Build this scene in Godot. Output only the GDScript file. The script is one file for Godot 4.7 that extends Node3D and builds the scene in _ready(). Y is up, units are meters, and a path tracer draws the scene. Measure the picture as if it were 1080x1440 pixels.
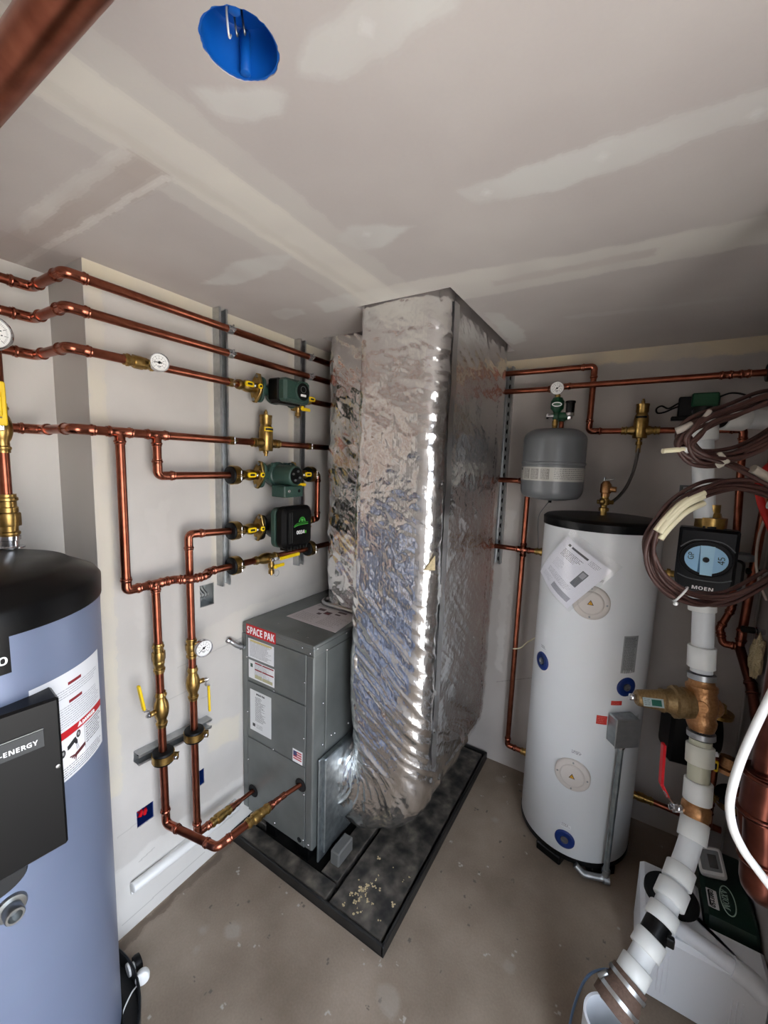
extends Node3D
# A small mechanical room: left wall at x = 0, back wall at z = 0, floor at y = 0, metres.


class Geo:
	var v := PackedVector3Array()
	var n := PackedVector3Array()
	var t := PackedVector2Array()
	var idx := PackedInt32Array()

	func vert(p: Vector3, nn: Vector3, uv := Vector2.ZERO) -> int:
		v.push_back(p)
		n.push_back(nn)
		t.push_back(uv)
		return v.size() - 1

	func tri(a: int, b: int, c: int) -> void:
		var g := (v[b] - v[a]).cross(v[c] - v[a])
		idx.push_back(a)
		if g.dot(n[a] + n[b] + n[c]) > 0.0:
			idx.push_back(c)
			idx.push_back(b)
		else:
			idx.push_back(b)
			idx.push_back(c)

	func quad(a: Vector3, b: Vector3, c: Vector3, d: Vector3, nn: Vector3, uv := Rect2(0, 0, 1, 1)) -> void:
		var i0 := vert(a, nn, uv.position + Vector2(0, uv.size.y))
		var i1 := vert(b, nn, uv.end)
		var i2 := vert(c, nn, uv.position + Vector2(uv.size.x, 0))
		var i3 := vert(d, nn, uv.position)
		tri(i0, i1, i2)
		tri(i0, i2, i3)

	func box(c: Vector3, s: Vector3, bev := 0.0, b := Basis.IDENTITY) -> Geo:
		var h := s * 0.5
		bev = minf(bev, minf(h.x, minf(h.y, h.z)) * 0.95)
		var cp := func(sx: float, sy: float, sz: float, axis: int) -> Vector3:
			var q := Vector3(h.x - bev, h.y - bev, h.z - bev)
			q[axis] = h[axis]
			return c + b * Vector3(q.x * sx, q.y * sy, q.z * sz)
		for a in 3:
			var a1 := (a + 1) % 3
			var a2 := (a + 2) % 3
			for s0 in [-1.0, 1.0]:
				var nn := Vector3.ZERO
				nn[a] = s0
				var p := []
				for e in [[-1.0, -1.0], [1.0, -1.0], [1.0, 1.0], [-1.0, 1.0]]:
					var k := Vector3.ZERO
					k[a] = s0
					k[a1] = e[0]
					k[a2] = e[1]
					p.append(cp.call(k.x, k.y, k.z, a))
				quad(p[0], p[1], p[2], p[3], b * nn)
				if bev > 0.0:
					for s1 in [-1.0, 1.0]:
						var k0 := Vector3.ZERO
						k0[a] = s0
						k0[a1] = s1
						var k1 := k0
						k0[a2] = -1.0
						k1[a2] = 1.0
						quad(cp.call(k0.x, k0.y, k0.z, a), cp.call(k1.x, k1.y, k1.z, a), cp.call(k1.x, k1.y, k1.z, a1), cp.call(k0.x, k0.y, k0.z, a1), b * (Vector3(k0.x, k0.y, k0.z) + Vector3(k1.x, k1.y, k1.z)).normalized())
		if bev > 0.0:
			for sx in [-1.0, 1.0]:
				for sy in [-1.0, 1.0]:
					for sz in [-1.0, 1.0]:
						var nn := b * Vector3(sx, sy, sz).normalized()
						tri(vert(cp.call(sx, sy, sz, 0), nn), vert(cp.call(sx, sy, sz, 1), nn), vert(cp.call(sx, sy, sz, 2), nn))
		return self

	static func along(p: Vector3, dir: Vector3, ref := Vector3(0.137, 0.31, 0.94)) -> Transform3D:
		var y := dir.normalized()
		var x := y.cross(ref).normalized()
		return Transform3D(Basis(x, y, x.cross(y)), p)

	# a profile of (radius, height) pairs turned round the y axis of xf
	func lathe(xf: Transform3D, prof: Array, seg := 20, a0 := 0.0, a1 := TAU) -> Geo:
		var m := prof.size()
		var sn := []
		for k in m - 1:
			var d := Vector2(prof[k + 1][0] - prof[k][0], prof[k + 1][1] - prof[k][1])
			sn.append(Vector2(d.y, -d.x).normalized())
		var run := 0.0
		for k in m - 1:
			var n0: Vector2 = sn[k]
			var n1: Vector2 = sn[k]
			if k > 0 and sn[k - 1].dot(sn[k]) > 0.7:
				n0 = (sn[k - 1] + sn[k]).normalized()
			if k < m - 2 and sn[k + 1].dot(sn[k]) > 0.7:
				n1 = (sn[k + 1] + sn[k]).normalized()
			var len := Vector2(prof[k + 1][0] - prof[k][0], prof[k + 1][1] - prof[k][1]).length()
			if len < 1e-6:
				continue
			var base := v.size()
			for j in seg + 1:
				var a := lerpf(a0, a1, float(j) / seg)
				var r := Vector3(cos(a), 0, sin(a))
				vert(xf * (r * float(prof[k][0]) + Vector3(0, prof[k][1], 0)), (xf.basis * (r * n0.x + Vector3(0, n0.y, 0))).normalized(), Vector2(float(j) / seg, run))
				vert(xf * (r * float(prof[k + 1][0]) + Vector3(0, prof[k + 1][1], 0)), (xf.basis * (r * n1.x + Vector3(0, n1.y, 0))).normalized(), Vector2(float(j) / seg, run + len))
			run += len
			for j in seg:
				var q := base + j * 2
				tri(q, q + 1, q + 3)
				tri(q, q + 3, q + 2)
		return self

	func cyl(p: Vector3, q: Vector3, r: float, seg := 16, bev := 0.0) -> Geo:
		var l := p.distance_to(q)
		var prof := [[0.0, 0.0], [r - bev, 0.0], [r, bev], [r, l - bev], [r - bev, l], [0.0, l]]
		return lathe(along(p, q - p), prof, seg)

	func ball(p: Vector3, r: float, sy := 1.0, seg := 14) -> Geo:
		var prof := []
		for k in 9:
			var a := PI * k / 8.0 - PI / 2
			prof.append([maxf(cos(a), 0.0) * r, sin(a) * r * sy])
		return lathe(Transform3D(Basis.IDENTITY, p), prof, seg)

	func tube(path: PackedVector3Array, r: float, seg := 12, closed := false, radii := PackedFloat32Array()) -> Geo:
		var m := path.size()
		var side := Vector3.ZERO
		var base := v.size()
		var run := 0.0
		for k in m:
			var d: Vector3
			if closed:
				d = path[(k + 1) % m] - path[(k - 1 + m) % m]
			else:
				d = path[mini(k + 1, m - 1)] - path[maxi(k - 1, 0)]
			d = d.normalized()
			if side == Vector3.ZERO:
				side = d.cross(Vector3(0.137, 0.31, 0.94)).normalized()
			side = (side - d * side.dot(d)).normalized()
			var up := d.cross(side)
			var rr := radii[k] if radii.size() else r
			if k > 0:
				run += path[k].distance_to(path[k - 1])
			for j in seg + 1:
				var a := TAU * j / seg
				var nn := side * cos(a) + up * sin(a)
				vert(path[k] + nn * rr, nn, Vector2(float(j) / seg, run))
		var rings := m if closed else m - 1
		for k in rings:
			for j in seg:
				var a := base + k * (seg + 1) + j
				var b := base + ((k + 1) % m) * (seg + 1) + j
				tri(a, a + 1, b + 1)
				tri(a, b + 1, b)
		if not closed:
			for e in [0, m - 1]:
				var nn := (path[0] - path[1]).normalized() if e == 0 else (path[m - 1] - path[m - 2]).normalized()
				var cen := vert(path[e], nn)
				var ring := []
				for j in seg + 1:
					ring.append(vert(v[base + e * (seg + 1) + j], nn))
				for j in seg:
					tri(cen, ring[j], ring[j + 1])
		return self

	# a polygon in the xy plane of xf, pushed along its z by +-depth / 2
	func extrude(poly: PackedVector2Array, depth: float, xf: Transform3D, bev := 0.0) -> Geo:
		var m := poly.size()
		var cw := Geometry2D.is_polygon_clockwise(poly)
		var en := []
		for k in m:
			var d := (poly[(k + 1) % m] - poly[k]).normalized()
			en.append(Vector2(-d.y, d.x) if cw else Vector2(d.y, -d.x))
		var inner := PackedVector2Array()
		for k in m:
			var a: Vector2 = en[(k - 1 + m) % m]
			var b: Vector2 = en[k]
			inner.push_back(poly[k] - (a + b) / maxf(1.0 + a.dot(b), 0.3) * bev)
		var h := depth * 0.5
		var tris := Geometry2D.triangulate_polygon(poly)
		var lo := Vector2(1e9, 1e9)
		var hi := -lo
		for q in poly:
			lo = lo.min(q)
			hi = hi.max(q)
		for s in [-1.0, 1.0]:
			var nn: Vector3 = xf.basis * Vector3(0, 0, s)
			var base := v.size()
			for q in inner:
				vert(xf * Vector3(q.x, q.y, h * s), nn, Vector2((q.x - lo.x) / (hi.x - lo.x), (hi.y - q.y) / (hi.y - lo.y)))
			for k in range(0, tris.size(), 3):
				tri(base + tris[k], base + tris[k + 1], base + tris[k + 2])
		for k in m:
			var k2 := (k + 1) % m
			var e: Vector2 = en[k]
			var ea: Vector2 = en[(k - 1 + m) % m]
			var eb: Vector2 = en[k2]
			var na := (e + ea).normalized() if e.dot(ea) > 0.75 else e
			var nb := (e + eb).normalized() if e.dot(eb) > 0.75 else e
			var rows := [[poly, -h + bev, 0.0], [poly, h - bev, 0.0]]
			if bev > 0.0:
				rows = [[inner, -h, -0.7], [poly, -h + bev, -0.7], [poly, -h + bev, 0.0], [poly, h - bev, 0.0], [poly, h - bev, 0.7], [inner, h, 0.7]]
			for q in range(0, rows.size(), 2):
				var base := v.size()
				for w in 2:
					var row: Array = rows[q + w]
					var z: float = row[1]
					var nz: float = row[2]
					vert(xf * Vector3(row[0][k].x, row[0][k].y, z), (xf.basis * Vector3(na.x, na.y, nz)).normalized())
					vert(xf * Vector3(row[0][k2].x, row[0][k2].y, z), (xf.basis * Vector3(nb.x, nb.y, nz)).normalized())
				tri(base, base + 1, base + 3)
				tri(base, base + 3, base + 2)
		return self

	# a grid of points; outward normals from the grid itself, turned so that they point away from the inside
	func grid(pts: PackedVector3Array, nu: int, nv: int, wrap_u: bool, uvs: PackedVector2Array, flip := 1.0) -> Geo:
		var base := v.size()
		for j in nv:
			for i in nu:
				var il := i - 1
				var ir := i + 1
				if wrap_u:
					if il < 0:
						il = nu - 2
					if ir > nu - 1:
						ir = 1
				else:
					il = maxi(il, 0)
					ir = mini(ir, nu - 1)
				var du := pts[j * nu + ir] - pts[j * nu + il]
				var dv := pts[mini(j + 1, nv - 1) * nu + i] - pts[maxi(j - 1, 0) * nu + i]
				vert(pts[j * nu + i], du.cross(dv).normalized() * flip, uvs[j * nu + i])
		for j in nv - 1:
			for i in nu - 1:
				var a := base + j * nu + i
				tri(a, a + 1, a + nu + 1)
				tri(a, a + nu + 1, a + nu)
		return self

	func patch(c: Vector3, r: float, a0: float, a1: float, y0: float, y1: float, seg := 16) -> Geo:
		# part of an upright cylinder's skin, angles in degrees from +z towards +x
		var base := v.size()
		for j in seg + 1:
			var a: float = deg_to_rad(lerpf(a0, a1, float(j) / seg))
			var d := Vector3(sin(a), 0, cos(a))
			vert(c + d * r + Vector3(0, y1, 0), d, Vector2(float(j) / seg, 0))
			vert(c + d * r + Vector3(0, y0, 0), d, Vector2(float(j) / seg, 1))
		for j in seg:
			var q := base + j * 2
			tri(q, q + 1, q + 3)
			tri(q, q + 3, q + 2)
		return self

	func mesh(shift := Vector3.ZERO) -> ArrayMesh:
		var vv := v.duplicate()
		if shift != Vector3.ZERO:
			for k in vv.size():
				vv[k] -= shift
		var arr := []
		arr.resize(Mesh.ARRAY_MAX)
		arr[Mesh.ARRAY_VERTEX] = vv
		arr[Mesh.ARRAY_NORMAL] = n
		arr[Mesh.ARRAY_TEX_UV] = t
		arr[Mesh.ARRAY_INDEX] = idx
		var am := ArrayMesh.new()
		am.add_surface_from_arrays(Mesh.PRIMITIVE_TRIANGLES, arr)
		return am


var M := {}
var used := {}
var base_of := {}
const R1 := 0.0143


func numbered(called: String) -> String:
	var k: int = used.get(called, 0)
	used[called] = k + 1
	return called if k == 0 else "%s_%03d" % [called, k]


func thing(called: String, label: String, category: String, at := Vector3.ZERO, group := "") -> Node3D:
	var o := Node3D.new()
	o.name = numbered(called)
	o.position = at
	add_child(o, true)
	base_of[o] = at
	tag(o, label, category, group)
	return o


func tag(o: Node3D, label: String, category: String, group := "") -> void:
	o.set_meta("label", label)
	o.set_meta("category", category)
	if group:
		o.set_meta("group", group)


func part(o: Node3D, called: String, g: Geo, m: Material, label := "") -> MeshInstance3D:
	var k := MeshInstance3D.new()
	var c: int = 0
	for ch in o.get_children():
		if ch.get_meta("plain", "") == called:
			c += 1
	k.name = called if c == 0 else "%s_%03d" % [called, c]
	k.set_meta("plain", called)
	k.mesh = g.mesh(base_of[o])
	k.material_override = m
	o.add_child(k, true)
	base_of[k] = base_of[o]
	if label:
		k.set_meta("label", label)
	return k


func solid(called: String, g: Geo, m: Material, label: String, category: String, at: Vector3, group := "") -> MeshInstance3D:
	var k := MeshInstance3D.new()
	k.name = numbered(called)
	k.mesh = g.mesh(at)
	k.position = at
	k.material_override = m
	add_child(k, true)
	base_of[k] = at
	tag(k, label, category, group)
	return k


func struct(called: String, g: Geo, m: Material, label := "") -> MeshInstance3D:
	var k := MeshInstance3D.new()
	k.name = numbered(called)
	k.mesh = g.mesh()
	k.material_override = m
	add_child(k, true)
	base_of[k] = Vector3.ZERO
	k.set_meta("kind", "structure")
	if label:
		k.set_meta("label", label)
	return k


func words(o: Node3D, s: String, cap: float, at: Vector3, right: Vector3, up: Vector3, m: Material, font := "Droid Sans", bold := true, centre := true, stretch := 1.0) -> MeshInstance3D:
	var f := SystemFont.new()
	f.font_names = PackedStringArray([font])
	f.font_weight = 700 if bold else 400
	var tm := TextMesh.new()
	tm.font = f
	tm.text = s
	tm.font_size = 32
	tm.pixel_size = cap / (32.0 * 0.72)
	tm.depth = 0.0012
	tm.curve_step = 2.0
	tm.horizontal_alignment = HORIZONTAL_ALIGNMENT_CENTER if centre else HORIZONTAL_ALIGNMENT_LEFT
	var k := MeshInstance3D.new()
	var c := 0
	for ch in o.get_children():
		if ch.get_meta("plain", "") == "lettering":
			c += 1
	k.name = "lettering" if c == 0 else "lettering_%03d" % c
	k.set_meta("plain", "lettering")
	k.mesh = tm
	k.material_override = m
	var x := right.normalized()
	var y := (up - x * up.dot(x)).normalized()
	k.transform = Transform3D(Basis(x * stretch, y, x.cross(y)), at - base_of[o])
	o.add_child(k, true)
	base_of[k] = at
	return k


func rrect(w: float, h: float, r: float, k := 5) -> PackedVector2Array:
	var p := PackedVector2Array()
	for c in [[1, 1, 0.0], [-1, 1, PI / 2], [-1, -1, PI], [1, -1, PI * 1.5]]:
		for j in k + 1:
			var a: float = c[2] + PI / 2 * j / k
			p.push_back(Vector2(c[0] * (w / 2 - r) + cos(a) * r, c[1] * (h / 2 - r) + sin(a) * r))
	return p


func oval(w: float, h: float, k := 20) -> PackedVector2Array:
	var p := PackedVector2Array()
	for j in k:
		p.push_back(Vector2(cos(TAU * j / k) * w / 2, sin(TAU * j / k) * h / 2))
	return p


func fillet(pts: Array, r: float, k := 7) -> PackedVector3Array:
	var out := PackedVector3Array([pts[0]])
	for i in range(1, pts.size() - 1):
		var a: Vector3 = (pts[i - 1] - pts[i]).normalized()
		var b: Vector3 = (pts[i + 1] - pts[i]).normalized()
		var half := a.angle_to(b) / 2
		if half > 1.55:
			out.push_back(pts[i])
			continue
		var cut := minf(r / tan(half), minf(pts[i].distance_to(pts[i - 1]), pts[i].distance_to(pts[i + 1])) * 0.49)
		var rr := cut * tan(half)
		var c: Vector3 = pts[i] + (a + b).normalized() * (rr / sin(half))
		var p0: Vector3 = pts[i] + a * cut - c
		var p1: Vector3 = pts[i] + b * cut - c
		for j in k + 1:
			out.push_back(c + p0.slerp(p1, float(j) / k))
	out.push_back(pts[-1])
	return out


func smooth(pts: Array, k := 8) -> PackedVector3Array:
	var c := Curve3D.new()
	for i in pts.size():
		var tan_: Vector3 = (pts[mini(i + 1, pts.size() - 1)] - pts[maxi(i - 1, 0)]) / 6.0
		c.add_point(pts[i], -tan_, tan_)
	var out := PackedVector3Array()
	for i in pts.size() - 1:
		for j in k:
			out.push_back(c.sample(i, float(j) / k))
	out.push_back(pts[-1])
	return out


func facing(p: Vector3, z: Vector3, up := Vector3.UP) -> Transform3D:
	var zz := z.normalized()
	var x := up.cross(zz).normalized()
	return Transform3D(Basis(x, zz.cross(x), zz), p)


# ---- materials and textures -------------------------------------------------

func mat(color: Color, rough := 0.5, metal := 0.0) -> StandardMaterial3D:
	var m := StandardMaterial3D.new()
	m.albedo_color = color
	m.roughness = rough
	m.metallic = metal
	return m


func mottled(c0: Color, c1: Color, rough: float, metal: float, freq: float, scale: float, seed_ := 1, bump := 0.0) -> StandardMaterial3D:
	var f := FastNoiseLite.new()
	f.seed = seed_
	f.noise_type = FastNoiseLite.TYPE_SIMPLEX_SMOOTH
	f.frequency = freq
	f.fractal_octaves = 4
	var tx := NoiseTexture2D.new()
	tx.width = 256
	tx.height = 256
	tx.seamless = true
	tx.noise = f
	var g := Gradient.new()
	g.set_color(0, c0)
	g.set_color(1, c1)
	tx.color_ramp = g
	var m := mat(Color.WHITE, rough, metal)
	m.albedo_texture = tx
	m.uv1_triplanar = true
	m.uv1_scale = Vector3.ONE * scale
	if bump > 0.0:
		m.heightmap_enabled = true
		m.heightmap_scale = bump
		var th := NoiseTexture2D.new()
		th.width = 256
		th.height = 256
		th.seamless = true
		th.noise = f
		m.heightmap_texture = th
	return m


func pic(im: Image, rough := 0.6, metal := 0.0) -> StandardMaterial3D:
	var m := mat(Color.WHITE, rough, metal)
	m.albedo_texture = ImageTexture.create_from_image(im)
	return m


func blank(w: int, h: int, c: Color) -> Image:
	var im := Image.create(w, h, false, Image.FORMAT_RGB8)
	im.fill(c)
	return im


func lines(im: Image, x0: int, y0: int, x1: int, y1: int, step: int, thick: int, c: Color, rng: RandomNumberGenerator, ragged := 0.3) -> void:
	# rows of small dark dashes: print too fine to read
	var y := y0
	while y + thick <= y1:
		var x := x0
		var stop := x1 - int((x1 - x0) * rng.randf() * ragged)
		while x < stop:
			var w := rng.randi_range(3, 12)
			im.fill_rect(Rect2i(x, y, mini(w, maxi(stop - x, 1)), thick), c)
			x += w + rng.randi_range(2, 4)
		y += step


func stroke(im: Image, a: Vector2, b: Vector2, w: float, c: Color) -> void:
	var k := int(a.distance_to(b) * 2) + 1
	for j in k + 1:
		var q := a.lerp(b, float(j) / k)
		im.fill_rect(Rect2i(int(q.x - w / 2), int(q.y - w / 2), maxi(int(w), 1), maxi(int(w), 1)), c)


func noise(freq: float, seed_: int, ridged := false, oct := 4) -> FastNoiseLite:
	var f := FastNoiseLite.new()
	f.seed = seed_
	f.frequency = freq
	f.noise_type = FastNoiseLite.TYPE_SIMPLEX_SMOOTH
	f.fractal_octaves = oct
	f.fractal_type = FastNoiseLite.FRACTAL_RIDGED if ridged else FastNoiseLite.FRACTAL_FBM
	return f


func ground_image(w: int, h: int, c0: Color, c1: Color, freq: float, seed_: int, fine := 0.25) -> Image:
	# two layers of noise between two colours, as raw bytes
	var a := noise(freq, seed_).get_image(w, h)
	var b := noise(0.35, seed_ + 7, false, 2).get_image(w, h)
	a.convert(Image.FORMAT_L8)
	b.convert(Image.FORMAT_L8)
	var da := a.get_data()
	var db := b.get_data()
	var out := PackedByteArray()
	out.resize(w * h * 3)
	for k in w * h:
		var s := (da[k] * (1.0 - fine) + db[k] * fine) / 255.0
		out[k * 3] = int(255.0 * lerpf(c0.r, c1.r, s))
		out[k * 3 + 1] = int(255.0 * lerpf(c0.g, c1.g, s))
		out[k * 3 + 2] = int(255.0 * lerpf(c0.b, c1.b, s))
	return Image.create_from_data(w, h, false, Image.FORMAT_RGB8, out)


func daub(im: Image, org: Vector2, ppm: float, poly: Array, c: Color, a: float, seed_: int, rough := 0.012) -> void:
	# a patch of one colour, mostly joint compound: a polygon in metres with a ragged, soft edge
	var pp := PackedVector2Array()
	var lo := Vector2(1e9, 1e9)
	var hi := -lo
	for q in poly:
		var r: Vector2 = (Vector2(q[0], q[1]) - org) * ppm
		pp.push_back(r)
		lo = lo.min(r)
		hi = hi.max(r)
	var f := noise(0.03, seed_, false, 3)
	var g := noise(0.012, seed_ + 3, false, 2)
	var x0 := maxi(int(lo.x) - 4, 0)
	var x1 := mini(int(hi.x) + 5, im.get_width())
	var y0 := maxi(int(lo.y) - 4, 0)
	var y1 := mini(int(hi.y) + 5, im.get_height())
	for y in range(y0, y1):
		for x in range(x0, x1):
			var q := Vector2(x, y)
			var j := Vector2(f.get_noise_2d(x, y), f.get_noise_2d(x + 500, y)) * rough * ppm
			var s := 0.0
			for e in [Vector2.ZERO, Vector2(2.5, 0), Vector2(-2.5, 0), Vector2(0, 2.5), Vector2(0, -2.5)]:
				if Geometry2D.is_point_in_polygon(q + j + e, pp):
					s += 0.2
			if s > 0.0:
				im.set_pixel(x, y, im.get_pixel(x, y).lerp(c, s * a * clampf(0.85 + g.get_noise_2d(x, y) * 0.5, 0.0, 1.0)))


func slab(g: Geo, o: Vector3, u: Vector3, v: Vector3, size: Vector2, holes: Array, depth: float) -> Geo:
	# a board of some thickness with its face at o, cut by square holes (Rect2 in metres on the face)
	var nn := u.cross(v).normalized()
	var us := [0.0, size.x]
	var vs := [0.0, size.y]
	for h in holes:
		us.append_array([h.position.x, h.end.x])
		vs.append_array([h.position.y, h.end.y])
	us.sort()
	vs.sort()
	var at := func(a: float, b: float, d: float) -> Vector3: return o + u * a + v * b - nn * d
	for i in us.size() - 1:
		for j in vs.size() - 1:
			var a0: float = us[i]
			var a1: float = us[i + 1]
			var b0: float = vs[j]
			var b1: float = vs[j + 1]
			if a1 - a0 < 1e-5 or b1 - b0 < 1e-5:
				continue
			var inside := false
			for h in holes:
				inside = inside or h.has_point(Vector2((a0 + a1) / 2, (b0 + b1) / 2))
			if not inside:
				g.quad(at.call(a0, b0, 0), at.call(a1, b0, 0), at.call(a1, b1, 0), at.call(a0, b1, 0), nn, Rect2(a0 / size.x, 1.0 - b1 / size.y, (a1 - a0) / size.x, (b1 - b0) / size.y))
	g.quad(at.call(0, 0, depth), at.call(size.x, 0, depth), at.call(size.x, size.y, depth), at.call(0, size.y, depth), -nn)
	var rims := [[0.0, 0.0, size.x, size.y, 1.0, depth]]
	for h in holes:
		rims.append([h.position.x, h.position.y, h.end.x, h.end.y, -1.0, 0.07])
	for r in rims:
		var a0: float = r[0]
		var b0: float = r[1]
		var a1: float = r[2]
		var b1: float = r[3]
		var d: float = r[5]
		var tiny := Rect2(0.5, 0.5, 0.01, 0.01)
		g.quad(at.call(a0, b0, 0), at.call(a0, b1, 0), at.call(a0, b1, d), at.call(a0, b0, d), -u * r[4], tiny)
		g.quad(at.call(a1, b0, 0), at.call(a1, b1, 0), at.call(a1, b1, d), at.call(a1, b0, d), u * r[4], tiny)
		g.quad(at.call(a0, b0, 0), at.call(a1, b0, 0), at.call(a1, b0, d), at.call(a0, b0, d), -v * r[4], tiny)
		g.quad(at.call(a0, b1, 0), at.call(a1, b1, 0), at.call(a1, b1, d), at.call(a0, b1, d), v * r[4], tiny)
	return g


func _ready() -> void:
	var cam := Camera3D.new()
	cam.name = "camera"
	cam.position = Vector3(1.5122, 1.8432, 2.3966)
	cam.rotation = Vector3(-0.12117, 0.55093, 0.03364)
	cam.fov = 103.27
	cam.near = 0.02
	add_child(cam)
	var sky := Sky.new()
	var sm := ProceduralSkyMaterial.new()
	sm.sky_top_color = Color(0.88, 0.925, 0.985)
	sm.sky_horizon_color = Color(0.95, 0.965, 1.0)
	sm.ground_horizon_color = Color(0.72, 0.72, 0.72)
	sm.ground_bottom_color = Color(0.55, 0.54, 0.52)
	sm.sky_energy_multiplier = 2.1
	sm.ground_energy_multiplier = 1.0
	sky.sky_material = sm
	var env := Environment.new()
	env.background_mode = Environment.BG_SKY
	env.sky = sky
	env.tonemap_mode = Environment.TONE_MAPPER_LINEAR
	env.tonemap_exposure = 1.72
	env.sdfgi_enabled = true
	env.ssao_enabled = true
	env.ssil_enabled = true
	# sun added behind the building: concrete lit outside bounces warm light to the ceiling
	var sun := DirectionalLight3D.new()
	sun.name = "sun"
	sun.rotation = Vector3(deg_to_rad(-62.0), -PI / 2 + 0.2, 0)
	sun.light_color = Color(1.0, 0.965, 0.93)
	sun.light_energy = 6.0
	sun.light_angular_distance = 0.6
	sun.shadow_enabled = true
	add_child(sun)
	var we := WorldEnvironment.new()
	we.name = "world_environment"
	we.environment = env
	add_child(we)
	materials()
	setting()
	foil_ducts()
	cabinet()
	white_tank()
	left_tank()
	left_pipes()
	left_fittings()
	back_pipes()
	service_pipe()
	right_things()


func materials() -> void:
	M.copper = mottled(Color(0.66, 0.40, 0.31), Color(0.50, 0.27, 0.205), 0.30, 1.0, 0.02, 3.0, 3)
	M.fitting = mottled(Color(0.72, 0.45, 0.36), Color(0.56, 0.32, 0.25), 0.26, 1.0, 0.02, 5.0, 4)
	M.brass = mottled(Color(0.74, 0.62, 0.38), Color(0.58, 0.46, 0.26), 0.33, 1.0, 0.03, 6.0, 5)
	M.bronze = mottled(Color(0.80, 0.62, 0.44), Color(0.64, 0.45, 0.30), 0.42, 1.0, 0.05, 8.0, 6, 0.08)
	M.chrome = mat(Color(0.83, 0.83, 0.84), 0.18, 1.0)
	M.zinc = mottled(Color(0.74, 0.75, 0.75), Color(0.66, 0.67, 0.68), 0.36, 0.9, 0.02, 5.0, 8)
	M.galv = mottled(Color(0.70, 0.73, 0.74), Color(0.55, 0.58, 0.59), 0.40, 0.95, 0.03, 3.0, 9)
	M.cabinet = mottled(Color(0.50, 0.515, 0.51), Color(0.44, 0.455, 0.45), 0.42, 0.55, 0.012, 1.5, 10)
	M.rubber = mat(Color(0.03, 0.03, 0.03), 0.5)
	M.rubber.metallic_specular = 0.35
	M.black = mat(Color(0.03, 0.03, 0.033), 0.38)
	M.black.metallic_specular = 0.35
	M.dark = mat(Color(0.03, 0.03, 0.03), 0.9)
	M.yellow = mat(Color(0.95, 0.80, 0.04), 0.45)
	M.red = mat(Color(0.80, 0.07, 0.13), 0.4)
	M.green = mottled(Color(0.20, 0.31, 0.275), Color(0.17, 0.265, 0.235), 0.45, 0.0, 0.05, 6.0, 12)
	M.poly_green = mat(Color(0.05, 0.18, 0.14), 0.4)
	M.valve_green = mat(Color(0.02, 0.25, 0.14), 0.4)
	M.white = mat(Color(0.90, 0.90, 0.89), 0.4)
	M.enamel = mottled(Color(0.93, 0.94, 0.945), Color(0.91, 0.92, 0.925), 0.27, 0.0, 0.01, 1.0, 13)
	M.pvc = mat(Color(0.86, 0.875, 0.88), 0.35)
	M.pvc.clearcoat_enabled = true
	M.pvc.clearcoat = 0.3
	M.sleeve = mat(Color(0.90, 0.91, 0.90), 0.33)
	M.poly = mat(Color(0.90, 0.915, 0.935), 0.42)
	M.blue = mat(Color(0.03, 0.16, 0.42), 0.4)
	M.box_blue = mat(Color(0.02, 0.36, 0.72), 0.45)
	M.grey = mat(Color(0.42, 0.43, 0.44), 0.33)
	M.tank_grey = mottled(Color(0.50, 0.545, 0.65), Color(0.48, 0.525, 0.63), 0.38, 0.35, 0.01, 1.0, 14)
	M.paper = mat(Color(0.86, 0.86, 0.87), 0.7)
	M.steel = mat(Color(0.62, 0.63, 0.63), 0.35, 1.0)
	M.ink = mat(Color(0.04, 0.04, 0.05), 0.7)
	M.label_white = mat(Color(0.95, 0.95, 0.95), 0.5)
	M.cable = mat(Color(0.30, 0.20, 0.18), 0.42)
	M.pex = mat(Color(0.80, 0.12, 0.10), 0.4)
	M.rust = mottled(Color(0.45, 0.36, 0.31), Color(0.33, 0.26, 0.22), 0.75, 0.1, 0.05, 8.0, 15, 0.1)
	M.foam = mottled(Color(0.86, 0.81, 0.66), Color(0.70, 0.62, 0.46), 0.9, 0.0, 0.06, 9.0, 16, 0.4)
	M.cream = mat(Color(0.90, 0.87, 0.74), 0.7)
	M.pan = mottled(Color(0.05, 0.05, 0.052), Color(0.15, 0.145, 0.135), 0.5, 0.0, 0.012, 2.0, 17, 0.05)
	M.copper_dark_shade = mottled(Color(0.44, 0.26, 0.215), Color(0.32, 0.18, 0.15), 0.3, 1.0, 0.02, 3.0, 19)  # dark reflections put into the copper colour; also the dark corner branch
	M.board = mottled(Color(0.06, 0.06, 0.06), Color(0.46, 0.43, 0.39), 0.55, 0.0, 0.015, 2.5, 18, 0.1)


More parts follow.
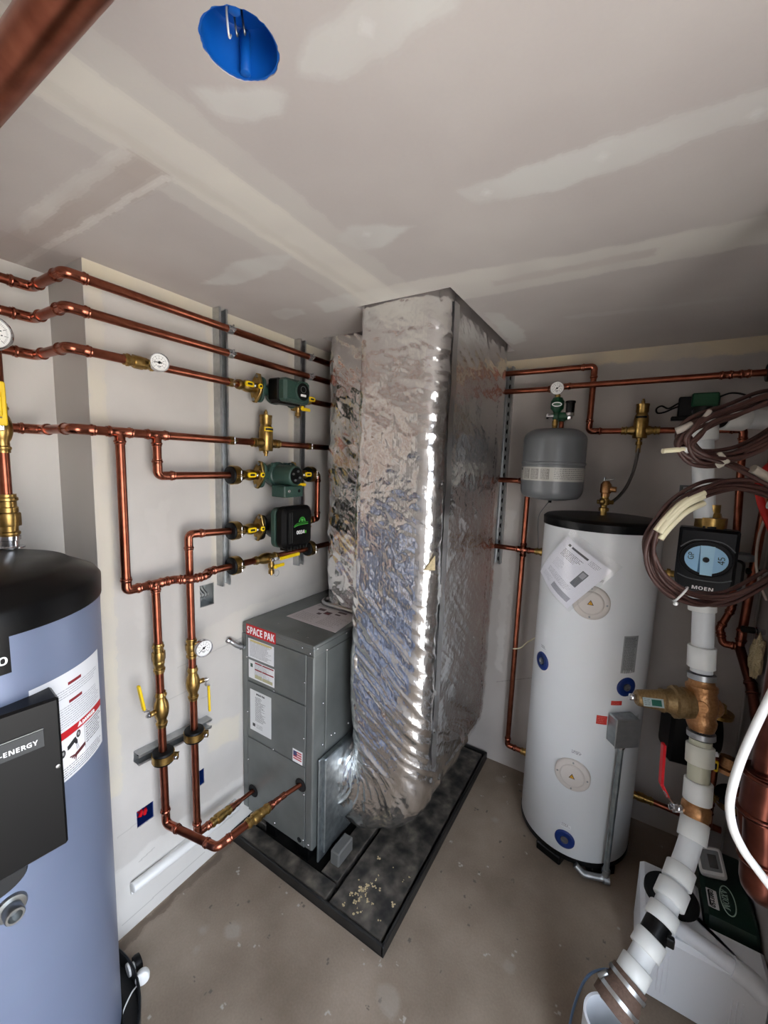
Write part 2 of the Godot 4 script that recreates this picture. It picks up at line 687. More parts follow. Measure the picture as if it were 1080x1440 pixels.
func setting() -> void:
	var cream := Color(0.86, 0.82, 0.725)
	var mud := Color(0.885, 0.875, 0.85)
	# ceiling: board, taped joints and smears of compound
	var ppm := 300.0
	var org := Vector2(-0.4, -0.15)
	var im := ground_image(765, 1065, Color(0.735, 0.705, 0.69), Color(0.795, 0.77, 0.75), 0.006, 21, 0.12)
	daub(im, org, ppm, [[0.53, 1.0], [0.80, 1.0], [0.80, 3.4], [0.53, 3.4]], Color(0.83, 0.815, 0.785), 0.6, 30, 0.012)
	daub(im, org, ppm, [[0.585, 1.0], [0.73, 1.0], [0.725, 3.4], [0.59, 3.4]], Color(0.88, 0.86, 0.82), 0.9, 31, 0.005)
	daub(im, org, ppm, [[0.61, 1.0], [0.64, 1.0], [0.64, 3.4], [0.615, 3.4]], Color(0.80, 0.775, 0.735), 0.5, 32, 0.01)
	daub(im, org, ppm, [[-0.3, 1.83], [0.6, 1.83], [0.6, 1.925], [-0.3, 1.925]], Color(0.72, 0.675, 0.645), 0.9, 33, 0.008)
	daub(im, org, ppm, [[-0.3, 1.83], [0.6, 1.83], [0.6, 1.848], [-0.3, 1.85]], Color(0.88, 0.865, 0.84), 0.9, 34, 0.007)
	daub(im, org, ppm, [[0.0, 1.90], [0.6, 1.908], [0.6, 1.935], [0.1, 1.945]], Color(0.86, 0.845, 0.82), 0.8, 35, 0.008)
	daub(im, org, ppm, [[0.55, 0.93], [2.1, 0.925], [2.1, 1.06], [1.3, 1.095], [0.9, 1.15], [0.55, 1.16]], Color(0.875, 0.86, 0.825), 0.75, 36, 0.012)
	daub(im, org, ppm, [[1.05, 0.99], [1.5, 0.985], [1.5, 1.03], [1.05, 1.03]], Color(0.77, 0.73, 0.71), 0.7, 37, 0.01)
	var smears := [
		[[1.123, 1.495], [1.131, 1.449], [1.217, 1.408], [1.40, 1.398], [1.53, 1.419], [2.1, 1.43], [2.1, 1.485], [1.523, 1.501], [1.347, 1.50], [1.198, 1.505]],
		[[0.83, 1.938], [0.818, 1.889], [0.87, 1.845], [0.924, 1.838], [0.97, 1.851], [0.95, 1.88], [0.908, 1.901]],
		[[1.01, 1.87], [1.051, 1.839], [1.135, 1.826], [1.257, 1.848], [1.33, 1.91], [1.161, 1.915], [1.055, 1.902]],
		[[0.75, 1.464], [0.826, 1.50], [0.90, 1.47], [0.973, 1.428], [0.861, 1.384], [0.776, 1.40]],
		[[0.164, 1.464], [0.436, 1.518], [0.594, 1.469], [0.52, 1.424], [0.257, 1.404]],
		[[0.17, 1.16], [0.15, 1.11], [0.161, 1.071], [0.293, 1.081], [0.318, 1.13], [0.25, 1.17]],
		[[0.407, 1.166], [0.58, 1.172], [0.56, 1.10], [0.533, 1.064], [0.384, 1.054]],
		[[0.945, 0.777], [1.006, 0.746], [1.03, 0.50], [1.009, 0.334], [0.934, 0.304]],
		[[1.206, 0.605], [1.772, 0.548], [1.778, 0.511], [1.224, 0.551]]]
	for k in smears.size():
		daub(im, org, ppm, smears[k], Color(0.835, 0.83, 0.81), 0.8 if k != 8 else 0.3, 40 + k, 0.014)
	for q in [[1.138, 1.876], [1.626, 1.444], [1.399, 1.457], [1.173, 1.462], [0.848, 1.452], [0.20, 1.47]]:
		daub(im, org, ppm, [[q[0] - 0.009, q[1]], [q[0], q[1] - 0.009], [q[0] + 0.009, q[1]], [q[0], q[1] + 0.009]], Color(0.90, 0.90, 0.885), 0.9, 60, 0.004)
	daub(im, org, ppm, [[-0.4, 1.2], [-0.05, 1.2], [-0.02, 1.75], [-0.05, 2.4], [-0.4, 2.4]], Color(0.68, 0.645, 0.625), 0.4, 61, 0.06)  # darker tone over the left end of the ceiling
	M.ceiling = pic(im, 0.9)
	var g := Geo.new()
	var hc := Vector2(0.962, 1.947)
	var hr := 0.0555
	# four boards round the square in which the round hole is cut, then the ring between them
	var sq := Rect2(hc - Vector2(0.1, 0.1), Vector2(0.2, 0.2))
	var duct_holes := [Rect2(0.528, 0.19, 0.392, 0.862), Rect2(0.143, 0.45, 0.345, 0.348)]
	var W := Vector2(2.55, 3.55)
	var flip := []
	for h in duct_holes + [sq]:
		flip.append(Rect2(h.position.x - org.x, h.position.y - org.y, h.size.x, h.size.y))
	var us := [0.0, W.x]
	var vs := [0.0, W.y]
	for h in flip:
		us.append_array([h.position.x, h.end.x])
		vs.append_array([h.position.y, h.end.y])
	us.sort()
	vs.sort()
	for i in us.size() - 1:
		for j in vs.size() - 1:
			var c := Vector2((us[i] + us[i + 1]) / 2, (vs[j] + vs[j + 1]) / 2)
			if flip.any(func(h): return h.has_point(c)):
				continue
			var a := Vector3(us[i] + org.x, 2.44, vs[j] + org.y)
			var b := Vector3(us[i + 1] + org.x, 2.44, vs[j + 1] + org.y)
			g.quad(Vector3(a.x, 2.44, b.z), Vector3(b.x, 2.44, b.z), Vector3(b.x, 2.44, a.z), Vector3(a.x, 2.44, a.z), Vector3.DOWN, Rect2(us[i] / W.x, vs[j] / W.y, (us[i + 1] - us[i]) / W.x, (vs[j + 1] - vs[j]) / W.y))
	var n := 64
	var rng := RandomNumberGenerator.new()
	rng.seed = 5
	var rr := []
	for k in n:
		rr.append(hr + rng.randf_range(-0.0012, 0.0012))
	for k in n:
		var p := []
		for e in [k, k + 1]:
			var a: float = TAU * e / n
			var d := Vector2(cos(a), sin(a))
			p.append(hc + d * rr[e % n])
			p.append(hc + d * 0.1 / maxf(absf(d.x), absf(d.y)))
		var ids := []
		for q in p:
			ids.append(g.vert(Vector3(q.x, 2.44, q.y), Vector3.DOWN, Vector2((q.x - org.x) / W.x, (q.y - org.y) / W.y)))
		g.tri(ids[0], ids[1], ids[3])
		g.tri(ids[0], ids[3], ids[2])
		var nn := Vector3(hc.x - p[0].x, 0, hc.y - p[0].y).normalized()
		g.quad(Vector3(p[0].x, 2.44, p[0].y), Vector3(p[2].x, 2.44, p[2].y), Vector3(p[2].x, 2.455, p[2].y), Vector3(p[0].x, 2.455, p[0].y), nn, Rect2(0.1, 0.1, 0.01, 0.01))
	for h in duct_holes:
		var a: Vector2 = h.position
		var b: Vector2 = h.end
		var y0 := 2.44
		var y1 := 2.56
		g.quad(Vector3(a.x, y0, a.y), Vector3(b.x, y0, a.y), Vector3(b.x, y1, a.y), Vector3(a.x, y1, a.y), Vector3.BACK, Rect2(0.1, 0.1, 0.01, 0.01))
		g.quad(Vector3(a.x, y0, b.y), Vector3(b.x, y0, b.y), Vector3(b.x, y1, b.y), Vector3(a.x, y1, b.y), Vector3.FORWARD, Rect2(0.1, 0.1, 0.01, 0.01))
		g.quad(Vector3(a.x, y0, a.y), Vector3(a.x, y0, b.y), Vector3(a.x, y1, b.y), Vector3(a.x, y1, a.y), Vector3.RIGHT, Rect2(0.1, 0.1, 0.01, 0.01))
		g.quad(Vector3(b.x, y0, a.y), Vector3(b.x, y0, b.y), Vector3(b.x, y1, b.y), Vector3(b.x, y1, a.y), Vector3.LEFT, Rect2(0.1, 0.1, 0.01, 0.01))
	g.box(Vector3(org.x + W.x / 2, 2.585, org.y + W.y / 2), Vector3(W.x, 0.05, W.y))
	struct("ceiling", g, M.ceiling, "grey unpainted drywall ceiling with taped joints and compound smears")

	# left wall, front stretch (x = 0) and the recess beyond its corner (x = -0.25)
	im = ground_image(530, 732, Color(0.74, 0.725, 0.705), Color(0.80, 0.785, 0.765), 0.008, 22, 0.1)
	var wo := Vector2(0, -2.44)   # image rows run down: row = -y
	var strips := [
		[[0.0, -2.45], [1.8, -2.45], [1.8, -2.40], [1.45, -2.385], [0.9, -2.392], [0.0, -2.385]],
		[[1.765, -2.45], [1.71, -2.45], [1.715, -1.5], [1.725, -0.6], [1.765, -0.6]],
		[[0.0, -1.15], [1.2, -1.14], [1.45, -1.09], [1.5, -1.02], [1.2, -1.0], [0.0, -1.02]],
		[[1.31, -2.4], [1.335, -2.4], [1.335, -1.3], [1.31, -1.3]],
		[[0.845, -2.4], [0.885, -2.4], [0.88, -1.5], [0.845, -1.5]],
		[[1.2, -0.62], [1.37, -0.66], [1.37, -0.53], [1.2, -0.5]]]
	for k in strips.size():
		daub(im, wo, ppm, strips[k], cream if k != 2 else Color(0.84, 0.82, 0.78), 0.8 if k == 0 else 0.5, 70 + k, 0.012)
	daub(im, wo, ppm, [[1.5, -1.62], [1.57, -1.7], [1.59, -1.5], [1.66, -1.3], [1.6, -1.15], [1.55, -1.3]], Color(0.79, 0.775, 0.755), 0.5, 81, 0.05)
	daub(im, wo, ppm, [[0.0, -0.3], [1.77, -0.3], [1.77, 0.0], [0.0, 0.0]], Color(0.86, 0.85, 0.83), 0.6, 82, 0.02)
	for s in [[[1.5, -0.985], [1.1, -1.0]], [[1.55, -0.865], [1.38, -0.87]], [[1.68, -0.26], [1.62, -0.27]], [[1.40, -0.80], [1.37, -0.795]], [[1.75, -0.05], [1.4, -0.055]], [[1.68, -0.43], [1.75, -0.425]]]:
		stroke(im, (Vector2(s[0][0], s[0][1]) - wo) * ppm, (Vector2(s[1][0], s[1][1]) - wo) * ppm, 1.0, Color(0.70, 0.69, 0.67))
	M.wall_left = pic(im, 0.85)
	g = Geo.new()
	# face looks along +x: u runs with +z, v with +y needs u x v = -x, so the face is laid with u = -z from its near end
	var cut := [Rect2(1.765 - 1.392, 1.208, 0.067, 0.096), Rect2(1.765 - 1.678, 0.408, 0.064, 0.070), Rect2(1.765 - 1.450, 0.396, 0.06, 0.074)]
	slab(g, Vector3(0, 0, 1.765), Vector3(0, 0, -1), Vector3.UP, Vector2(1.765, 2.44), cut, 0.25)
	for k in g.t.size():
		g.t[k].x = 1.0 - g.t[k].x
	struct("wall_left", g, M.wall_left, "primed white drywall wall carrying the copper manifold")
	im = ground_image(256, 400, Color(0.80, 0.79, 0.765), Color(0.85, 0.835, 0.815), 0.01, 23, 0.1)
	M.wall_recess = pic(im, 0.85)
	g = Geo.new()
	g.box(Vector3(-0.32, 1.22, 2.53), Vector3(0.14, 2.44, 1.54))
	struct("wall_left", g, M.wall_recess, "set-back white wall behind the grey heater")
	# back wall
	im = ground_image(640, 732, Color(0.70, 0.675, 0.655), Color(0.76, 0.735, 0.715), 0.008, 24, 0.1)
	daub(im, Vector2(-0.1, -2.44), ppm, [[-0.1, -2.45], [2.1, -2.45], [2.1, -2.37], [1.4, -2.375], [0.8, -2.395], [-0.1, -2.39]], Color(0.88, 0.82, 0.70), 0.85, 90, 0.012)
	daub(im, Vector2(-0.1, -2.44), ppm, [[0.88, -1.6], [0.93, -1.6], [0.93, -0.6], [0.88, -0.6]], Color(0.86, 0.85, 0.83), 0.5, 91, 0.02)
	stroke(im, Vector2(1.0 * ppm, (2.44 - 0.52) * ppm), Vector2(1.22 * ppm, (2.44 - 0.62) * ppm), 1.0, Color(0.60, 0.58, 0.56))
	M.wall_back = pic(im, 0.85)
	g = Geo.new()
	slab(g, Vector3(-0.1, 0, 0), Vector3.RIGHT, Vector3.UP, Vector2(2.133, 2.44), [Rect2(1.795, 1.733, 0.056, 0.052)], 0.14)
	struct("wall_back", g, M.wall_back, "dim back wall of primed drywall behind the white tank")
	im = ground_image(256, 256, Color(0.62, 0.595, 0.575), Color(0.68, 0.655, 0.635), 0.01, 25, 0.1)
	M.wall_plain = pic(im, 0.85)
	g = Geo.new()
	g.box(Vector3(2.103, 1.22, 0.78), Vector3(0.14, 2.44, 1.84))
	g.box(Vector3(2.103, 1.22, 3.20), Vector3(0.14, 2.44, 0.48))
	g.box(Vector3(2.103, 2.27, 2.33), Vector3(0.14, 0.34, 1.26))
	struct("wall_right", g, M.wall_plain, "shaded drywall wall with the door opening at the right edge")
	# the wall behind the camera; daylight comes through the door opening in the right wall
	g = Geo.new()
	g.box(Vector3(0.833, 1.22, 3.37), Vector3(2.4, 2.44, 0.14))
	struct("wall_front", g, M.wall_plain, "drywall wall behind the view")
	# concrete floor
	im = ground_image(740, 1020, Color(0.45, 0.395, 0.335), Color(0.66, 0.60, 0.54), 0.007, 26, 0.22)
	rng.seed = 77
	for k in 420:
		var q := Vector2i(rng.randi_range(0, 735), rng.randi_range(0, 1015))
		var c := Color(0.40, 0.365, 0.33) if rng.randf() < 0.6 else Color(0.70, 0.67, 0.63)
		for e in rng.randi_range(1, 4):
			im.fill_rect(Rect2i(q.x + rng.randi_range(-2, 2), q.y + rng.randi_range(-2, 2), rng.randi_range(1, 3), rng.randi_range(1, 3)), c)
	for q in [[0.33, 1.50, 0.035], [0.23, 1.56, 0.018], [0.27, 1.62, 0.016], [0.99, 0.13, 0.03], [1.05, 0.42, 0.02], [1.28, 1.02, 0.03], [0.95, 1.35, 0.05]]:
		var p := []
		for k in 9:
			p.append([q[0] + cos(TAU * k / 9) * q[2] * rng.randf_range(0.6, 1.1), q[1] + sin(TAU * k / 9) * q[2] * rng.randf_range(0.6, 1.1)])
		daub(im, Vector2(-0.4, -0.1), ppm, p, Color(0.69, 0.66, 0.62), 0.5, 95, 0.01)
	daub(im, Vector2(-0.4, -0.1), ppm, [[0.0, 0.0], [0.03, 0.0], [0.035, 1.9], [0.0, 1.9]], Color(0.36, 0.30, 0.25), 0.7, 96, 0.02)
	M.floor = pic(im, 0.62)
	M.floor.heightmap_enabled = true
	M.floor.heightmap_scale = 0.12
	M.floor.heightmap_texture = ImageTexture.create_from_image(ground_image(740, 1020, Color.BLACK, Color.WHITE, 0.03, 27, 0.35))
	g = Geo.new()
	g.quad(Vector3(-0.4, 0, 3.3), Vector3(2.067, 0, 3.3), Vector3(2.067, 0, -0.1), Vector3(-0.4, 0, -0.1), Vector3.UP)
	g.box(Vector3(0.833, -0.06, 1.6), Vector3(2.467, 0.118, 3.4))
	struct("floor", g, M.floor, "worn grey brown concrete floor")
	M.drive = mottled(Color(0.80, 0.78, 0.75), Color(0.74, 0.72, 0.69), 0.85, 0.0, 0.01, 0.5, 28)
	g = Geo.new()
	g.box(Vector3(14.18, -0.1, 2.5), Vector3(24, 0.16, 30))  # unseen ground, made pale to bounce light up to the ceiling
	struct("ground", g, M.drive, "pale concrete outside the door")

	# ceiling junction box
	var o := thing("ceiling_box", "round blue plastic junction box set in the ceiling with wires inside", "junction box", Vector3(hc.x, 2.44, hc.y))
	g = Geo.new()
	g.lathe(Transform3D(Basis.IDENTITY, Vector3(hc.x, 2.442, hc.y)), [[0.0525, 0.0], [0.0525, 0.06], [0.048, 0.066], [0.0, 0.066]], 40)
	g.lathe(Transform3D(Basis.IDENTITY, Vector3(hc.x, 2.442, hc.y)), [[0.0525, 0.0], [0.0565, 0.0], [0.0565, 0.07], [0.0, 0.07]], 40)
	part(o, "box_shell", g, M.box_blue)
	for s in [-1.0, 1.0]:
		g = Geo.new()
		g.cyl(Vector3(hc.x + 0.030 * s, 2.443, hc.y + 0.034 * s), Vector3(hc.x + 0.030 * s, 2.50, hc.y + 0.034 * s), 0.008, 14, 0.001)
		part(o, "screw_post", g, M.box_blue)
	for k in 3:
		g = Geo.new()
		var b := hc + Vector2(-0.012 + 0.011 * k, 0.014 - 0.004 * k)
		g.tube(smooth([Vector3(b.x, 2.505, b.y), Vector3(b.x + 0.004, 2.475, b.y + 0.003), Vector3(b.x + 0.001 * k, 2.452, b.y - 0.004), Vector3(b.x - 0.006, 2.462, b.y - 0.012)]), 0.0016, 8)
		part(o, "wire", g, M.white if k == 0 else M.steel)
	# outlet boxes cut into the left and back walls
	var boxes := [
		["open metal outlet box beside the lower end of the tall strut", Vector3(-0.03, 1.256, 1.3585), Vector2(0.067, 0.096), M.steel, M.steel],
		["blue wall box with red wire connectors above the white rail", Vector3(-0.03, 0.443, 1.646), Vector2(0.064, 0.070), M.blue, M.red],
		["blue wall box half hidden behind the right hand lower riser", Vector3(-0.03, 0.433, 1.420), Vector2(0.060, 0.074), M.blue, M.white]]
	for b in boxes:
		var c: Vector3 = b[1]
		o = thing("outlet_box", b[0], "outlet box", c)
		g = Geo.new()
		var hw: float = b[2].x / 2 - 0.001
		var hh: float = b[2].y / 2 - 0.001
		g.box(c + Vector3(-0.028, 0, 0), Vector3(0.004, hh * 2, hw * 2))
		for s in [-1.0, 1.0]:
			g.box(c + Vector3(0.0, 0, s * (hw - 0.001)), Vector3(0.055, hh * 2, 0.002))
			g.box(c + Vector3(0.0, s * (hh - 0.001), 0), Vector3(0.055, 0.002, hw * 2))
		part(o, "box_shell", g, b[3])
		for k in 3:
			g = Geo.new()
			var zz := c.z - 0.016 + 0.014 * k
			g.tube(smooth([Vector3(c.x - 0.025, c.y + 0.03, zz), Vector3(c.x - 0.01, c.y + 0.015, zz + 0.004), Vector3(c.x + 0.012, c.y - 0.004, zz), Vector3(c.x - 0.004, c.y - 0.02, zz + 0.003)]), 0.0022, 8)
			part(o, "wire", g, M.steel if k < 2 else b[4])
		if b[4] == M.red:
			for k in 2:
				g = Geo.new()
				g.lathe(Geo.along(Vector3(c.x + 0.012, c.y - 0.002 + 0.004 * k, c.z - 0.008 + 0.016 * k), Vector3(0.3, 0.9, 0.0)), [[0.0, -0.014], [0.007, -0.014], [0.0075, 0.002], [0.005, 0.014], [0.0, 0.015]], 12)
				part(o, "wire_connector", g, M.red)
	var bc := Vector3(1.723, 1.759, -0.03)
	o = thing("outlet_box", "small wall box high on the back wall beside the white pipe", "outlet box", bc)
	g = Geo.new()
	g.box(bc + Vector3(0, 0, -0.028), Vector3(0.054, 0.05, 0.004))
	for s in [-1.0, 1.0]:
		g.box(bc + Vector3(s * 0.026, 0, 0), Vector3(0.002, 0.05, 0.055))
		g.box(bc + Vector3(0, s * 0.024, 0), Vector3(0.054, 0.002, 0.055))
	part(o, "box_shell", g, M.grey)
	g = Geo.new()
	g.box(bc + Vector3(0.004, 0.002, -0.01), Vector3(0.03, 0.03, 0.02), 0.003)
	part(o, "switch", g, M.paper)


func foil_shell(sections: Array, z0: float, z1: float, rad: Callable, cnt: Array, wr: Callable, vlen: float) -> Geo:
	# a wrapped duct: each section is [inner xy, outer xy]; the ring goes front, outer side, back, inner side
	var pts := PackedVector3Array()
	var uvs := PackedVector2Array()
	var s := 0.0
	var nu := 0
	for k in sections.size():
		var pin: Vector2 = sections[k][0]
		var pout: Vector2 = sections[k][1]
		if k > 0:
			s += ((pin + pout) / 2).distance_to((sections[k - 1][0] + sections[k - 1][1]) / 2)
		var w := pin.distance_to(pout)
		var ax := (pout - pin) / w
		var d := z1 - z0
		var r: Array = rad.call(s)   # front-outer, back-outer, back-inner, front-inner
		var ring := []
		var nrm := []
		# front face runs from inner to outer at b = d
		var cs := [[w - r[0], d - r[0], PI / 2, r[0]], [w - r[1], r[1], 0.0, r[1]], [r[2], r[2], -PI / 2, r[2]], [r[3], d - r[3], PI, r[3]]]
		var starts := [Vector2(r[3], d), Vector2(w, d - r[0]), Vector2(w - r[1], 0), Vector2(0, r[2])]
		var ends := [Vector2(w - r[0], d), Vector2(w, r[1]), Vector2(r[2], 0), Vector2(0, d - r[3])]
		var fn := [Vector2(0, 1), Vector2(1, 0), Vector2(0, -1), Vector2(-1, 0)]
		for f in 4:
			for j in cnt[f]:
				ring.append((starts[f] as Vector2).lerp(ends[f], float(j) / cnt[f]))
				nrm.append(fn[f])
			for j in 10:
				var a: float = cs[f][2] - PI / 2 * j / 10.0
				ring.append(Vector2(cs[f][0], cs[f][1]) + Vector2(cos(a), sin(a)) * cs[f][3])
				nrm.append(Vector2(cos(a), sin(a)))
		ring.append(ring[0])
		nrm.append(nrm[0])
		nu = ring.size()
		var u := 0.0
		for j in nu:
			if j > 0:
				u += ring[j].distance_to(ring[j - 1])
			var q: Vector2 = ring[j]
			var p := Vector3(pin.x + ax.x * q.x, pin.y + ax.y * q.x, z0 + q.y)
			var n3 := Vector3(ax.x * nrm[j].x, ax.y * nrm[j].x, nrm[j].y)
			p += n3 * float(wr.call(0.0 if j == nu - 1 else u, s, p, n3))
			pts.push_back(p)
			uvs.push_back(Vector2(u / 2.5, s / vlen))
	# the ring runs front -> outer, the sections downwards
	return Geo.new().grid(pts, nu, sections.size(), true, uvs, -1.0)


func foil_material(seed_: int) -> StandardMaterial3D:
	var w := 1024
	var h := 1024
	var im := ground_image(w, h, Color(0.92, 0.915, 0.91), Color(0.975, 0.975, 0.975), 0.012, seed_, 0.3)
	var hm := noise(0.028, seed_ + 1, true, 5).get_image(w, h)
	hm.convert(Image.FORMAT_RGB8)
	# threads of the scrim that show through the foil
	var k := 0
	while k < w:
		for y in range(0, h):
			var c := hm.get_pixel(k, y).r
			hm.set_pixel(k, y, Color(minf(c + 0.16, 1.0), 0, 0))
		k += 7
	var rng := RandomNumberGenerator.new()
	rng.seed = seed_
	if seed_ == 101:
		# a column of faint printing down the side
		for y in range(150, 900, 9):
			if rng.randf() < 0.78:
				im.fill_rect(Rect2i(400, y, 3, rng.randi_range(3, 7)), Color(0.25, 0.25, 0.26))
	var m := pic(im, 0.22, 1.0)
	m.heightmap_enabled = true
	m.heightmap_scale = 0.17
	m.heightmap_texture = ImageTexture.create_from_image(hm)
	return m


func foil_ducts() -> void:
	var f0 := noise(1.0, 201, true, 3)
	var f1 := noise(1.0, 202, false, 3)
	var f2 := noise(1.0, 203, true, 2)
	var f3 := noise(1.0, 204, false, 2)
	var wr := func(u: float, s: float, p: Vector3, n3: Vector3) -> float:
		var low := smoothstep(0.95, 1.65, s)
		var d := 0.0
		# broad soft bulges of the wrap
		d += f1.get_noise_2d(u * 3.0, s * 2.2) * 0.009
		# nearly level creases on the upper stretch, slanted folds near the bend
		d += (1.0 - low) * f0.get_noise_2d(u * 3.0 + s * 1.2, s * 9.0 - u * 2.4) * 0.0044
		var q := Vector2(u * 0.77 + s * 0.64, -u * 0.64 + s * 0.77)
		d += low * f2.get_noise_2d(q.x * 1.6, q.y * 10.0) * 0.0065
		d += f0.get_noise_2d(u * 13.0 + 9.0, s * 19.0) * 0.0014
		d += f3.get_noise_2d(u * 60.0, s * 60.0) * 0.0003
		if n3.x > 0.98:
			# the flat side panel, with its taped seam next to the corner
			d *= 0.75
			d -= 0.004 * smoothstep(0.95, 0.93, p.z) * smoothstep(0.30, 0.34, p.z)
		return d + 0.004
	var sec := []
	var y := 2.55
	while y > 0.525:
		var k := clampf((2.44 - y) / 0.7, 0.0, 1.0)
		sec.append([Vector2(0.537 - 0.012 * k, y), Vector2(0.892 + 0.002 * k, y)])
		y -= 0.0078
	for k in 70:
		var a := PI / 2 * k / 69.0
		sec.append([Vector2(0.50 + 0.025 * cos(a), 0.55 - 0.03 * sin(a)), Vector2(0.50 + 0.394 * cos(a), 0.52 - 0.40 * sin(a))])
	for k in 6:
		sec.append([Vector2(0.497 - 0.006 * k, 0.52), Vector2(0.497 - 0.006 * k, 0.12)])
	var rad := func(s: float) -> Array:
		var e := smoothstep(1.7, 2.3, s)
		return [lerpf(0.075, 0.16, e), lerpf(0.05, 0.10, e), 0.05, lerpf(0.04, 0.14, e)]
	var g := foil_shell(sec, 0.20, 1.035, rad, [60, 90, 24, 60], wr, 2.6)
	var o := thing("insulated_duct", "tall foil-wrapped rectangular duct bending into the side of the grey cabinet", "duct", Vector3(0.70, 0.1, 0.62))
	part(o, "foil_wrap", g, foil_material(101))
	g = Geo.new()
	g.extrude(PackedVector2Array([Vector2(-0.022, -0.03), Vector2(0.022, -0.03), Vector2(0.02, 0.028)]), 0.006, facing(Vector3(0.881, 1.475, 1.028), Vector3(0.62, 0.05, 0.78)), 0.001)
	part(o, "torn_patch", g, M.foam, "torn flap of foil showing pale backing")
	# foil tape closing the wrap along its near right edge
	var tape := Geo.new()
	var tp := PackedVector3Array()
	var tu := PackedVector2Array()
	for j in 120:
		var yy := 2.43 - j * 0.0155
		for i in 7:
			var z := 0.965 - 0.008 * i
			var kx := 0.892 + 0.002 * clampf((2.44 - yy) / 0.7, 0.0, 1.0)
			tp.push_back(Vector3(kx + 0.010 + f3.get_noise_2d(yy * 30.0, z * 30.0) * 0.0015 + f1.get_noise_2d(yy * 3.0, 1.0) * 0.006, yy, z))
			tu.push_back(Vector2(i * 0.02, j * 0.01))
	tape.grid(tp, 7, 120, false, tu, -1.0)
	M.tape = mat(Color(0.80, 0.80, 0.80), 0.3, 1.0)
	part(o, "foil_tape", tape, M.tape)

	# the narrower duct that rises from the top of the cabinet
	var wr2 := func(u: float, s: float, _p: Vector3, _n: Vector3) -> float:
		var q := Vector2(u * 0.8 + s * 0.6, -u * 0.6 + s * 0.8)
		return f1.get_noise_2d(u * 4.0, s * 3.0 + 40.0) * 0.014 + f2.get_noise_2d(q.x * 3.0, q.y * 9.0 + 30.0) * 0.006 + f0.get_noise_2d(u * 11.0, s * 11.0 + 70.0) * 0.0024 + 0.004
	sec = []
	y = 2.55
	while y > 1.086:
		sec.append([Vector2(0.16, y), Vector2(0.475, y)])
		y -= 0.009
	var rad2 := func(_s: float) -> Array: return [0.05, 0.05, 0.05, 0.07]
	g = foil_shell(sec, 0.465, 0.785, rad2, [56, 40, 16, 50], wr2, 2.6)
	o = thing("insulated_duct", "narrower crumpled foil duct rising from the top of the grey cabinet", "duct", Vector3(0.32, 1.083, 0.63))
	part(o, "foil_wrap", g, foil_material(102))
	g = Geo.new()
	var ring := PackedVector3Array()
	for q in rrect(0.345, 0.35, 0.06, 5):
		ring.push_back(Vector3(0.318 + q.x, 1.098, 0.625 + q.y))
	g.tube(ring, 0.012, 8, true)
	part(o, "foil_collar", g, M.tape)


func label_image(w: int, h: int, seed_: int) -> Image:
	var im := blank(w, h, Color(0.90, 0.905, 0.91))
	var rng := RandomNumberGenerator.new()
	rng.seed = seed_
	lines(im, int(w * 0.08), int(h * 0.1), int(w * 0.92), int(h * 0.95), maxi(h / 22, 5), 2, Color(0.35, 0.35, 0.37), rng)
	return im


func plate(o: Node3D, called: String, at: Vector3, z: Vector3, w: float, h: float, m: Material, label := "", thick := 0.0012, up := Vector3.UP) -> MeshInstance3D:
	return part(o, called, Geo.new().extrude(PackedVector2Array([Vector2(-w / 2, -h / 2), Vector2(w / 2, -h / 2), Vector2(w / 2, h / 2), Vector2(-w / 2, h / 2)]), thick, facing(at, z, up)), m, label)


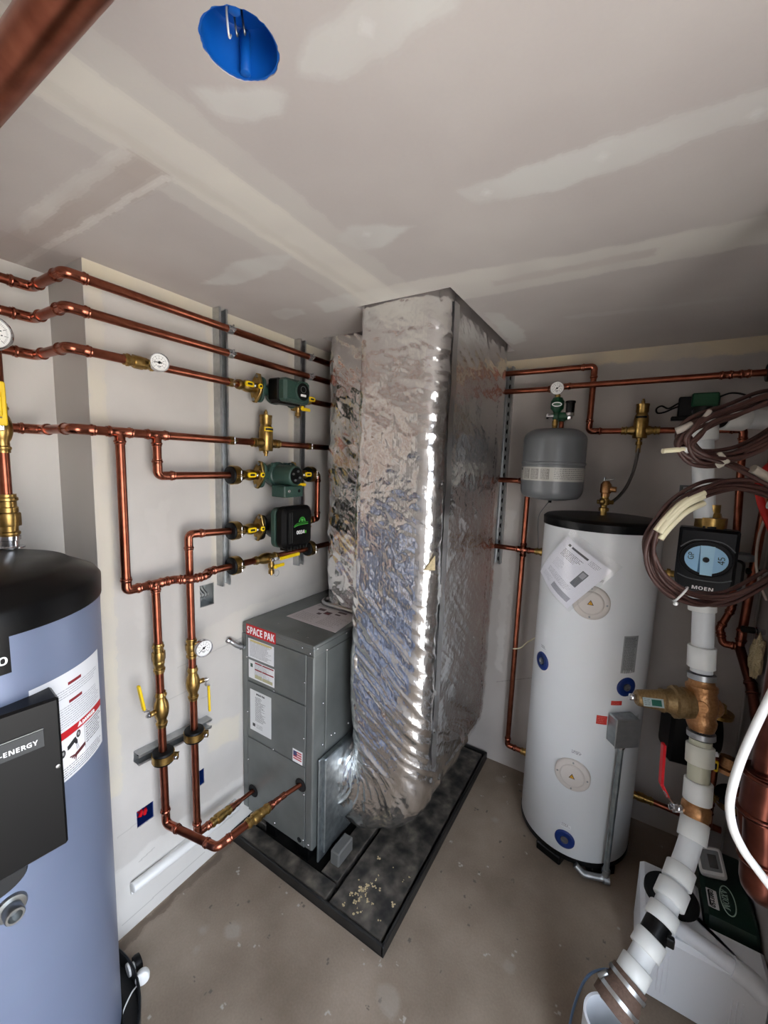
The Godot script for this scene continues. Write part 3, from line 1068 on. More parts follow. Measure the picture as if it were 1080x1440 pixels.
func cabinet() -> void:
	var rng := RandomNumberGenerator.new()
	rng.seed = 31
	# the black tray and its boards
	var o := thing("drain_pan", "black dusty equipment tray on the floor under the grey cabinet and duct", "tray", Vector3(0.44, 0, 0.62))
	var g := Geo.new()
	var x0 := 0.0
	var x1 := 0.874
	var z0 := 0.012
	var z1 := 1.258
	g.box(Vector3((x0 + x1) / 2, 0.004, (z0 + z1) / 2), Vector3(x1 - x0, 0.006, z1 - z0))
	for s in [[x0 + 0.006, (z0 + z1) / 2, 0.012, z1 - z0], [x1 - 0.006, (z0 + z1) / 2, 0.012, z1 - z0], [(x0 + x1) / 2, z0 + 0.006, x1 - x0, 0.012], [(x0 + x1) / 2, z1 - 0.006, x1 - x0, 0.012]]:
		g.box(Vector3(s[0], 0.024, s[1]), Vector3(s[2], 0.046, s[3]), 0.003)
	part(o, "tray_rim", g, M.pan)
	for b in [[0.30, 1.205, 0.56, 0.075], [0.535, 0.66, 0.09, 1.0], [0.725, 0.64, 0.25, 1.20], [0.08, 0.66, 0.07, 0.96], [0.31, 0.10, 0.38, 0.12]]:
		g = Geo.new()
		g.box(Vector3(b[0], 0.024, b[1]), Vector3(b[2], 0.034, b[3]), 0.003)
		part(o, "board", g, M.board)
	for b in [[0.15, 0.74], [0.36, 0.74]]:
		g = Geo.new()
		g.box(Vector3(b[0], 0.064, b[1]), Vector3(0.07, 0.112, 0.80), 0.004)
		part(o, "support_rail", g, M.black)
	g = Geo.new()
	for k in 46:
		var p := Vector3(rng.randf_range(0.5, 0.84), 0.0415, rng.randf_range(0.95, 1.23))
		if rng.randf() < 0.6:
			p = Vector3(0.70 + rng.randfn() * 0.025, 0.0415, 1.15 + rng.randfn() * 0.05)
		if p.x > 0.845 or p.z > 1.235 or p.x < 0.605 or p.z < 0.9:
			continue
		var sz := rng.randf_range(0.002, 0.0065)
		for e in rng.randi_range(1, 4):
			g.ball(p + Vector3(rng.randf_range(-1, 1), 0, rng.randf_range(-1, 1)) * sz * 1.3, sz * rng.randf_range(0.5, 1.0), 0.15, 7)
	var spl := part(o, "plaster_splatter", g, M.foam, "dried pale plaster splashes")
	spl.set_meta("kind", "stuff")

	# the air handler cabinet
	var cx0 := 0.006
	var cx1 := 0.449
	var cz0 := 0.36
	var cz1 := 1.18
	var cy0 := 0.122
	var cy1 := 1.08
	o = thing("air_handler", "grey sheet-metal air handler cabinet with red logo plate and stickers", "air handler", Vector3(0.23, cy0, 0.77))
	g = Geo.new()
	g.box(Vector3((cx0 + cx1) / 2, (cy0 + cy1 - 0.02) / 2, (cz0 + cz1) / 2 - 0.003), Vector3(cx1 - cx0 - 0.006, cy1 - cy0 - 0.02, cz1 - cz0 - 0.006), 0.003)
	part(o, "body", g, M.cabinet)
	g = Geo.new()
	g.box(Vector3((cx0 + cx1) / 2, cy1 - 0.012, (cz0 + cz1) / 2), Vector3(cx1 - cx0, 0.024, cz1 - cz0), 0.003)
	g.box(Vector3((cx0 + cx1) / 2, cy1 - 0.03, cz1 - 0.001), Vector3(cx1 - cx0, 0.034, 0.005), 0.002)
	g.box(Vector3(cx1 - 0.001, cy1 - 0.03, (cz0 + cz1) / 2), Vector3(0.005, 0.034, cz1 - cz0), 0.002)
	part(o, "lid", g, M.cabinet)
	for s in [[0.022, 0.032], [0.430, 0.038]]:
		g = Geo.new()
		g.box(Vector3(s[0], (cy0 + cy1) / 2 - 0.02, cz1 - 0.001), Vector3(s[1], cy1 - cy0 - 0.06, 0.008), 0.003)
		part(o, "corner_post", g, M.cabinet)
	for s in [[0.803, 1.030], [0.517, 0.799], [0.126, 0.513]]:
		g = Geo.new()
		g.box(Vector3(0.224, (s[0] + s[1]) / 2, cz1), Vector3(0.368, s[1] - s[0], 0.006), 0.002)
		part(o, "front_panel", g, M.cabinet)
	g = Geo.new()
	g.box(Vector3(cx1, 0.80, 0.74), Vector3(0.005, 0.46, 0.72), 0.002)
	part(o, "side_panel", g, M.cabinet)
	g = Geo.new()
	g.box(Vector3(cx1, 0.325, 0.78), Vector3(0.004, 0.38, 0.72), 0.002)
	part(o, "side_panel", g, M.cabinet)
	var zf := cz1 + 0.0035
	for s in [[0.038, 0.917], [0.218, 0.806], [0.040, 0.642], [0.213, 0.520], [0.043, 0.395], [0.400, 0.651], [0.400, 0.907], [0.385, 1.058], [0.403, 0.385], [0.223, 0.150], [0.40, 0.16], [0.43, 1.045], [0.432, 0.155]]:
		g = Geo.new()
		g.lathe(Geo.along(Vector3(s[0], s[1], zf - 0.001), Vector3.BACK), [[0.0045, 0.0], [0.0045, 0.002], [0.003, 0.004], [0.0, 0.0045]], 10)
		part(o, "screw", g, M.chrome)
	for s in [[1.063, 1.16], [1.035, 1.10], [0.80, 1.12], [0.605, 1.12], [0.615, 1.06], [0.61, 1.035], [1.06, 0.96], [0.60, 0.93]]:
		g = Geo.new()
		g.lathe(Geo.along(Vector3(cx1 + 0.0015, s[0], s[1]), Vector3.RIGHT), [[0.0045, 0.0], [0.0045, 0.002], [0.003, 0.004], [0.0, 0.0045]], 10)
		part(o, "screw", g, M.chrome)
	for s in [[0.16, 1.10], [0.30, 1.12], [0.37, 1.135]]:
		g = Geo.new()
		g.lathe(Transform3D(Basis.IDENTITY, Vector3(s[0], cy1 - 0.0005, s[1])), [[0.0045, 0.0], [0.0045, 0.002], [0.0, 0.004]], 10)
		part(o, "screw", g, M.chrome)
	# red logo plate
	var lp := plate(o, "logo_plate", Vector3(0.131, 1.054, cz1 + 0.003), Vector3.BACK, 0.192, 0.052, mat(Color(0.75, 0.09, 0.12), 0.4), "red plate with white lettering")
	words(lp, "SPACE PAK", 0.034, Vector3(0.131, 1.0535, cz1 + 0.0042), Vector3.RIGHT, Vector3.UP, M.label_white, "Droid Sans", true, true, 0.74)
	var im := label_image(256, 150, 1)
	im.fill_rect(Rect2i(20, 4, 216, 16), Color(0.80, 0.74, 0.50))
	plate(o, "instruction_label", Vector3(0.133, 0.968, cz1 + 0.0038), Vector3.BACK, 0.168, 0.092, pic(im))
	im = label_image(256, 150, 2)
	im.fill_rect(Rect2i(0, 0, 60, 150), Color(0.9, 0.9, 0.9))
	im.fill_rect(Rect2i(18, 25, 24, 30), Color(0.25, 0.35, 0.30))
	for q in [[64, 6, 70], [140, 6, 110], [64, 60, 70], [140, 60, 110]]:
		im.fill_rect(Rect2i(q[0], q[1], q[2], 10), Color(0.55, 0.12, 0.15))
	im.fill_rect(Rect2i(64, 108, 70, 30), Color(0.72, 0.70, 0.55))
	im.fill_rect(Rect2i(140, 112, 100, 26), Color(0.72, 0.70, 0.55))
	plate(o, "warning_label", Vector3(0.136, 0.866, cz1 + 0.0038), Vector3.BACK, 0.168, 0.088, pic(im))
	im = blank(200, 290, Color(0.86, 0.87, 0.87))
	rng.seed = 9
	lines(im, 50, 42, 150, 215, 8, 3, Color(0.25, 0.25, 0.27), rng, 0.5)
	im.fill_rect(Rect2i(24, 236, 26, 22), Color(0.25, 0.25, 0.25))
	lines(im, 60, 236, 130, 262, 8, 2, Color(0.3, 0.3, 0.3), rng)
	lp = plate(o, "rating_label", Vector3(0.130, 0.665, cz1 + 0.0038), Vector3.BACK, 0.140, 0.203, pic(im))
	words(lp, "SPACE PAK", 0.008, Vector3(0.130, 0.752, cz1 + 0.0046), Vector3.RIGHT, Vector3.UP, M.ink)
	im = blank(150, 150, Color(0.92, 0.92, 0.92))
	for k in 7:
		im.fill_rect(Rect2i(10, 18 + k * 14, 130, 14), Color(0.72, 0.22, 0.26) if k % 2 == 0 else Color(0.88, 0.80, 0.80))
	im.fill_rect(Rect2i(10, 18, 56, 56), Color(0.17, 0.18, 0.38))
	for a in 4:
		for b in 5:
			im.fill_rect(Rect2i(14 + b * 11, 23 + a * 13, 3, 3), Color(0.85, 0.85, 0.9))
	plate(o, "flag_sticker", Vector3(0.364, 0.550, cz1 + 0.0038), Vector3.BACK, 0.057, 0.060, pic(im), "square sticker of the American flag")
	for s in [[0.078, 0.245], [0.386, 0.425]]:
		g = Geo.new()
		g.lathe(Geo.along(Vector3(s[0], s[1], cz1 + 0.002), Vector3.BACK), [[0.0, 0.0015], [0.028, 0.0015], [0.031, 0.0035], [0.028, 0.005], [0.024, 0.004], [0.0, 0.0022]], 22)
		part(o, "pipe_opening", g, M.dark)
	g = Geo.new()
	g.cyl(Vector3(0.378, 0.150, cz1 + 0.001), Vector3(0.378, 0.150, cz1 + 0.005), 0.012, 14, 0.001)
	part(o, "drain_plug", g, M.dark)
	# galvanised flange between cabinet and duct
	g = Geo.new()
	g.box(Vector3(0.466, 0.32, 0.70), Vector3(0.028, 0.46, 0.86), 0.004)
	g.box(Vector3(0.456, 0.30, 0.70), Vector3(0.010, 0.50, 0.90), 0.003)
	for s in [1.06, 0.98]:
		for yy in [0.12, 0.2, 0.3, 0.42, 0.5]:
			pass
	part(o, "duct_flange", g, M.galv)
	g = Geo.new()
	g.box(Vector3(0.525, 0.077, 1.06), Vector3(0.05, 0.068, 0.11), 0.006)
	solid("support_block", g, mat(Color(0.36, 0.36, 0.35), 0.6), "grey block on the tray under the duct flange", "block", Vector3(0.525, 0.043, 1.06))
	# folded sheet on the lid
	im = blank(300, 240, Color(0.78, 0.75, 0.755))
	rng.seed = 12
	lines(im, 20, 20, 140, 60, 9, 2, Color(0.45, 0.42, 0.43), rng)
	lines(im, 160, 120, 280, 220, 9, 2, Color(0.5, 0.47, 0.48), rng)
	lines(im, 20, 150, 140, 220, 9, 2, Color(0.5, 0.47, 0.48), rng)
	for q in [[60, 75, 40, 22], [115, 90, 36, 30], [165, 60, 50, 16], [170, 90, 30, 12], [90, 120, 22, 18]]:
		im.fill_rect(Rect2i(q[0], q[1], q[2], q[3]), Color(0.36, 0.30, 0.31))
	im.fill_rect(Rect2i(120, 100, 26, 16), Color(0.45, 0.18, 0.2))
	g = Geo.new()
	var c := [Vector3(0.122, 1.0825, 1.013), Vector3(0.442, 1.0825, 1.030), Vector3(0.36, 1.0825, 0.735), Vector3(0.135, 1.0825, 0.772)]
	g.extrude(PackedVector2Array([Vector2(0.122, -1.013), Vector2(0.435, -1.024), Vector2(0.40, -0.742), Vector2(0.135, -0.772)]), 0.0016, Transform3D(Basis(Vector3.RIGHT, Vector3.FORWARD, Vector3.UP), Vector3(0, 1.0815, 0)))
	solid("instruction_sheet", g, pic(im, 0.7), "printed instruction sheet lying on the grey cabinet's lid", "sheet", Vector3(0.28, 1.081, 0.88))
	# flexible conduit fitting at the left of the cabinet
	o = thing("conduit_fitting", "silver conduit connector joining the wall to the cabinet's left edge", "conduit fitting", Vector3(0.02, 0.98, 1.215))
	g = Geo.new()
	g.tube(smooth([Vector3(0.0, 1.02, 1.262), Vector3(0.02, 1.01, 1.252), Vector3(0.028, 0.985, 1.228), Vector3(0.028, 0.965, 1.190)]), 0.011, 12)
	part(o, "flexible_tube", g, M.zinc)
	for q in [[Vector3(0.010, 1.016, 1.258), Vector3(0.8, -0.4, -0.4)], [Vector3(0.028, 0.975, 1.208), Vector3(0.0, -0.4, -0.9)]]:
		g = Geo.new()
		g.lathe(Geo.along(q[0], q[1]), [[0.011, -0.008], [0.016, -0.008], [0.016, 0.0], [0.0135, 0.003], [0.0135, 0.010], [0.011, 0.010]], 6)
		part(o, "locknut", g, M.chrome)


func tri_sign(o: Node3D, at: Vector3, z: Vector3, s: float) -> void:
	var p := part(o, "hazard_sign", Geo.new().extrude(PackedVector2Array([Vector2(-s, -s * 0.8), Vector2(s, -s * 0.8), Vector2(0, s * 0.95)]), 0.001, facing(at, z)), M.ink)
	part(p, "triangle", Geo.new().extrude(PackedVector2Array([Vector2(-s * 0.72, -s * 0.64), Vector2(s * 0.72, -s * 0.64), Vector2(0, s * 0.62)]), 0.001, facing(at + z * 0.0006, z)), mat(Color(0.85, 0.62, 0.12), 0.5))
	part(p, "bolt", Geo.new().extrude(PackedVector2Array([Vector2(-s * 0.08, -s * 0.45), Vector2(s * 0.1, -s * 0.02), Vector2(0, 0), Vector2(s * 0.1, s * 0.28), Vector2(-s * 0.1, -s * 0.1), Vector2(0.0, -s * 0.12)]), 0.001, facing(at + z * 0.0012, z)), M.ink)


func on_tank(c: Vector3, r: float, deg: float, y: float) -> Array:
	var a := deg_to_rad(deg)
	var d := Vector3(sin(a), 0, cos(a))
	return [Vector3(c.x, y, c.z) + d * r, d]


func white_tank() -> void:
	var c := Vector3(1.395, 0, 0.255)
	var r := 0.247
	var o := thing("water_tank", "tall white hot-water storage tank with black lid on the floor", "water tank", c)
	var g := Geo.new()
	g.lathe(Transform3D(Basis.IDENTITY, c), [[0.0, 0.058], [r - 0.01, 0.058], [r, 0.068], [r, 1.590], [r - 0.01, 1.598], [0.0, 1.60]], 96)
	part(o, "shell", g, M.enamel)
	g = Geo.new()
	g.lathe(Transform3D(Basis.IDENTITY, c), [[r, 1.583], [r + 0.005, 1.583], [r + 0.006, 1.616], [r - 0.004, 1.626], [r - 0.03, 1.629], [0.0, 1.632]], 96)
	part(o, "lid", g, M.black)
	g = Geo.new()
	g.lathe(Transform3D(Basis.IDENTITY, c), [[0.0, 0.040], [r - 0.006, 0.040], [r + 0.002, 0.046], [r + 0.002, 0.066], [r - 0.004, 0.070], [0.0, 0.070]], 96)
	part(o, "base_ring", g, M.black)
	for a in [-18.0, 40.0, 160.0, 250.0]:
		g = Geo.new()
		var e := on_tank(c, r - 0.03, a, 0.022)
		g.box(e[0], Vector3(0.12, 0.044, 0.06), 0.006, facing(Vector3.ZERO, e[1]).basis)
		part(o, "foot", g, M.black)
	for s in [[0.9, 1.281], [-0.5, 0.475]]:
		var e := on_tank(c, r - 0.004, s[0], s[1])
		g = Geo.new()
		g.lathe(Geo.along(e[0], e[1]), [[0.0, -0.01], [0.074, -0.01], [0.074, 0.009], [0.070, 0.013], [0.052, 0.014], [0.049, 0.020], [0.044, 0.022], [0.0, 0.0235]], 40)
		var cap := part(o, "heater_cover", g, mat(Color(0.82, 0.79, 0.76), 0.45), "round cream cover over a heating element")
		var side := Vector3.UP.cross(e[1])
		for k in 4:
			var q: Vector3 = e[0] + e[1] * 0.013 + (side * cos(k * PI / 2) + Vector3.UP * sin(k * PI / 2)) * 0.062
			g = Geo.new()
			g.lathe(Geo.along(q, e[1]), [[0.004, 0.0], [0.004, 0.002], [0.0, 0.003]], 8)
			part(cap, "screw", g, M.steel)
		tri_sign(cap, e[0] + e[1] * 0.0242 + Vector3(0, 0.004, 0), e[1], 0.0125)
	for s in [[-47.0, 0.930], [-2.0, 0.145], [42.0, 0.921]]:
		var e := on_tank(c, r - 0.004, s[0], s[1])
		g = Geo.new()
		g.lathe(Geo.along(e[0], e[1]), [[0.043, -0.004], [0.043, 0.006], [0.040, 0.009], [0.022, 0.010], [0.018, 0.007], [0.0, 0.007]], 32)
		var pt := part(o, "port_rosette", g, M.blue, "blue ring round a pipe port")
		g = Geo.new()
		g.lathe(Geo.along(e[0] + e[1] * 0.006, e[1]), [[0.016, 0.0], [0.016, 0.006], [0.009, 0.007], [0.008, 0.004], [0.0, 0.004]], 20)
		part(pt, "threaded_socket", g, M.steel)
		part(o, "port_tag", Geo.new().patch(c, r + 0.0008, s[0] - 5, s[0] + 5, s[1] + 0.058, s[1] + 0.076, 4), pic(label_image(48, 18, 40)))
	for s in [[16.0, 26.0, 0.745, 0.785, 50], [28.0, 39.0, 0.838, 0.858, 51]]:
		var im := blank(64, 40, Color(0.78, 0.17, 0.13))
		var rng := RandomNumberGenerator.new()
		rng.seed = s[4]
		lines(im, 6, 6, 58, 36, 8, 2, Color(0.88, 0.5, 0.45), rng)
		part(o, "warning_sticker", Geo.new().patch(c, r + 0.0008, s[0], s[1], s[2], s[3], 6), pic(im))
	var imr := blank(128, 200, Color(0.66, 0.67, 0.67))
	var rng2 := RandomNumberGenerator.new()
	rng2.seed = 52
	lines(imr, 12, 10, 116, 190, 7, 3, Color(0.36, 0.37, 0.37), rng2, 0.2)
	part(o, "rating_plate", Geo.new().patch(c, r + 0.0008, 34.0, 50.0, 0.985, 1.15, 8), pic(imr, 0.4, 0.2))
	part(o, "heater_tag", Geo.new().patch(c, r + 0.0008, -4.0, 7.0, 0.575, 0.592, 5), pic(label_image(60, 16, 53)))
	part(o, "heater_tag", Geo.new().patch(c, r + 0.0008, 4.0, 11.0, 1.372, 1.385, 5), pic(label_image(60, 16, 54)))
	imr = blank(128, 150, Color(0.70, 0.71, 0.71))
	lines(imr, 12, 10, 116, 140, 7, 3, Color(0.36, 0.37, 0.37), rng2, 0.2)
	part(o, "wiring_plate", Geo.new().patch(c, r + 0.0008, 52.0, 66.0, 0.640, 0.775, 8), pic(imr, 0.4, 0.2))
	# junction box and conduit on the tank's side
	var e := on_tank(c, r, 38.0, 0.745)
	o = thing("control_box", "grey metal junction box on the white tank's right side with conduit below", "junction box", e[0])
	g = Geo.new()
	var bb := facing(Vector3.ZERO, e[1]).basis
	g.box(e[0] + e[1] * 0.028, Vector3(0.105, 0.125, 0.056), 0.004, bb)
	part(o, "box_shell", g, M.galv)
	g = Geo.new()
	g.box(e[0] + e[1] * 0.058, Vector3(0.108, 0.128, 0.004), 0.0015, bb)
	part(o, "cover", g, M.zinc)
	var cb: Vector3 = e[0] + e[1] * 0.03
	g = Geo.new()
	var foot := on_tank(c, r + 0.035, 36.0, 0.09)
	g.tube(PackedVector3Array([cb + Vector3(0, -0.06, 0), Vector3(foot[0].x, 0.055, foot[0].z)]), 0.0115, 14)
	part(o, "conduit", g, M.galv)
	g = Geo.new()
	g.lathe(Geo.along(cb + Vector3(0, -0.062, 0), Vector3.DOWN), [[0.0, 0.0], [0.018, 0.0], [0.018, 0.008], [0.015, 0.009], [0.015, 0.022], [0.012, 0.024]], 6)
	part(o, "connector", g, M.chrome)
	g = Geo.new()
	var f0: Vector3 = foot[0]
	g.tube(fillet([Vector3(f0.x, 0.075, f0.z), Vector3(f0.x, 0.030, f0.z), Vector3(f0.x - 0.085, 0.030, f0.z + 0.03), Vector3(f0.x - 0.12, 0.055, f0.z + 0.03)], 0.022), 0.014, 14)
	g.lathe(Geo.along(Vector3(f0.x, 0.070, f0.z), Vector3.UP), [[0.0, -0.01], [0.018, -0.01], [0.018, 0.01], [0.0, 0.01]], 6)
	g.lathe(Geo.along(Vector3(f0.x + 0.004, 0.030, f0.z), Vector3(1, 0, -0.3)), [[0.0, -0.012], [0.021, -0.012], [0.021, 0.012], [0.0, 0.012]], 6)
	part(o, "bottom_fitting", g, M.zinc)
	# bagged manual taped to the tank
	var im2 := blank(300, 380, Color(0.94, 0.94, 0.965))
	rng2.seed = 60
	im2.fill_rect(Rect2i(40, 28, 16, 16), Color(0.1, 0.1, 0.12))
	im2.fill_rect(Rect2i(66, 30, 110, 14), Color(0.10, 0.10, 0.12))
	lines(im2, 40, 70, 170, 130, 10, 4, Color(0.3, 0.3, 0.33), rng2)
	lines(im2, 190, 28, 260, 60, 9, 3, Color(0.5, 0.5, 0.54), rng2)
	im2.fill_rect(Rect2i(200, 110, 40, 120), Color(0.30, 0.31, 0.33))
	im2.fill_rect(Rect2i(206, 118, 28, 40), Color(0.60, 0.60, 0.62))
	lines(im2, 40, 160, 110, 230, 10, 2, Color(0.6, 0.6, 0.64), rng2)
	lines(im2, 40, 250, 260, 290, 9, 3, Color(0.58, 0.58, 0.62), rng2)
	im2.fill_rect(Rect2i(130, 310, 140, 40), Color(0.62, 0.62, 0.66))
	lines(im2, 30, 310, 110, 350, 9, 2, Color(0.6, 0.6, 0.64), rng2)
	var cen := on_tank(c, r + 0.016, -21.0, 1.395)
	o = thing("manual", "folded paper manual in a clear bag taped askew on the white tank", "manual", cen[0])
	# a sheet that hugs the round tank, turned by 35 degrees on its skin
	g = Geo.new()
	var pts := PackedVector3Array()
	var uvs := PackedVector2Array()
	var bag := PackedVector3Array()
	for j in 13:
		for i in 13:
			var q := Vector2((i / 12.0 - 0.5) * 0.205, (0.5 - j / 12.0) * 0.245).rotated(deg_to_rad(-36.0))
			var lift := 0.024 + 0.003 * sin(i * 0.6 + j * 0.3)
			pts.push_back(on_tank(c, r + lift, -21.0 + rad_to_deg(q.x / r), 1.395 + q.y)[0])
			uvs.push_back(Vector2(i / 12.0, j / 12.0))
			q = Vector2((i / 12.0 - 0.5) * 0.225 + 0.004, (0.5 - j / 12.0) * 0.285 + 0.016).rotated(deg_to_rad(-36.0))
			bag.push_back(on_tank(c, r + lift + 0.003, -21.0 + rad_to_deg(q.x / r), 1.395 + q.y)[0])
	g.grid(pts, 13, 13, false, uvs, -1.0)
	part(o, "cover_page", g, pic(im2, 0.5))
	g = Geo.new()
	g.grid(bag, 13, 13, false, uvs, -1.0)
	var clear := mat(Color(0.95, 0.96, 0.98, 0.10), 0.12)
	clear.transparency = BaseMaterial3D.TRANSPARENCY_ALPHA
	part(o, "clear_bag", g, clear)


func left_tank() -> void:
	var c := Vector3(0.124, 0, 2.14)
	var r := 0.30
	var o := thing("drain_pan", "black round drain pan on the floor under the grey heater", "drain pan", c)
	var g := Geo.new()
	g.lathe(Transform3D(Basis.IDENTITY, c), [[0.0, 0.003], [0.345, 0.003], [0.347, 0.055], [0.351, 0.058], [0.354, 0.055], [0.352, 0.001], [0.0, 0.001]], 72)
	part(o, "basin", g, mat(Color(0.13, 0.135, 0.14), 0.5))
	g = Geo.new()
	var d := Vector3(0.150, 0.033, 1.790)
	var dd := Vector3(0.12, 0.0, -0.99)
	g.lathe(Geo.along(d, dd), [[0.0, -0.012], [0.021, -0.012], [0.021, -0.006], [0.0, -0.006]], 24)
	g.lathe(Geo.along(d, dd), [[0.0, -0.008], [0.013, -0.008], [0.013, 0.02], [0.0, 0.02]], 20)
	var fit := part(o, "drain_outlet", g, M.white)
	g = Geo.new()
	g.lathe(Geo.along(d + dd * 0.018, dd), [[0.0, -0.008], [0.024, -0.008], [0.026, 0.0], [0.024, 0.012], [0.0, 0.012]], 24)
	part(fit, "washer", g, M.rubber)
	g = Geo.new()
	var e0 := Vector3(0.215, 0.040, 1.785)
	g.lathe(Geo.along(e0, Vector3(0.85, 0.25, 0.5)), [[0.0, -0.014], [0.020, -0.014], [0.022, -0.008], [0.022, 0.006], [0.018, 0.010], [0.0, 0.011]], 24)
	part(o, "cap", g, M.white, "white plastic cap on the pan's rim")
	g = Geo.new()
	g.tube(smooth([Vector3(0.215, 0.03, 1.80), Vector3(0.232, 0.045, 1.83), Vector3(0.240, 0.022, 1.86), Vector3(0.255, 0.012, 1.875)]), 0.0025, 8)
	part(o, "strap", g, M.white)
	o = thing("water_heater", "large grey cylindrical water heater with black top at the left edge", "water heater", c)
	g = Geo.new()
	g.lathe(Transform3D(Basis.IDENTITY, c), [[0.0, 0.05], [r - 0.012, 0.05], [r, 0.06], [r, 1.475], [0.0, 1.475]], 120)
	part(o, "jacket", g, M.tank_grey)
	g = Geo.new()
	g.lathe(Transform3D(Basis.IDENTITY, c), [[0.0, 0.004], [r - 0.02, 0.004], [r + 0.002, 0.012], [r + 0.003, 0.055], [r - 0.006, 0.062], [0.0, 0.062]], 96)
	part(o, "base_skirt", g, M.black)
	g = Geo.new()
	g.lathe(Transform3D(Basis.IDENTITY, c), [[r, 1.455], [r + 0.004, 1.455], [r + 0.005, 1.505], [r - 0.004, 1.518], [0.245, 1.545], [0.236, 1.552], [0.0, 1.556]], 120)
	part(o, "top_cover", g, M.black)
	# control cover
	var a := deg_to_rad(83.0)
	var nd := Vector3(sin(a), 0, cos(a))
	var rt := Vector3.UP.cross(nd)
	var bb := Basis(rt, Vector3.UP, nd)
	var at := Vector3(c.x, 0, c.z)
	g = Geo.new()
	g.box(at + nd * 0.298 + Vector3(0, 1.125, 0), Vector3(0.26, 0.362, 0.078), 0.005, bb)
	var cov := part(o, "control_cover", g, M.black)
	g = Geo.new()
	g.box(at + nd * 0.3374 + rt * 0.02 + Vector3(0, 1.225, 0), Vector3(0.16, 0.040, 0.002), 0.0008, bb)
	var strip := part(cov, "badge", g, mat(Color(0.12, 0.125, 0.13), 0.2), "dark glossy badge with silver edge")
	words(cov, "-ENERGY", 0.0105, at + nd * 0.3387 + rt * 0.058 + Vector3(0, 1.221, 0), rt, Vector3.UP, M.label_white)
	g = Geo.new()
	g.box(at + nd * 0.338 + rt * 0.02 + Vector3(0, 1.247, 0), Vector3(0.16, 0.0025, 0.003), 0.0008, bb)
	part(cov, "trim_bar", g, M.steel)
	g = Geo.new()
	g.lathe(Geo.along(at + nd * 0.337 + rt * 0.120 + Vector3(0, 1.145, 0), nd), [[0.0045, 0.0], [0.0045, 0.002], [0.0, 0.003]], 10)
	part(cov, "screw", g, M.steel)
	g = Geo.new()
	g.patch(c, r + 0.0015, 75.0, 95.0, 1.375, 1.455, 10)
	var pl := part(o, "name_plate", g, M.black)
	var q := on_tank(c, r + 0.003, 92.4, 1.405)
	words(pl, "O", 0.018, q[0], Vector3.UP.cross(q[1]), Vector3.UP, M.label_white)
	# warning label wrapped round the jacket
	var w := 512
	var im := blank(w, 400, Color(0.875, 0.885, 0.90))
	var rng := RandomNumberGenerator.new()
	rng.seed = 71
	lines(im, 40, 60, 480, 90, 9, 2, Color(0.45, 0.46, 0.5), rng, 0.15)
	im.fill_rect(Rect2i(210, 40, 100, 11), Color(0.5, 0.1, 0.14))
	im.fill_rect(Rect2i(210, 108, 100, 11), Color(0.5, 0.1, 0.14))
	lines(im, 40, 126, 490, 205, 9, 2, Color(0.45, 0.46, 0.5), rng, 0.1)
	im.fill_rect(Rect2i(0, 212, w, 28), Color(0.74, 0.10, 0.14))
	im.fill_rect(Rect2i(110, 244, 200, 130), Color(0.93, 0.93, 0.94))
	stroke(im, Vector2(312, 244), Vector2(312, 335), 2, Color(0.3, 0.3, 0.3))
	lines(im, 324, 248, 500, 330, 10, 4, Color(0.2, 0.2, 0.22), rng, 0.3)
	lines(im, 110, 352, 500, 392, 9, 3, Color(0.3, 0.3, 0.33), rng, 0.2)
	# the scald picture: taps, running water and a hand
	for tp in [[150, 292, 15], [262, 258, 14]]:
		for yy in range(-tp[2], tp[2] + 1):
			var hw := int(sqrt(float(tp[2] * tp[2] - yy * yy)) * 1.2)
			im.fill_rect(Rect2i(tp[0] - hw, tp[1] + yy, hw * 2, 1), Color(0.15, 0.15, 0.16))
		im.fill_rect(Rect2i(tp[0] - 8, tp[1] - 6, 16, 12), Color(0.6, 0.6, 0.6))
	stroke(im, Vector2(188, 284), Vector2(236, 270), 15, Color(0.15, 0.15, 0.16))
	stroke(im, Vector2(234, 272), Vector2(246, 285), 13, Color(0.15, 0.15, 0.16))
	for k in 3:
		stroke(im, Vector2(240 + k * 6, 292), Vector2(246 + k * 8, 314), 2, Color(0.55, 0.55, 0.6))
	stroke(im, Vector2(238, 330), Vector2(308, 320), 13, Color(0.32, 0.08, 0.10))
	for k in 4:
		stroke(im, Vector2(242, 330), Vector2(196 + k * 12, 324 + k * 8), 5, Color(0.32, 0.08, 0.10))
	g = Geo.new()
	g.patch(c, r + 0.001, 100.0, 140.0, 1.048, 1.318, 20)
	var lab := part(o, "warning_label", g, pic(im, 0.5), "white scald warning label with red band")
	q = on_tank(c, r + 0.002, 127.5, 1.166)
	words(lab, "DANGER", 0.009, q[0], Vector3.UP.cross(q[1]), Vector3.UP, M.label_white)
	q = on_tank(c, r + 0.0018, 121.5, 1.167)
	part(lab, "alert_sign", Geo.new().extrude(PackedVector2Array([Vector2(-0.007, -0.005), Vector2(0.007, -0.005), Vector2(0, 0.007)]), 0.001, facing(q[0], q[1])), M.label_white)
	# access plug and drain valve
	q = on_tank(c, r - 0.002, 83.0, 0.918)
	g = Geo.new()
	g.extrude(oval(0.125, 0.085, 36), 0.012, facing(q[0], q[1]), 0.003)
	part(o, "access_plug", g, mat(Color(0.10, 0.11, 0.12), 0.4), "dark oval access plug")
	q = on_tank(c, r, 88.5, 0.838)
	g = Geo.new()
	g.lathe(Geo.along(q[0], q[1]), [[0.0, -0.01], [0.030, -0.01], [0.030, 0.002], [0.027, 0.006], [0.018, 0.007], [0.018, 0.030], [0.0165, 0.032], [0.0125, 0.032], [0.0125, 0.012], [0.0, 0.012]], 28)
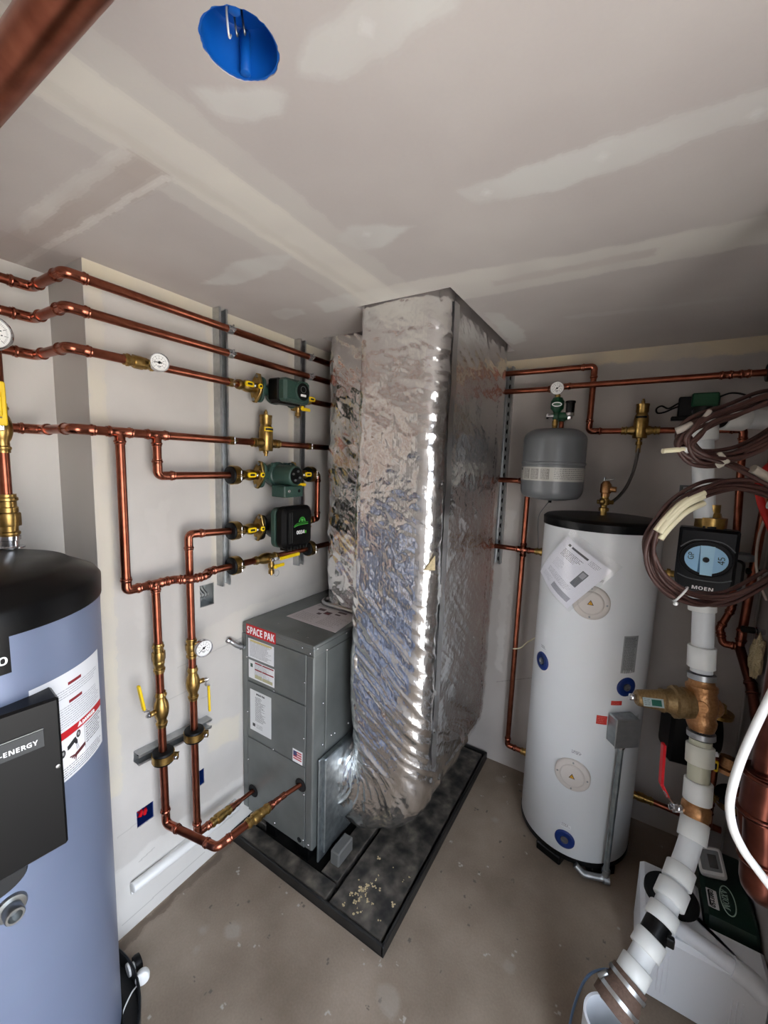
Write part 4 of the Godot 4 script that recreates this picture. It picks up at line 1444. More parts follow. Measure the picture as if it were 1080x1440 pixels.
	part(o, "drain_nipple", g, M.steel, "steel threaded pipe nipple")


# ---- pipework ----------------------------------------------------------------

func socket_profile(r: float, l: float) -> Array:
	# a pressed copper socket, from the fitting's body out to its mouth
	return [[r * 1.10, 0.0], [r * 1.10, l - 0.014], [r * 1.26, l - 0.0115], [r * 1.30, l - 0.009], [r * 1.26, l - 0.0065], [r * 1.10, l - 0.004], [r * 1.17, l - 0.002], [r * 1.17, l], [r * 0.99, l]]


func pipe_run(label: String, pts: Array, opt := {}) -> Node3D:
	# pipes, elbows, couplings and tees of one soldered run; each straight length and each fitting is a part
	var r: float = opt.get("r", R1)
	var bend: float = opt.get("bend", r * 2.3)
	var sock: float = opt.get("sock", 0.026)
	var m: Material = opt.get("mat", M.copper)
	var mf: Material = opt.get("fit", M.fitting)
	var o := thing(opt.get("name", "copper_pipe"), label, opt.get("cat", "pipe"), pts[0], opt.get("group", ""))
	var cuts := [0.0]
	for i in range(1, pts.size() - 1):
		var half: float = (pts[i - 1] - pts[i]).angle_to(pts[i + 1] - pts[i]) / 2
		cuts.append(bend / tan(half))
	cuts.append(0.0)
	for i in pts.size() - 1:
		var d: Vector3 = (pts[i + 1] - pts[i]).normalized()
		var a: Vector3 = pts[i] + d * (cuts[i] * 0.9)
		var b: Vector3 = pts[i + 1] - d * (cuts[i + 1] * 0.9)
		if (b - a).dot(d) > 0.004:
			part(o, "pipe", Geo.new().tube(PackedVector3Array([a, b]), r, 16), m)
	for i in range(1, pts.size() - 1):
		var d0: Vector3 = (pts[i - 1] - pts[i]).normalized()
		var d1: Vector3 = (pts[i + 1] - pts[i]).normalized()
		var g := Geo.new()
		var seg := [pts[i] + d0 * (cuts[i] + 0.002), pts[i], pts[i] + d1 * (cuts[i] + 0.002)]
		g.tube(fillet(seg, bend * 0.98, 10), r * 1.10, 16)
		for d in [d0, d1]:
			g.lathe(Geo.along(pts[i] + d * cuts[i], d), socket_profile(r, sock), 18)
		part(o, "elbow", g, mf)
	for q in opt.get("couplings", []):
		var g := Geo.new()
		for s in [-1.0, 1.0]:
			g.lathe(Geo.along(q[0], q[1] * s), socket_profile(r, sock * 1.15), 18)
		part(o, "coupling", g, mf)
	for q in opt.get("tees", []):
		var g := Geo.new()
		for s in [-1.0, 1.0]:
			g.lathe(Geo.along(q[0], q[1] * s), socket_profile(r, sock * 1.5), 18)
		g.lathe(Geo.along(q[0], q[2]), socket_profile(r, sock * 1.5), 18)
		part(o, "tee", g, mf)
	return o


func brass_union(o: Node3D, called: String, a: Vector3, b: Vector3, r: float, m: Material = null) -> MeshInstance3D:
	var l := a.distance_to(b)
	var g := Geo.new()
	var xf := Geo.along(a, b - a)
	g.lathe(xf, [[r, 0.0], [r * 1.22, 0.0], [r * 1.25, l * 0.07], [r * 1.42, l * 0.09], [r * 1.42, l * 0.14], [r * 1.2, l * 0.16], [r * 1.2, l * 0.28]], 20)
	g.lathe(xf, [[r * 1.1, l * 0.28], [r * 1.55, l * 0.28], [r * 1.6, l * 0.31], [r * 1.6, l * 0.55], [r * 1.55, l * 0.58], [r * 1.2, l * 0.58]], 6)
	g.lathe(xf, [[r * 1.2, l * 0.58], [r * 1.36, l * 0.60], [r * 1.36, l * 0.70], [r * 1.2, l * 0.72], [r * 1.2, l * 0.84], [r * 1.42, l * 0.86], [r * 1.42, l * 0.92], [r * 1.22, l * 0.94], [r * 1.22, l], [r, l]], 20)
	return part(o, called, g, m if m else M.brass)


func strap_clamp(p: Vector3, dir: Vector3, out: Vector3, r: float, m: Material, label: String, group: String) -> void:
	var o := thing("pipe_clamp", label, "pipe clamp", p, group)
	var g := Geo.new()
	var xf := Geo.along(p - dir * 0.012, dir)
	g.lathe(xf, [[r, 0.0], [r + 0.0025, 0.0], [r + 0.0025, 0.024], [r, 0.024], [r, 0.0]], 24)
	var side := out.cross(dir).normalized()
	part(o, "strap", g, m)
	g = Geo.new()
	for s in [-1.0, 1.0]:
		g.box(p + out * (r + 0.008) + side * 0.0035 * s, Vector3(0.003, 0.018, 0.022), 0.0008, Basis(side, out, side.cross(out)))
	part(o, "ear", g, m)
	g = Geo.new()
	g.cyl(p + out * (r + 0.010) - side * 0.014, p + out * (r + 0.010) + side * 0.014, 0.003, 8)
	g.lathe(Geo.along(p + out * (r + 0.010) + side * 0.006, side), [[0.0, 0.0], [0.0065, 0.0], [0.0065, 0.005], [0.0, 0.005]], 6)
	part(o, "bolt", g, M.chrome)


func cushion_clamp(p: Vector3, dir: Vector3, out: Vector3, label: String, group: String, r := R1, big := 0.040) -> Node3D:
	var o := thing("pipe_clamp", label, "pipe clamp", p, group)
	var g := Geo.new()
	g.lathe(Geo.along(p - dir * 0.024, dir), [[r, 0.0], [big - 0.006, 0.0], [big - 0.003, 0.003], [big - 0.003, 0.045], [big - 0.006, 0.048], [r, 0.048]], 28)
	part(o, "rubber_cushion", g, M.rubber)
	g = Geo.new()
	g.lathe(Geo.along(p - dir * 0.014, dir), [[big - 0.003, 0.0], [big, 0.0], [big, 0.028], [big - 0.003, 0.028]], 28)
	part(o, "strap", g, M.brass)
	var side := out.cross(dir).normalized()
	g = Geo.new()
	for s in [-1.0, 1.0]:
		g.box(p + out * (big + 0.007) + side * 0.004 * s, Vector3(0.003, 0.018, 0.027), 0.0008, Basis(side, out, side.cross(out)))
	part(o, "ear", g, M.brass)
	g = Geo.new()
	g.cyl(p + out * (big + 0.009) - side * 0.02, p + out * (big + 0.009) + side * 0.02, 0.003, 8)
	g.lathe(Geo.along(p + out * (big + 0.009) + side * 0.007, side), [[0.0, 0.0], [0.007, 0.0], [0.007, 0.005], [0.0, 0.005]], 6)
	part(o, "bolt", g, M.chrome)
	return o


func strut(label: String, a: Vector3, b: Vector3, out: Vector3, depth := 0.041) -> void:
	# an open channel of galvanised steel whose back lies on the wall
	var w := 0.041
	var t := 0.0026
	var lip := 0.009
	var h := w / 2
	var poly := PackedVector2Array([Vector2(-h, 0), Vector2(h, 0), Vector2(h, depth), Vector2(h - lip, depth), Vector2(h - lip, depth - 0.007), Vector2(h - lip + t, depth - 0.007), Vector2(h - lip + t, depth - t), Vector2(h - t, depth - t), Vector2(h - t, t),
		Vector2(-h + t, t), Vector2(-h + t, depth - t), Vector2(-h + lip - t, depth - t), Vector2(-h + lip - t, depth - 0.007), Vector2(-h + lip, depth - 0.007), Vector2(-h + lip, depth), Vector2(-h, depth)])
	var dir := (b - a).normalized()
	var x := out.cross(dir).normalized()
	var o := thing("strut_channel", label, "strut", a)
	part(o, "channel", Geo.new().extrude(poly, a.distance_to(b), Transform3D(Basis(x, out, x.cross(out)), (a + b) / 2)), M.zinc)
	var g := Geo.new()
	var n := int(a.distance_to(b) / 0.05)
	for k in n:
		g.extrude(oval(0.014, 0.028, 14), 0.0012, Transform3D(Basis(x, dir, x.cross(dir)), a + dir * (0.025 + k * 0.05) + out * (t + 0.0004)))
	var s := part(o, "slot", g, M.dark, "row of dark oval slots in the channel's back")
	s.set_meta("kind", "stuff")


func dial_image(seed_: int) -> Image:
	var im := blank(160, 160, Color(0.93, 0.93, 0.92))
	var c := Vector2(80, 80)
	for k in 41:
		var a := deg_to_rad(135.0 + 270.0 * k / 40.0)
		var d := Vector2(cos(a), sin(a))
		stroke(im, c + d * (60.0 if k % 5 else 52.0), c + d * 68.0, 1.0 if k % 5 else 2.0, Color(0.1, 0.1, 0.1))
	for k in 9:
		var a := deg_to_rad(135.0 + 270.0 * k / 8.0)
		im.fill_rect(Rect2i(int(80 + cos(a) * 41) - 4, int(80 + sin(a) * 41) - 3, 8, 6), Color(0.25, 0.25, 0.26))
	im.fill_rect(Rect2i(62, 112, 36, 7), Color(0.25, 0.25, 0.27))
	im.fill_rect(Rect2i(70, 126, 20, 4), Color(0.3 + seed_ * 0.01, 0.3, 0.3))
	return im


func gauge(label: String, p: Vector3, z: Vector3, r: float, needle_deg: float, stem: Array, up := Vector3.UP) -> Node3D:
	# round dial: steel case, printed face, needle and a brass stem along the given points
	var o := thing("gauge", label, "gauge", p)
	z = z.normalized()
	var g := Geo.new()
	g.lathe(Geo.along(p - z * 0.022, z), [[0.0, 0.0], [r * 0.9, 0.0], [r * 0.97, 0.004], [r * 0.97, 0.018], [r * 1.05, 0.020], [r * 1.05, 0.027], [r * 1.0, 0.030], [r * 0.92, 0.027], [r * 0.92, 0.021], [0.0, 0.021]], 40)
	part(o, "case", g, M.chrome)
	if not M.has("dial"):
		M.dial = pic(dial_image(1), 0.5)
	var xf := facing(p, z, up)
	part(o, "dial", Geo.new().extrude(oval(r * 1.84, r * 1.84, 40), 0.001, xf), M.dial)
	g = Geo.new()
	var a := deg_to_rad(needle_deg)
	var d := xf.basis * Vector3(cos(a), sin(a), 0)
	var sd := z.cross(d)
	g.tube(PackedVector3Array([p + z * 0.002 - d * r * 0.3, p + z * 0.002 + d * r * 0.72]), 0.0011, 6, false, PackedFloat32Array([0.0018, 0.0006]))
	g.cyl(p + z * 0.001, p + z * 0.0035, 0.0045, 10)
	part(o, "needle", g, M.ink)
	if stem.size() > 1:
		g = Geo.new()
		g.tube(PackedVector3Array(stem), 0.009, 12)
		g.lathe(Geo.along(stem[0], stem[1] - stem[0]), [[0.0, 0.004], [0.013, 0.004], [0.013, 0.016], [0.0, 0.016]], 6)
		part(o, "stem", g, M.brass)
	return o


func tab(o: Node3D, p: Vector3, z: Vector3, up: Vector3, w: float, h: float, called := "handle") -> MeshInstance3D:
	var k := part(o, called, Geo.new().extrude(rrect(w, h, minf(w, h) * 0.45), 0.008, facing(p, z, up), 0.0015), M.yellow, "yellow plastic grip")
	part(k, "grip_slot", Geo.new().extrude(rrect(w * 0.55, h * 0.4, h * 0.18), 0.001, facing(p + z * 0.0042, z, up)), M.ink)
	return k


func flange_valve(label: String, p: Vector3, s: float, group: String) -> Node3D:
	# isolation flange valve on a pipe along z at p; s = +1 has the flange towards -z
	var d := Vector3(0, 0, -s)
	var o := thing("flange_valve", label, "valve", p, group)
	var g := Geo.new()
	g.lathe(Geo.along(p - d * 0.055, d), [[R1, 0.0], [0.019, 0.0], [0.021, 0.006], [0.021, 0.018], [0.0185, 0.021], [0.0185, 0.030], [0.023, 0.036], [0.026, 0.052], [0.024, 0.068], [0.020, 0.078], [0.022, 0.092], [0.034, 0.098]], 24)
	g.cyl(p + Vector3(0.015, 0, 0), p + Vector3(0.036, 0, 0), 0.009, 14, 0.001)
	part(o, "body", g, M.brass)
	g = Geo.new()
	var poly := PackedVector2Array()
	for k in 24:
		var a := TAU * k / 24
		var e := Vector2(cos(a) * 0.036, sin(a) * 0.036)
		poly.push_back(e)
	var lug := PackedVector2Array([Vector2(0.010, 0.062), Vector2(-0.010, 0.062), Vector2(-0.036, 0.012), Vector2(-0.036, -0.012), Vector2(-0.010, -0.062), Vector2(0.010, -0.062), Vector2(0.036, -0.012), Vector2(0.036, 0.012)])
	var un: Array = Geometry2D.merge_polygons(poly, lug)
	var turn := deg_to_rad(-12.0)
	var xf := Transform3D(Basis(Vector3.BACK, turn), p + d * 0.047)
	g.extrude(un[0], 0.012, xf, 0.0015)
	part(o, "flange", g, M.brass)
	for k in [-1.0, 1.0]:
		g = Geo.new()
		var q: Vector3 = xf * Vector3(0, 0.050 * k, 0)
		g.lathe(Geo.along(q - d * 0.012, d), [[0.0, 0.0], [0.008, 0.0], [0.008, 0.008], [0.005, 0.008], [0.005, 0.03], [0.0, 0.03]], 6)
		part(o, "bolt", g, M.steel)
	g = Geo.new()
	g.ball(p + Vector3(0.040, 0, 0) + d * 0.004, 0.008, 1.0, 12)
	g.cyl(p + Vector3(0.03, 0, 0), p + Vector3(0.043, 0, 0), 0.006, 12)
	part(o, "stem_nut", g, M.chrome)
	tab(o, p + Vector3(0.042, 0.002, 0) - d * 0.026, Vector3.RIGHT, Vector3.UP, 0.045, 0.022)
	tab(o, p + Vector3(0.044, 0.002, 0) + d * 0.030, Vector3.RIGHT, Vector3.UP, 0.022, 0.022)
	return o


func drain_cock(o: Node3D, p: Vector3, hd: Vector3) -> void:
	# a small hanging boiler drain with a yellow lever
	var g := Geo.new()
	g.lathe(Geo.along(p, Vector3.DOWN), [[0.011, -0.02], [0.011, 0.0], [0.015, 0.006], [0.015, 0.022], [0.011, 0.026], [0.011, 0.034], [0.014, 0.036], [0.014, 0.052], [0.006, 0.054], [0.006, 0.060], [0.0, 0.060]], 18)
	g.cyl(p + Vector3(0.005, -0.014, 0), p + Vector3(0.026, -0.014, 0), 0.006, 10)
	var d := part(o, "drain_cock", g, M.brass)
	var q := p + Vector3(0.028, -0.014, 0)
	g = Geo.new()
	g.extrude(rrect(0.062, 0.016, 0.007), 0.005, facing(q + hd * 0.026, Vector3.RIGHT), 0.001)
	g.cyl(q - Vector3(0.003, 0, 0), q + Vector3(0.005, 0, 0), 0.011, 14, 0.001)
	part(d, "drain_lever", g, M.yellow)


func air_separator(label: String, p: Vector3, ax: Vector3) -> Node3D:
	# brass air eliminator: upright body on a horizontal pipe along ax
	var o := thing("air_separator", label, "air separator", p)
	var g := Geo.new()
	g.lathe(Geo.along(p - Vector3(0, 0.036, 0), Vector3.UP), [[0.0, 0.0], [0.028, 0.0], [0.031, 0.003], [0.031, 0.085], [0.028, 0.105], [0.0245, 0.112], [0.0235, 0.118], [0.0265, 0.122], [0.0265, 0.150], [0.028, 0.152], [0.028, 0.160], [0.0, 0.163]], 32)
	part(o, "body", g, M.brass)
	for s in [-1.0, 1.0]:
		g = Geo.new()
		g.lathe(Geo.along(p, ax * s), [[0.022, 0.02], [0.022, 0.036], [0.017, 0.048], [0.0165, 0.054], [0.020, 0.056], [0.020, 0.062], [0.017, 0.064], [0.017, 0.072], [0.0195, 0.074], [0.0195, 0.078], [R1, 0.078]], 20)
		part(o, "union", g, M.brass)
	g = Geo.new()
	g.lathe(Geo.along(p + Vector3(0, 0.126, 0), Vector3.UP), [[0.0, 0.0], [0.008, 0.0], [0.008, 0.014], [0.005, 0.016], [0.005, 0.022], [0.0, 0.023]], 12)
	part(o, "vent_cap", g, M.brass)
	g = Geo.new()
	g.lathe(Geo.along(p - Vector3(0, 0.036, 0), Vector3.DOWN), [[0.012, 0.0], [0.012, 0.010], [0.008, 0.011], [0.008, 0.022], [0.0, 0.022]], 12)
	part(o, "drain_plug", g, M.brass)
	var out := Vector3.RIGHT if absf(ax.z) > 0.5 else Vector3.BACK
	var ang := 90.0 if absf(ax.z) > 0.5 else 0.0
	g = Geo.new()
	g.patch(p, 0.0315, ang - 55, ang + 55, 0.052, 0.070, 8)
	var band := part(o, "maker_band", g, M.yellow if absf(ax.z) > 0.5 else M.brass)
	g = Geo.new()
	g.patch(p, 0.0318, ang - 45, ang + 42, 0.056, 0.066, 8)
	part(band, "print", g, M.ink)
	return o


func lever_valve(label: String, p: Vector3, ax: Vector3, r: float, stem: Vector3, lever: Vector3, mh: Material, length := 0.11) -> Node3D:
	# a ball valve in a run along ax, with its stem out to one side and a bent lever
	var o := thing("ball_valve", label, "valve", p)
	var g := Geo.new()
	g.lathe(Geo.along(p - ax * 0.070, ax), [[r, 0.0], [r * 1.22, 0.0], [r * 1.25, 0.008], [r * 1.42, 0.011], [r * 1.42, 0.016], [r * 1.2, 0.019], [r * 1.2, 0.032], [r * 1.5, 0.040], [r * 1.78, 0.056], [r * 1.86, 0.070], [r * 1.78, 0.084], [r * 1.5, 0.100], [r * 1.2, 0.108], [r * 1.2, 0.121], [r * 1.42, 0.124], [r * 1.42, 0.129], [r * 1.25, 0.132], [r * 1.22, 0.140], [r, 0.140]], 24)
	g.cyl(p + stem * r * 1.3, p + stem * (r * 1.3 + 0.024), 0.010, 14, 0.001)
	part(o, "body", g, M.brass)
	var q := p + stem * (r * 1.3 + 0.026)
	g = Geo.new()
	g.lathe(Geo.along(q, stem), [[0.0, -0.006], [0.006, -0.006], [0.006, 0.002], [0.009, 0.002], [0.009, 0.009], [0.005, 0.010], [0.005, 0.014], [0.0, 0.014]], 6)
	part(o, "stem_nut", g, M.chrome)
	g = Geo.new()
	var side := stem.cross(lever).normalized()
	var k := q + lever * 0.026 + stem * 0.014
	g.box(q + lever * 0.010 + stem * 0.003, Vector3(0.018, 0.034, 0.003), 0.0008, Basis(side, lever, side.cross(lever)))
	var dv := (k - (q + lever * 0.022)).normalized()
	g.box((k + q + lever * 0.022) / 2 + stem * 0.002, Vector3(0.014, 0.022, 0.003), 0.0008, Basis(side, dv, side.cross(dv)))
	var hd := part(o, "lever", g, M.chrome)
	g = Geo.new()
	g.extrude(rrect(0.017, length - 0.03, 0.006), 0.008, Transform3D(Basis(side, lever, side.cross(lever)), k + lever * (length / 2 - 0.012)), 0.0022)
	part(hd, "grip", g, mh)
	return o


func left_pipes() -> void:
	var X := 0.072
	strut("long upright galvanised strut on the left wall carrying the left ends of the pipes", Vector3(0, 1.288, 1.289), Vector3(0, 2.438, 1.289), Vector3.RIGHT)
	strut("upright galvanised strut on the left wall beside the crumpled duct", Vector3(0, 1.286, 0.825), Vector3(0, 2.438, 0.825), Vector3.RIGHT)
	strut("short level strut low on the left wall under the yellow-handled valves", Vector3(0, 0.712, 1.68), Vector3(0, 0.690, 1.375), Vector3.RIGHT)
	var XR := -0.155
	var ZB := 1.842
	# the two uppermost pipes go on round the corner behind the ducts and along the back wall
	pipe_run("topmost copper pipe along the left wall below the ceiling, bent round the wall corner", [Vector3(XR, 2.354, 2.9), Vector3(XR, 2.354, ZB), Vector3(X, 2.354, ZB), Vector3(X, 2.354, 0.072), Vector3(0.62, 2.354, 0.072)], {"couplings": [[Vector3(XR, 2.354, 1.955), Vector3.BACK]]})
	pipe_run("second copper pipe from the ceiling along the left wall", [Vector3(XR, 2.260, 2.9), Vector3(XR, 2.260, ZB), Vector3(X, 2.260, ZB), Vector3(X, 2.260, 0.072), Vector3(0.62, 2.260, 0.072)], {"couplings": [[Vector3(XR, 2.26, 1.955), Vector3.BACK]]})
	pipe_run("third copper pipe from the ceiling, with the round gauge", [Vector3(XR, 2.147, 2.9), Vector3(XR, 2.147, ZB), Vector3(X, 2.147, ZB), Vector3(X, 2.147, 1.235)], {})
	pipe_run("short copper pipe running from the small pump's valves behind the crumpled duct", [Vector3(X, 2.140, 0.80), Vector3(X, 2.140, 0.25)], {})
	pipe_run("fourth copper pipe from the ceiling, with two downward tees", [Vector3(XR, 1.913, 2.9), Vector3(XR, 1.913, ZB), Vector3(X, 1.913, ZB), Vector3(X, 1.913, 1.162)], {"couplings": [[Vector3(XR, 1.913, 1.955), Vector3.BACK]], "tees": [[Vector3(X, 1.913, 1.712), Vector3.BACK, Vector3.DOWN], [Vector3(X, 1.913, 1.592), Vector3.BACK, Vector3.DOWN]]})
	pipe_run("copper pipe from the gold air separator on the left wall to the crumpled duct", [Vector3(X, 1.913, 1.03), Vector3(X, 1.913, 0.25)], {})
	pipe_run("copper pipe dropping from the right-hand tee to the round green pump", [Vector3(X, 1.888, 1.592), Vector3(X, 1.770, 1.592), Vector3(X, 1.770, 1.235)], {})
	pipe_run("copper U-bend joining the round green pump to the big black pump", [Vector3(X, 1.770, 0.86), Vector3(X, 1.770, 0.740), Vector3(X, 1.530, 0.740), Vector3(X, 1.530, 0.80)], {"sock": 0.02, "bend": 0.022})
	# long drop from the left tee, along to the lower clamp
	pipe_run("long copper drop from the left tee turning along to the lowest level pipe", [Vector3(X, 1.888, 1.712), Vector3(X, 1.380, 1.712), Vector3(X, 1.380, 1.545), Vector3(0.118, 1.380, 1.505), Vector3(0.118, 1.380, 1.445), Vector3(X, 1.380, 1.395), Vector3(X, 1.380, 1.160)], {"tees": [[Vector3(X, 1.380, 1.614), Vector3.BACK, Vector3.DOWN]], "bend": 0.026, "sock": 0.02})
	pipe_run("copper pipe from the lowest ball valve behind the crumpled duct", [Vector3(X, 1.378, 1.035), Vector3(X, 1.378, 0.25)], {})
	# the two risers that feed the cabinet
	var o := pipe_run("left lower copper riser bending out to the cabinet's right-hand opening", [Vector3(X, 1.355, 1.614), Vector3(X, 0.410, 1.606), Vector3(0.322, 0.410, 1.560), Vector3(0.340, 0.413, 1.425)], {"bend": 0.040})
	brass_union(o, "union", Vector3(X, 1.155, 1.6125), Vector3(X, 1.040, 1.611), R1)
	brass_union(o, "union", Vector3(0.339, 0.413, 1.44), Vector3(0.351, 0.416, 1.335), R1)
	part(o, "reducer", Geo.new().lathe(Geo.along(Vector3(0.351, 0.416, 1.335), Vector3(0.11, 0.02, -0.99)), [[R1, 0.0], [R1 * 1.15, 0.0], [R1 * 1.2, 0.008], [R1 * 1.05, 0.02], [0.0125, 0.026], [0.0135, 0.034], [0.0125, 0.050], [0.011, 0.056], [0.0128, 0.062], [0.0128, 0.082], [0.0, 0.084]], 18), M.fitting)
	part(o, "narrow_pipe", Geo.new().tube(PackedVector3Array([Vector3(0.358, 0.417, 1.27), Vector3(0.386, 0.425, 1.17)]), 0.0098, 14), M.copper)
	o = pipe_run("right lower copper riser with the small gauge, ending at the cabinet's left-hand opening", [Vector3(X, 1.530, 1.235), Vector3(X, 1.545, 1.482), Vector3(X, 0.258, 1.476), Vector3(0.075, 0.252, 1.400)], {"bend": 0.034})
	brass_union(o, "union", Vector3(X, 1.125, 1.481), Vector3(X, 1.045, 1.481), R1)
	brass_union(o, "union", Vector3(0.075, 0.252, 1.415), Vector3(0.076, 0.249, 1.315), R1)
	part(o, "reducer", Geo.new().lathe(Geo.along(Vector3(0.076, 0.249, 1.315), Vector3(0.01, -0.02, -0.99)), [[R1, 0.0], [R1 * 1.15, 0.0], [R1 * 1.2, 0.008], [R1 * 1.05, 0.02], [0.0125, 0.026], [0.0135, 0.034], [0.0125, 0.050], [0.011, 0.056], [0.0, 0.058]], 18), M.fitting)
	part(o, "narrow_pipe", Geo.new().tube(PackedVector3Array([Vector3(0.076, 0.248, 1.27), Vector3(0.078, 0.245, 1.17)]), 0.0098, 14), M.copper)
	# clamps
	var D := Vector3(0, 0, 1)
	var names := ["topmost", "second", "third", "fourth"]
	var ys := [2.354, 2.260, 2.147, 1.913]
	for k in 4:
		strap_clamp(Vector3(X, ys[k], 1.283), D, Vector3.RIGHT, R1, M.zinc if k < 2 else M.brass, "%s strap clamp on the %s pipe at the long left strut" % ["silver" if k < 2 else "brass", names[k]], "strap clamps on the left wall struts")
	for k in [0, 1, 3]:
		strap_clamp(Vector3(X, ys[k] - (0.0 if k < 2 else 0.0), 0.812), D, Vector3.RIGHT, R1, M.zinc if k < 2 else M.brass, "%s strap clamp on the %s pipe at the strut beside the crumpled duct" % ["silver" if k < 2 else "brass", names[k]], "strap clamps on the left wall struts")
	var grp := "cushion clamps on the left wall struts"
	cushion_clamp(Vector3(X, 1.770, 1.272), D, Vector3.RIGHT, "black cushion clamp with brass band left of the round green pump", grp)
	cushion_clamp(Vector3(X, 1.533, 1.272), D, Vector3.RIGHT, "black cushion clamp with brass band left of the big black pump", grp)
	cushion_clamp(Vector3(X, 1.380, 1.272), D, Vector3.RIGHT, "black cushion clamp at the bottom of the long left strut", grp)
	cushion_clamp(Vector3(X, 1.770, 0.800), D, Vector3.RIGHT, "black cushion clamp between round green pump and crumpled duct", grp)
	cushion_clamp(Vector3(X, 1.378, 0.800), D, Vector3.RIGHT, "black cushion clamp on the lowest level pipe beside the crumpled duct", grp)
	cushion_clamp(Vector3(X, 0.700, 1.608), Vector3.UP, Vector3(0.8, 0, -0.6).normalized(), "black and brass cushion clamp on the left riser at the low strut", "cushion clamps on the low strut")
	cushion_clamp(Vector3(X, 0.714, 1.479), Vector3.UP, Vector3(0.8, 0, -0.6).normalized(), "black and brass cushion clamp on the right riser at the low strut", "cushion clamps on the low strut")
	# white half-round rail just above the floor
	var g := Geo.new()
	g.cyl(Vector3(0.019, 0.193, 1.715), Vector3(0.019, 0.165, 1.23), 0.020, 20, 0.004)
	g.box(Vector3(0.006, 0.179, 1.4725), Vector3(0.012, 0.040, 0.484), 0.001, Basis(Vector3.RIGHT, 0.0))
	solid("trim_rail", g, M.white, "white rounded rail lying low along the left wall near the floor", "rail", Vector3(0.02, 0.179, 1.47))
	# blurred pipe that crosses the view close to the camera, under the ceiling
	pipe_run("large dark copper pipe crossing under the ceiling at the top left corner", [Vector3(-0.235, 2.352, 2.150), Vector3(1.35, 2.352, 2.150)], {"r": 0.027})


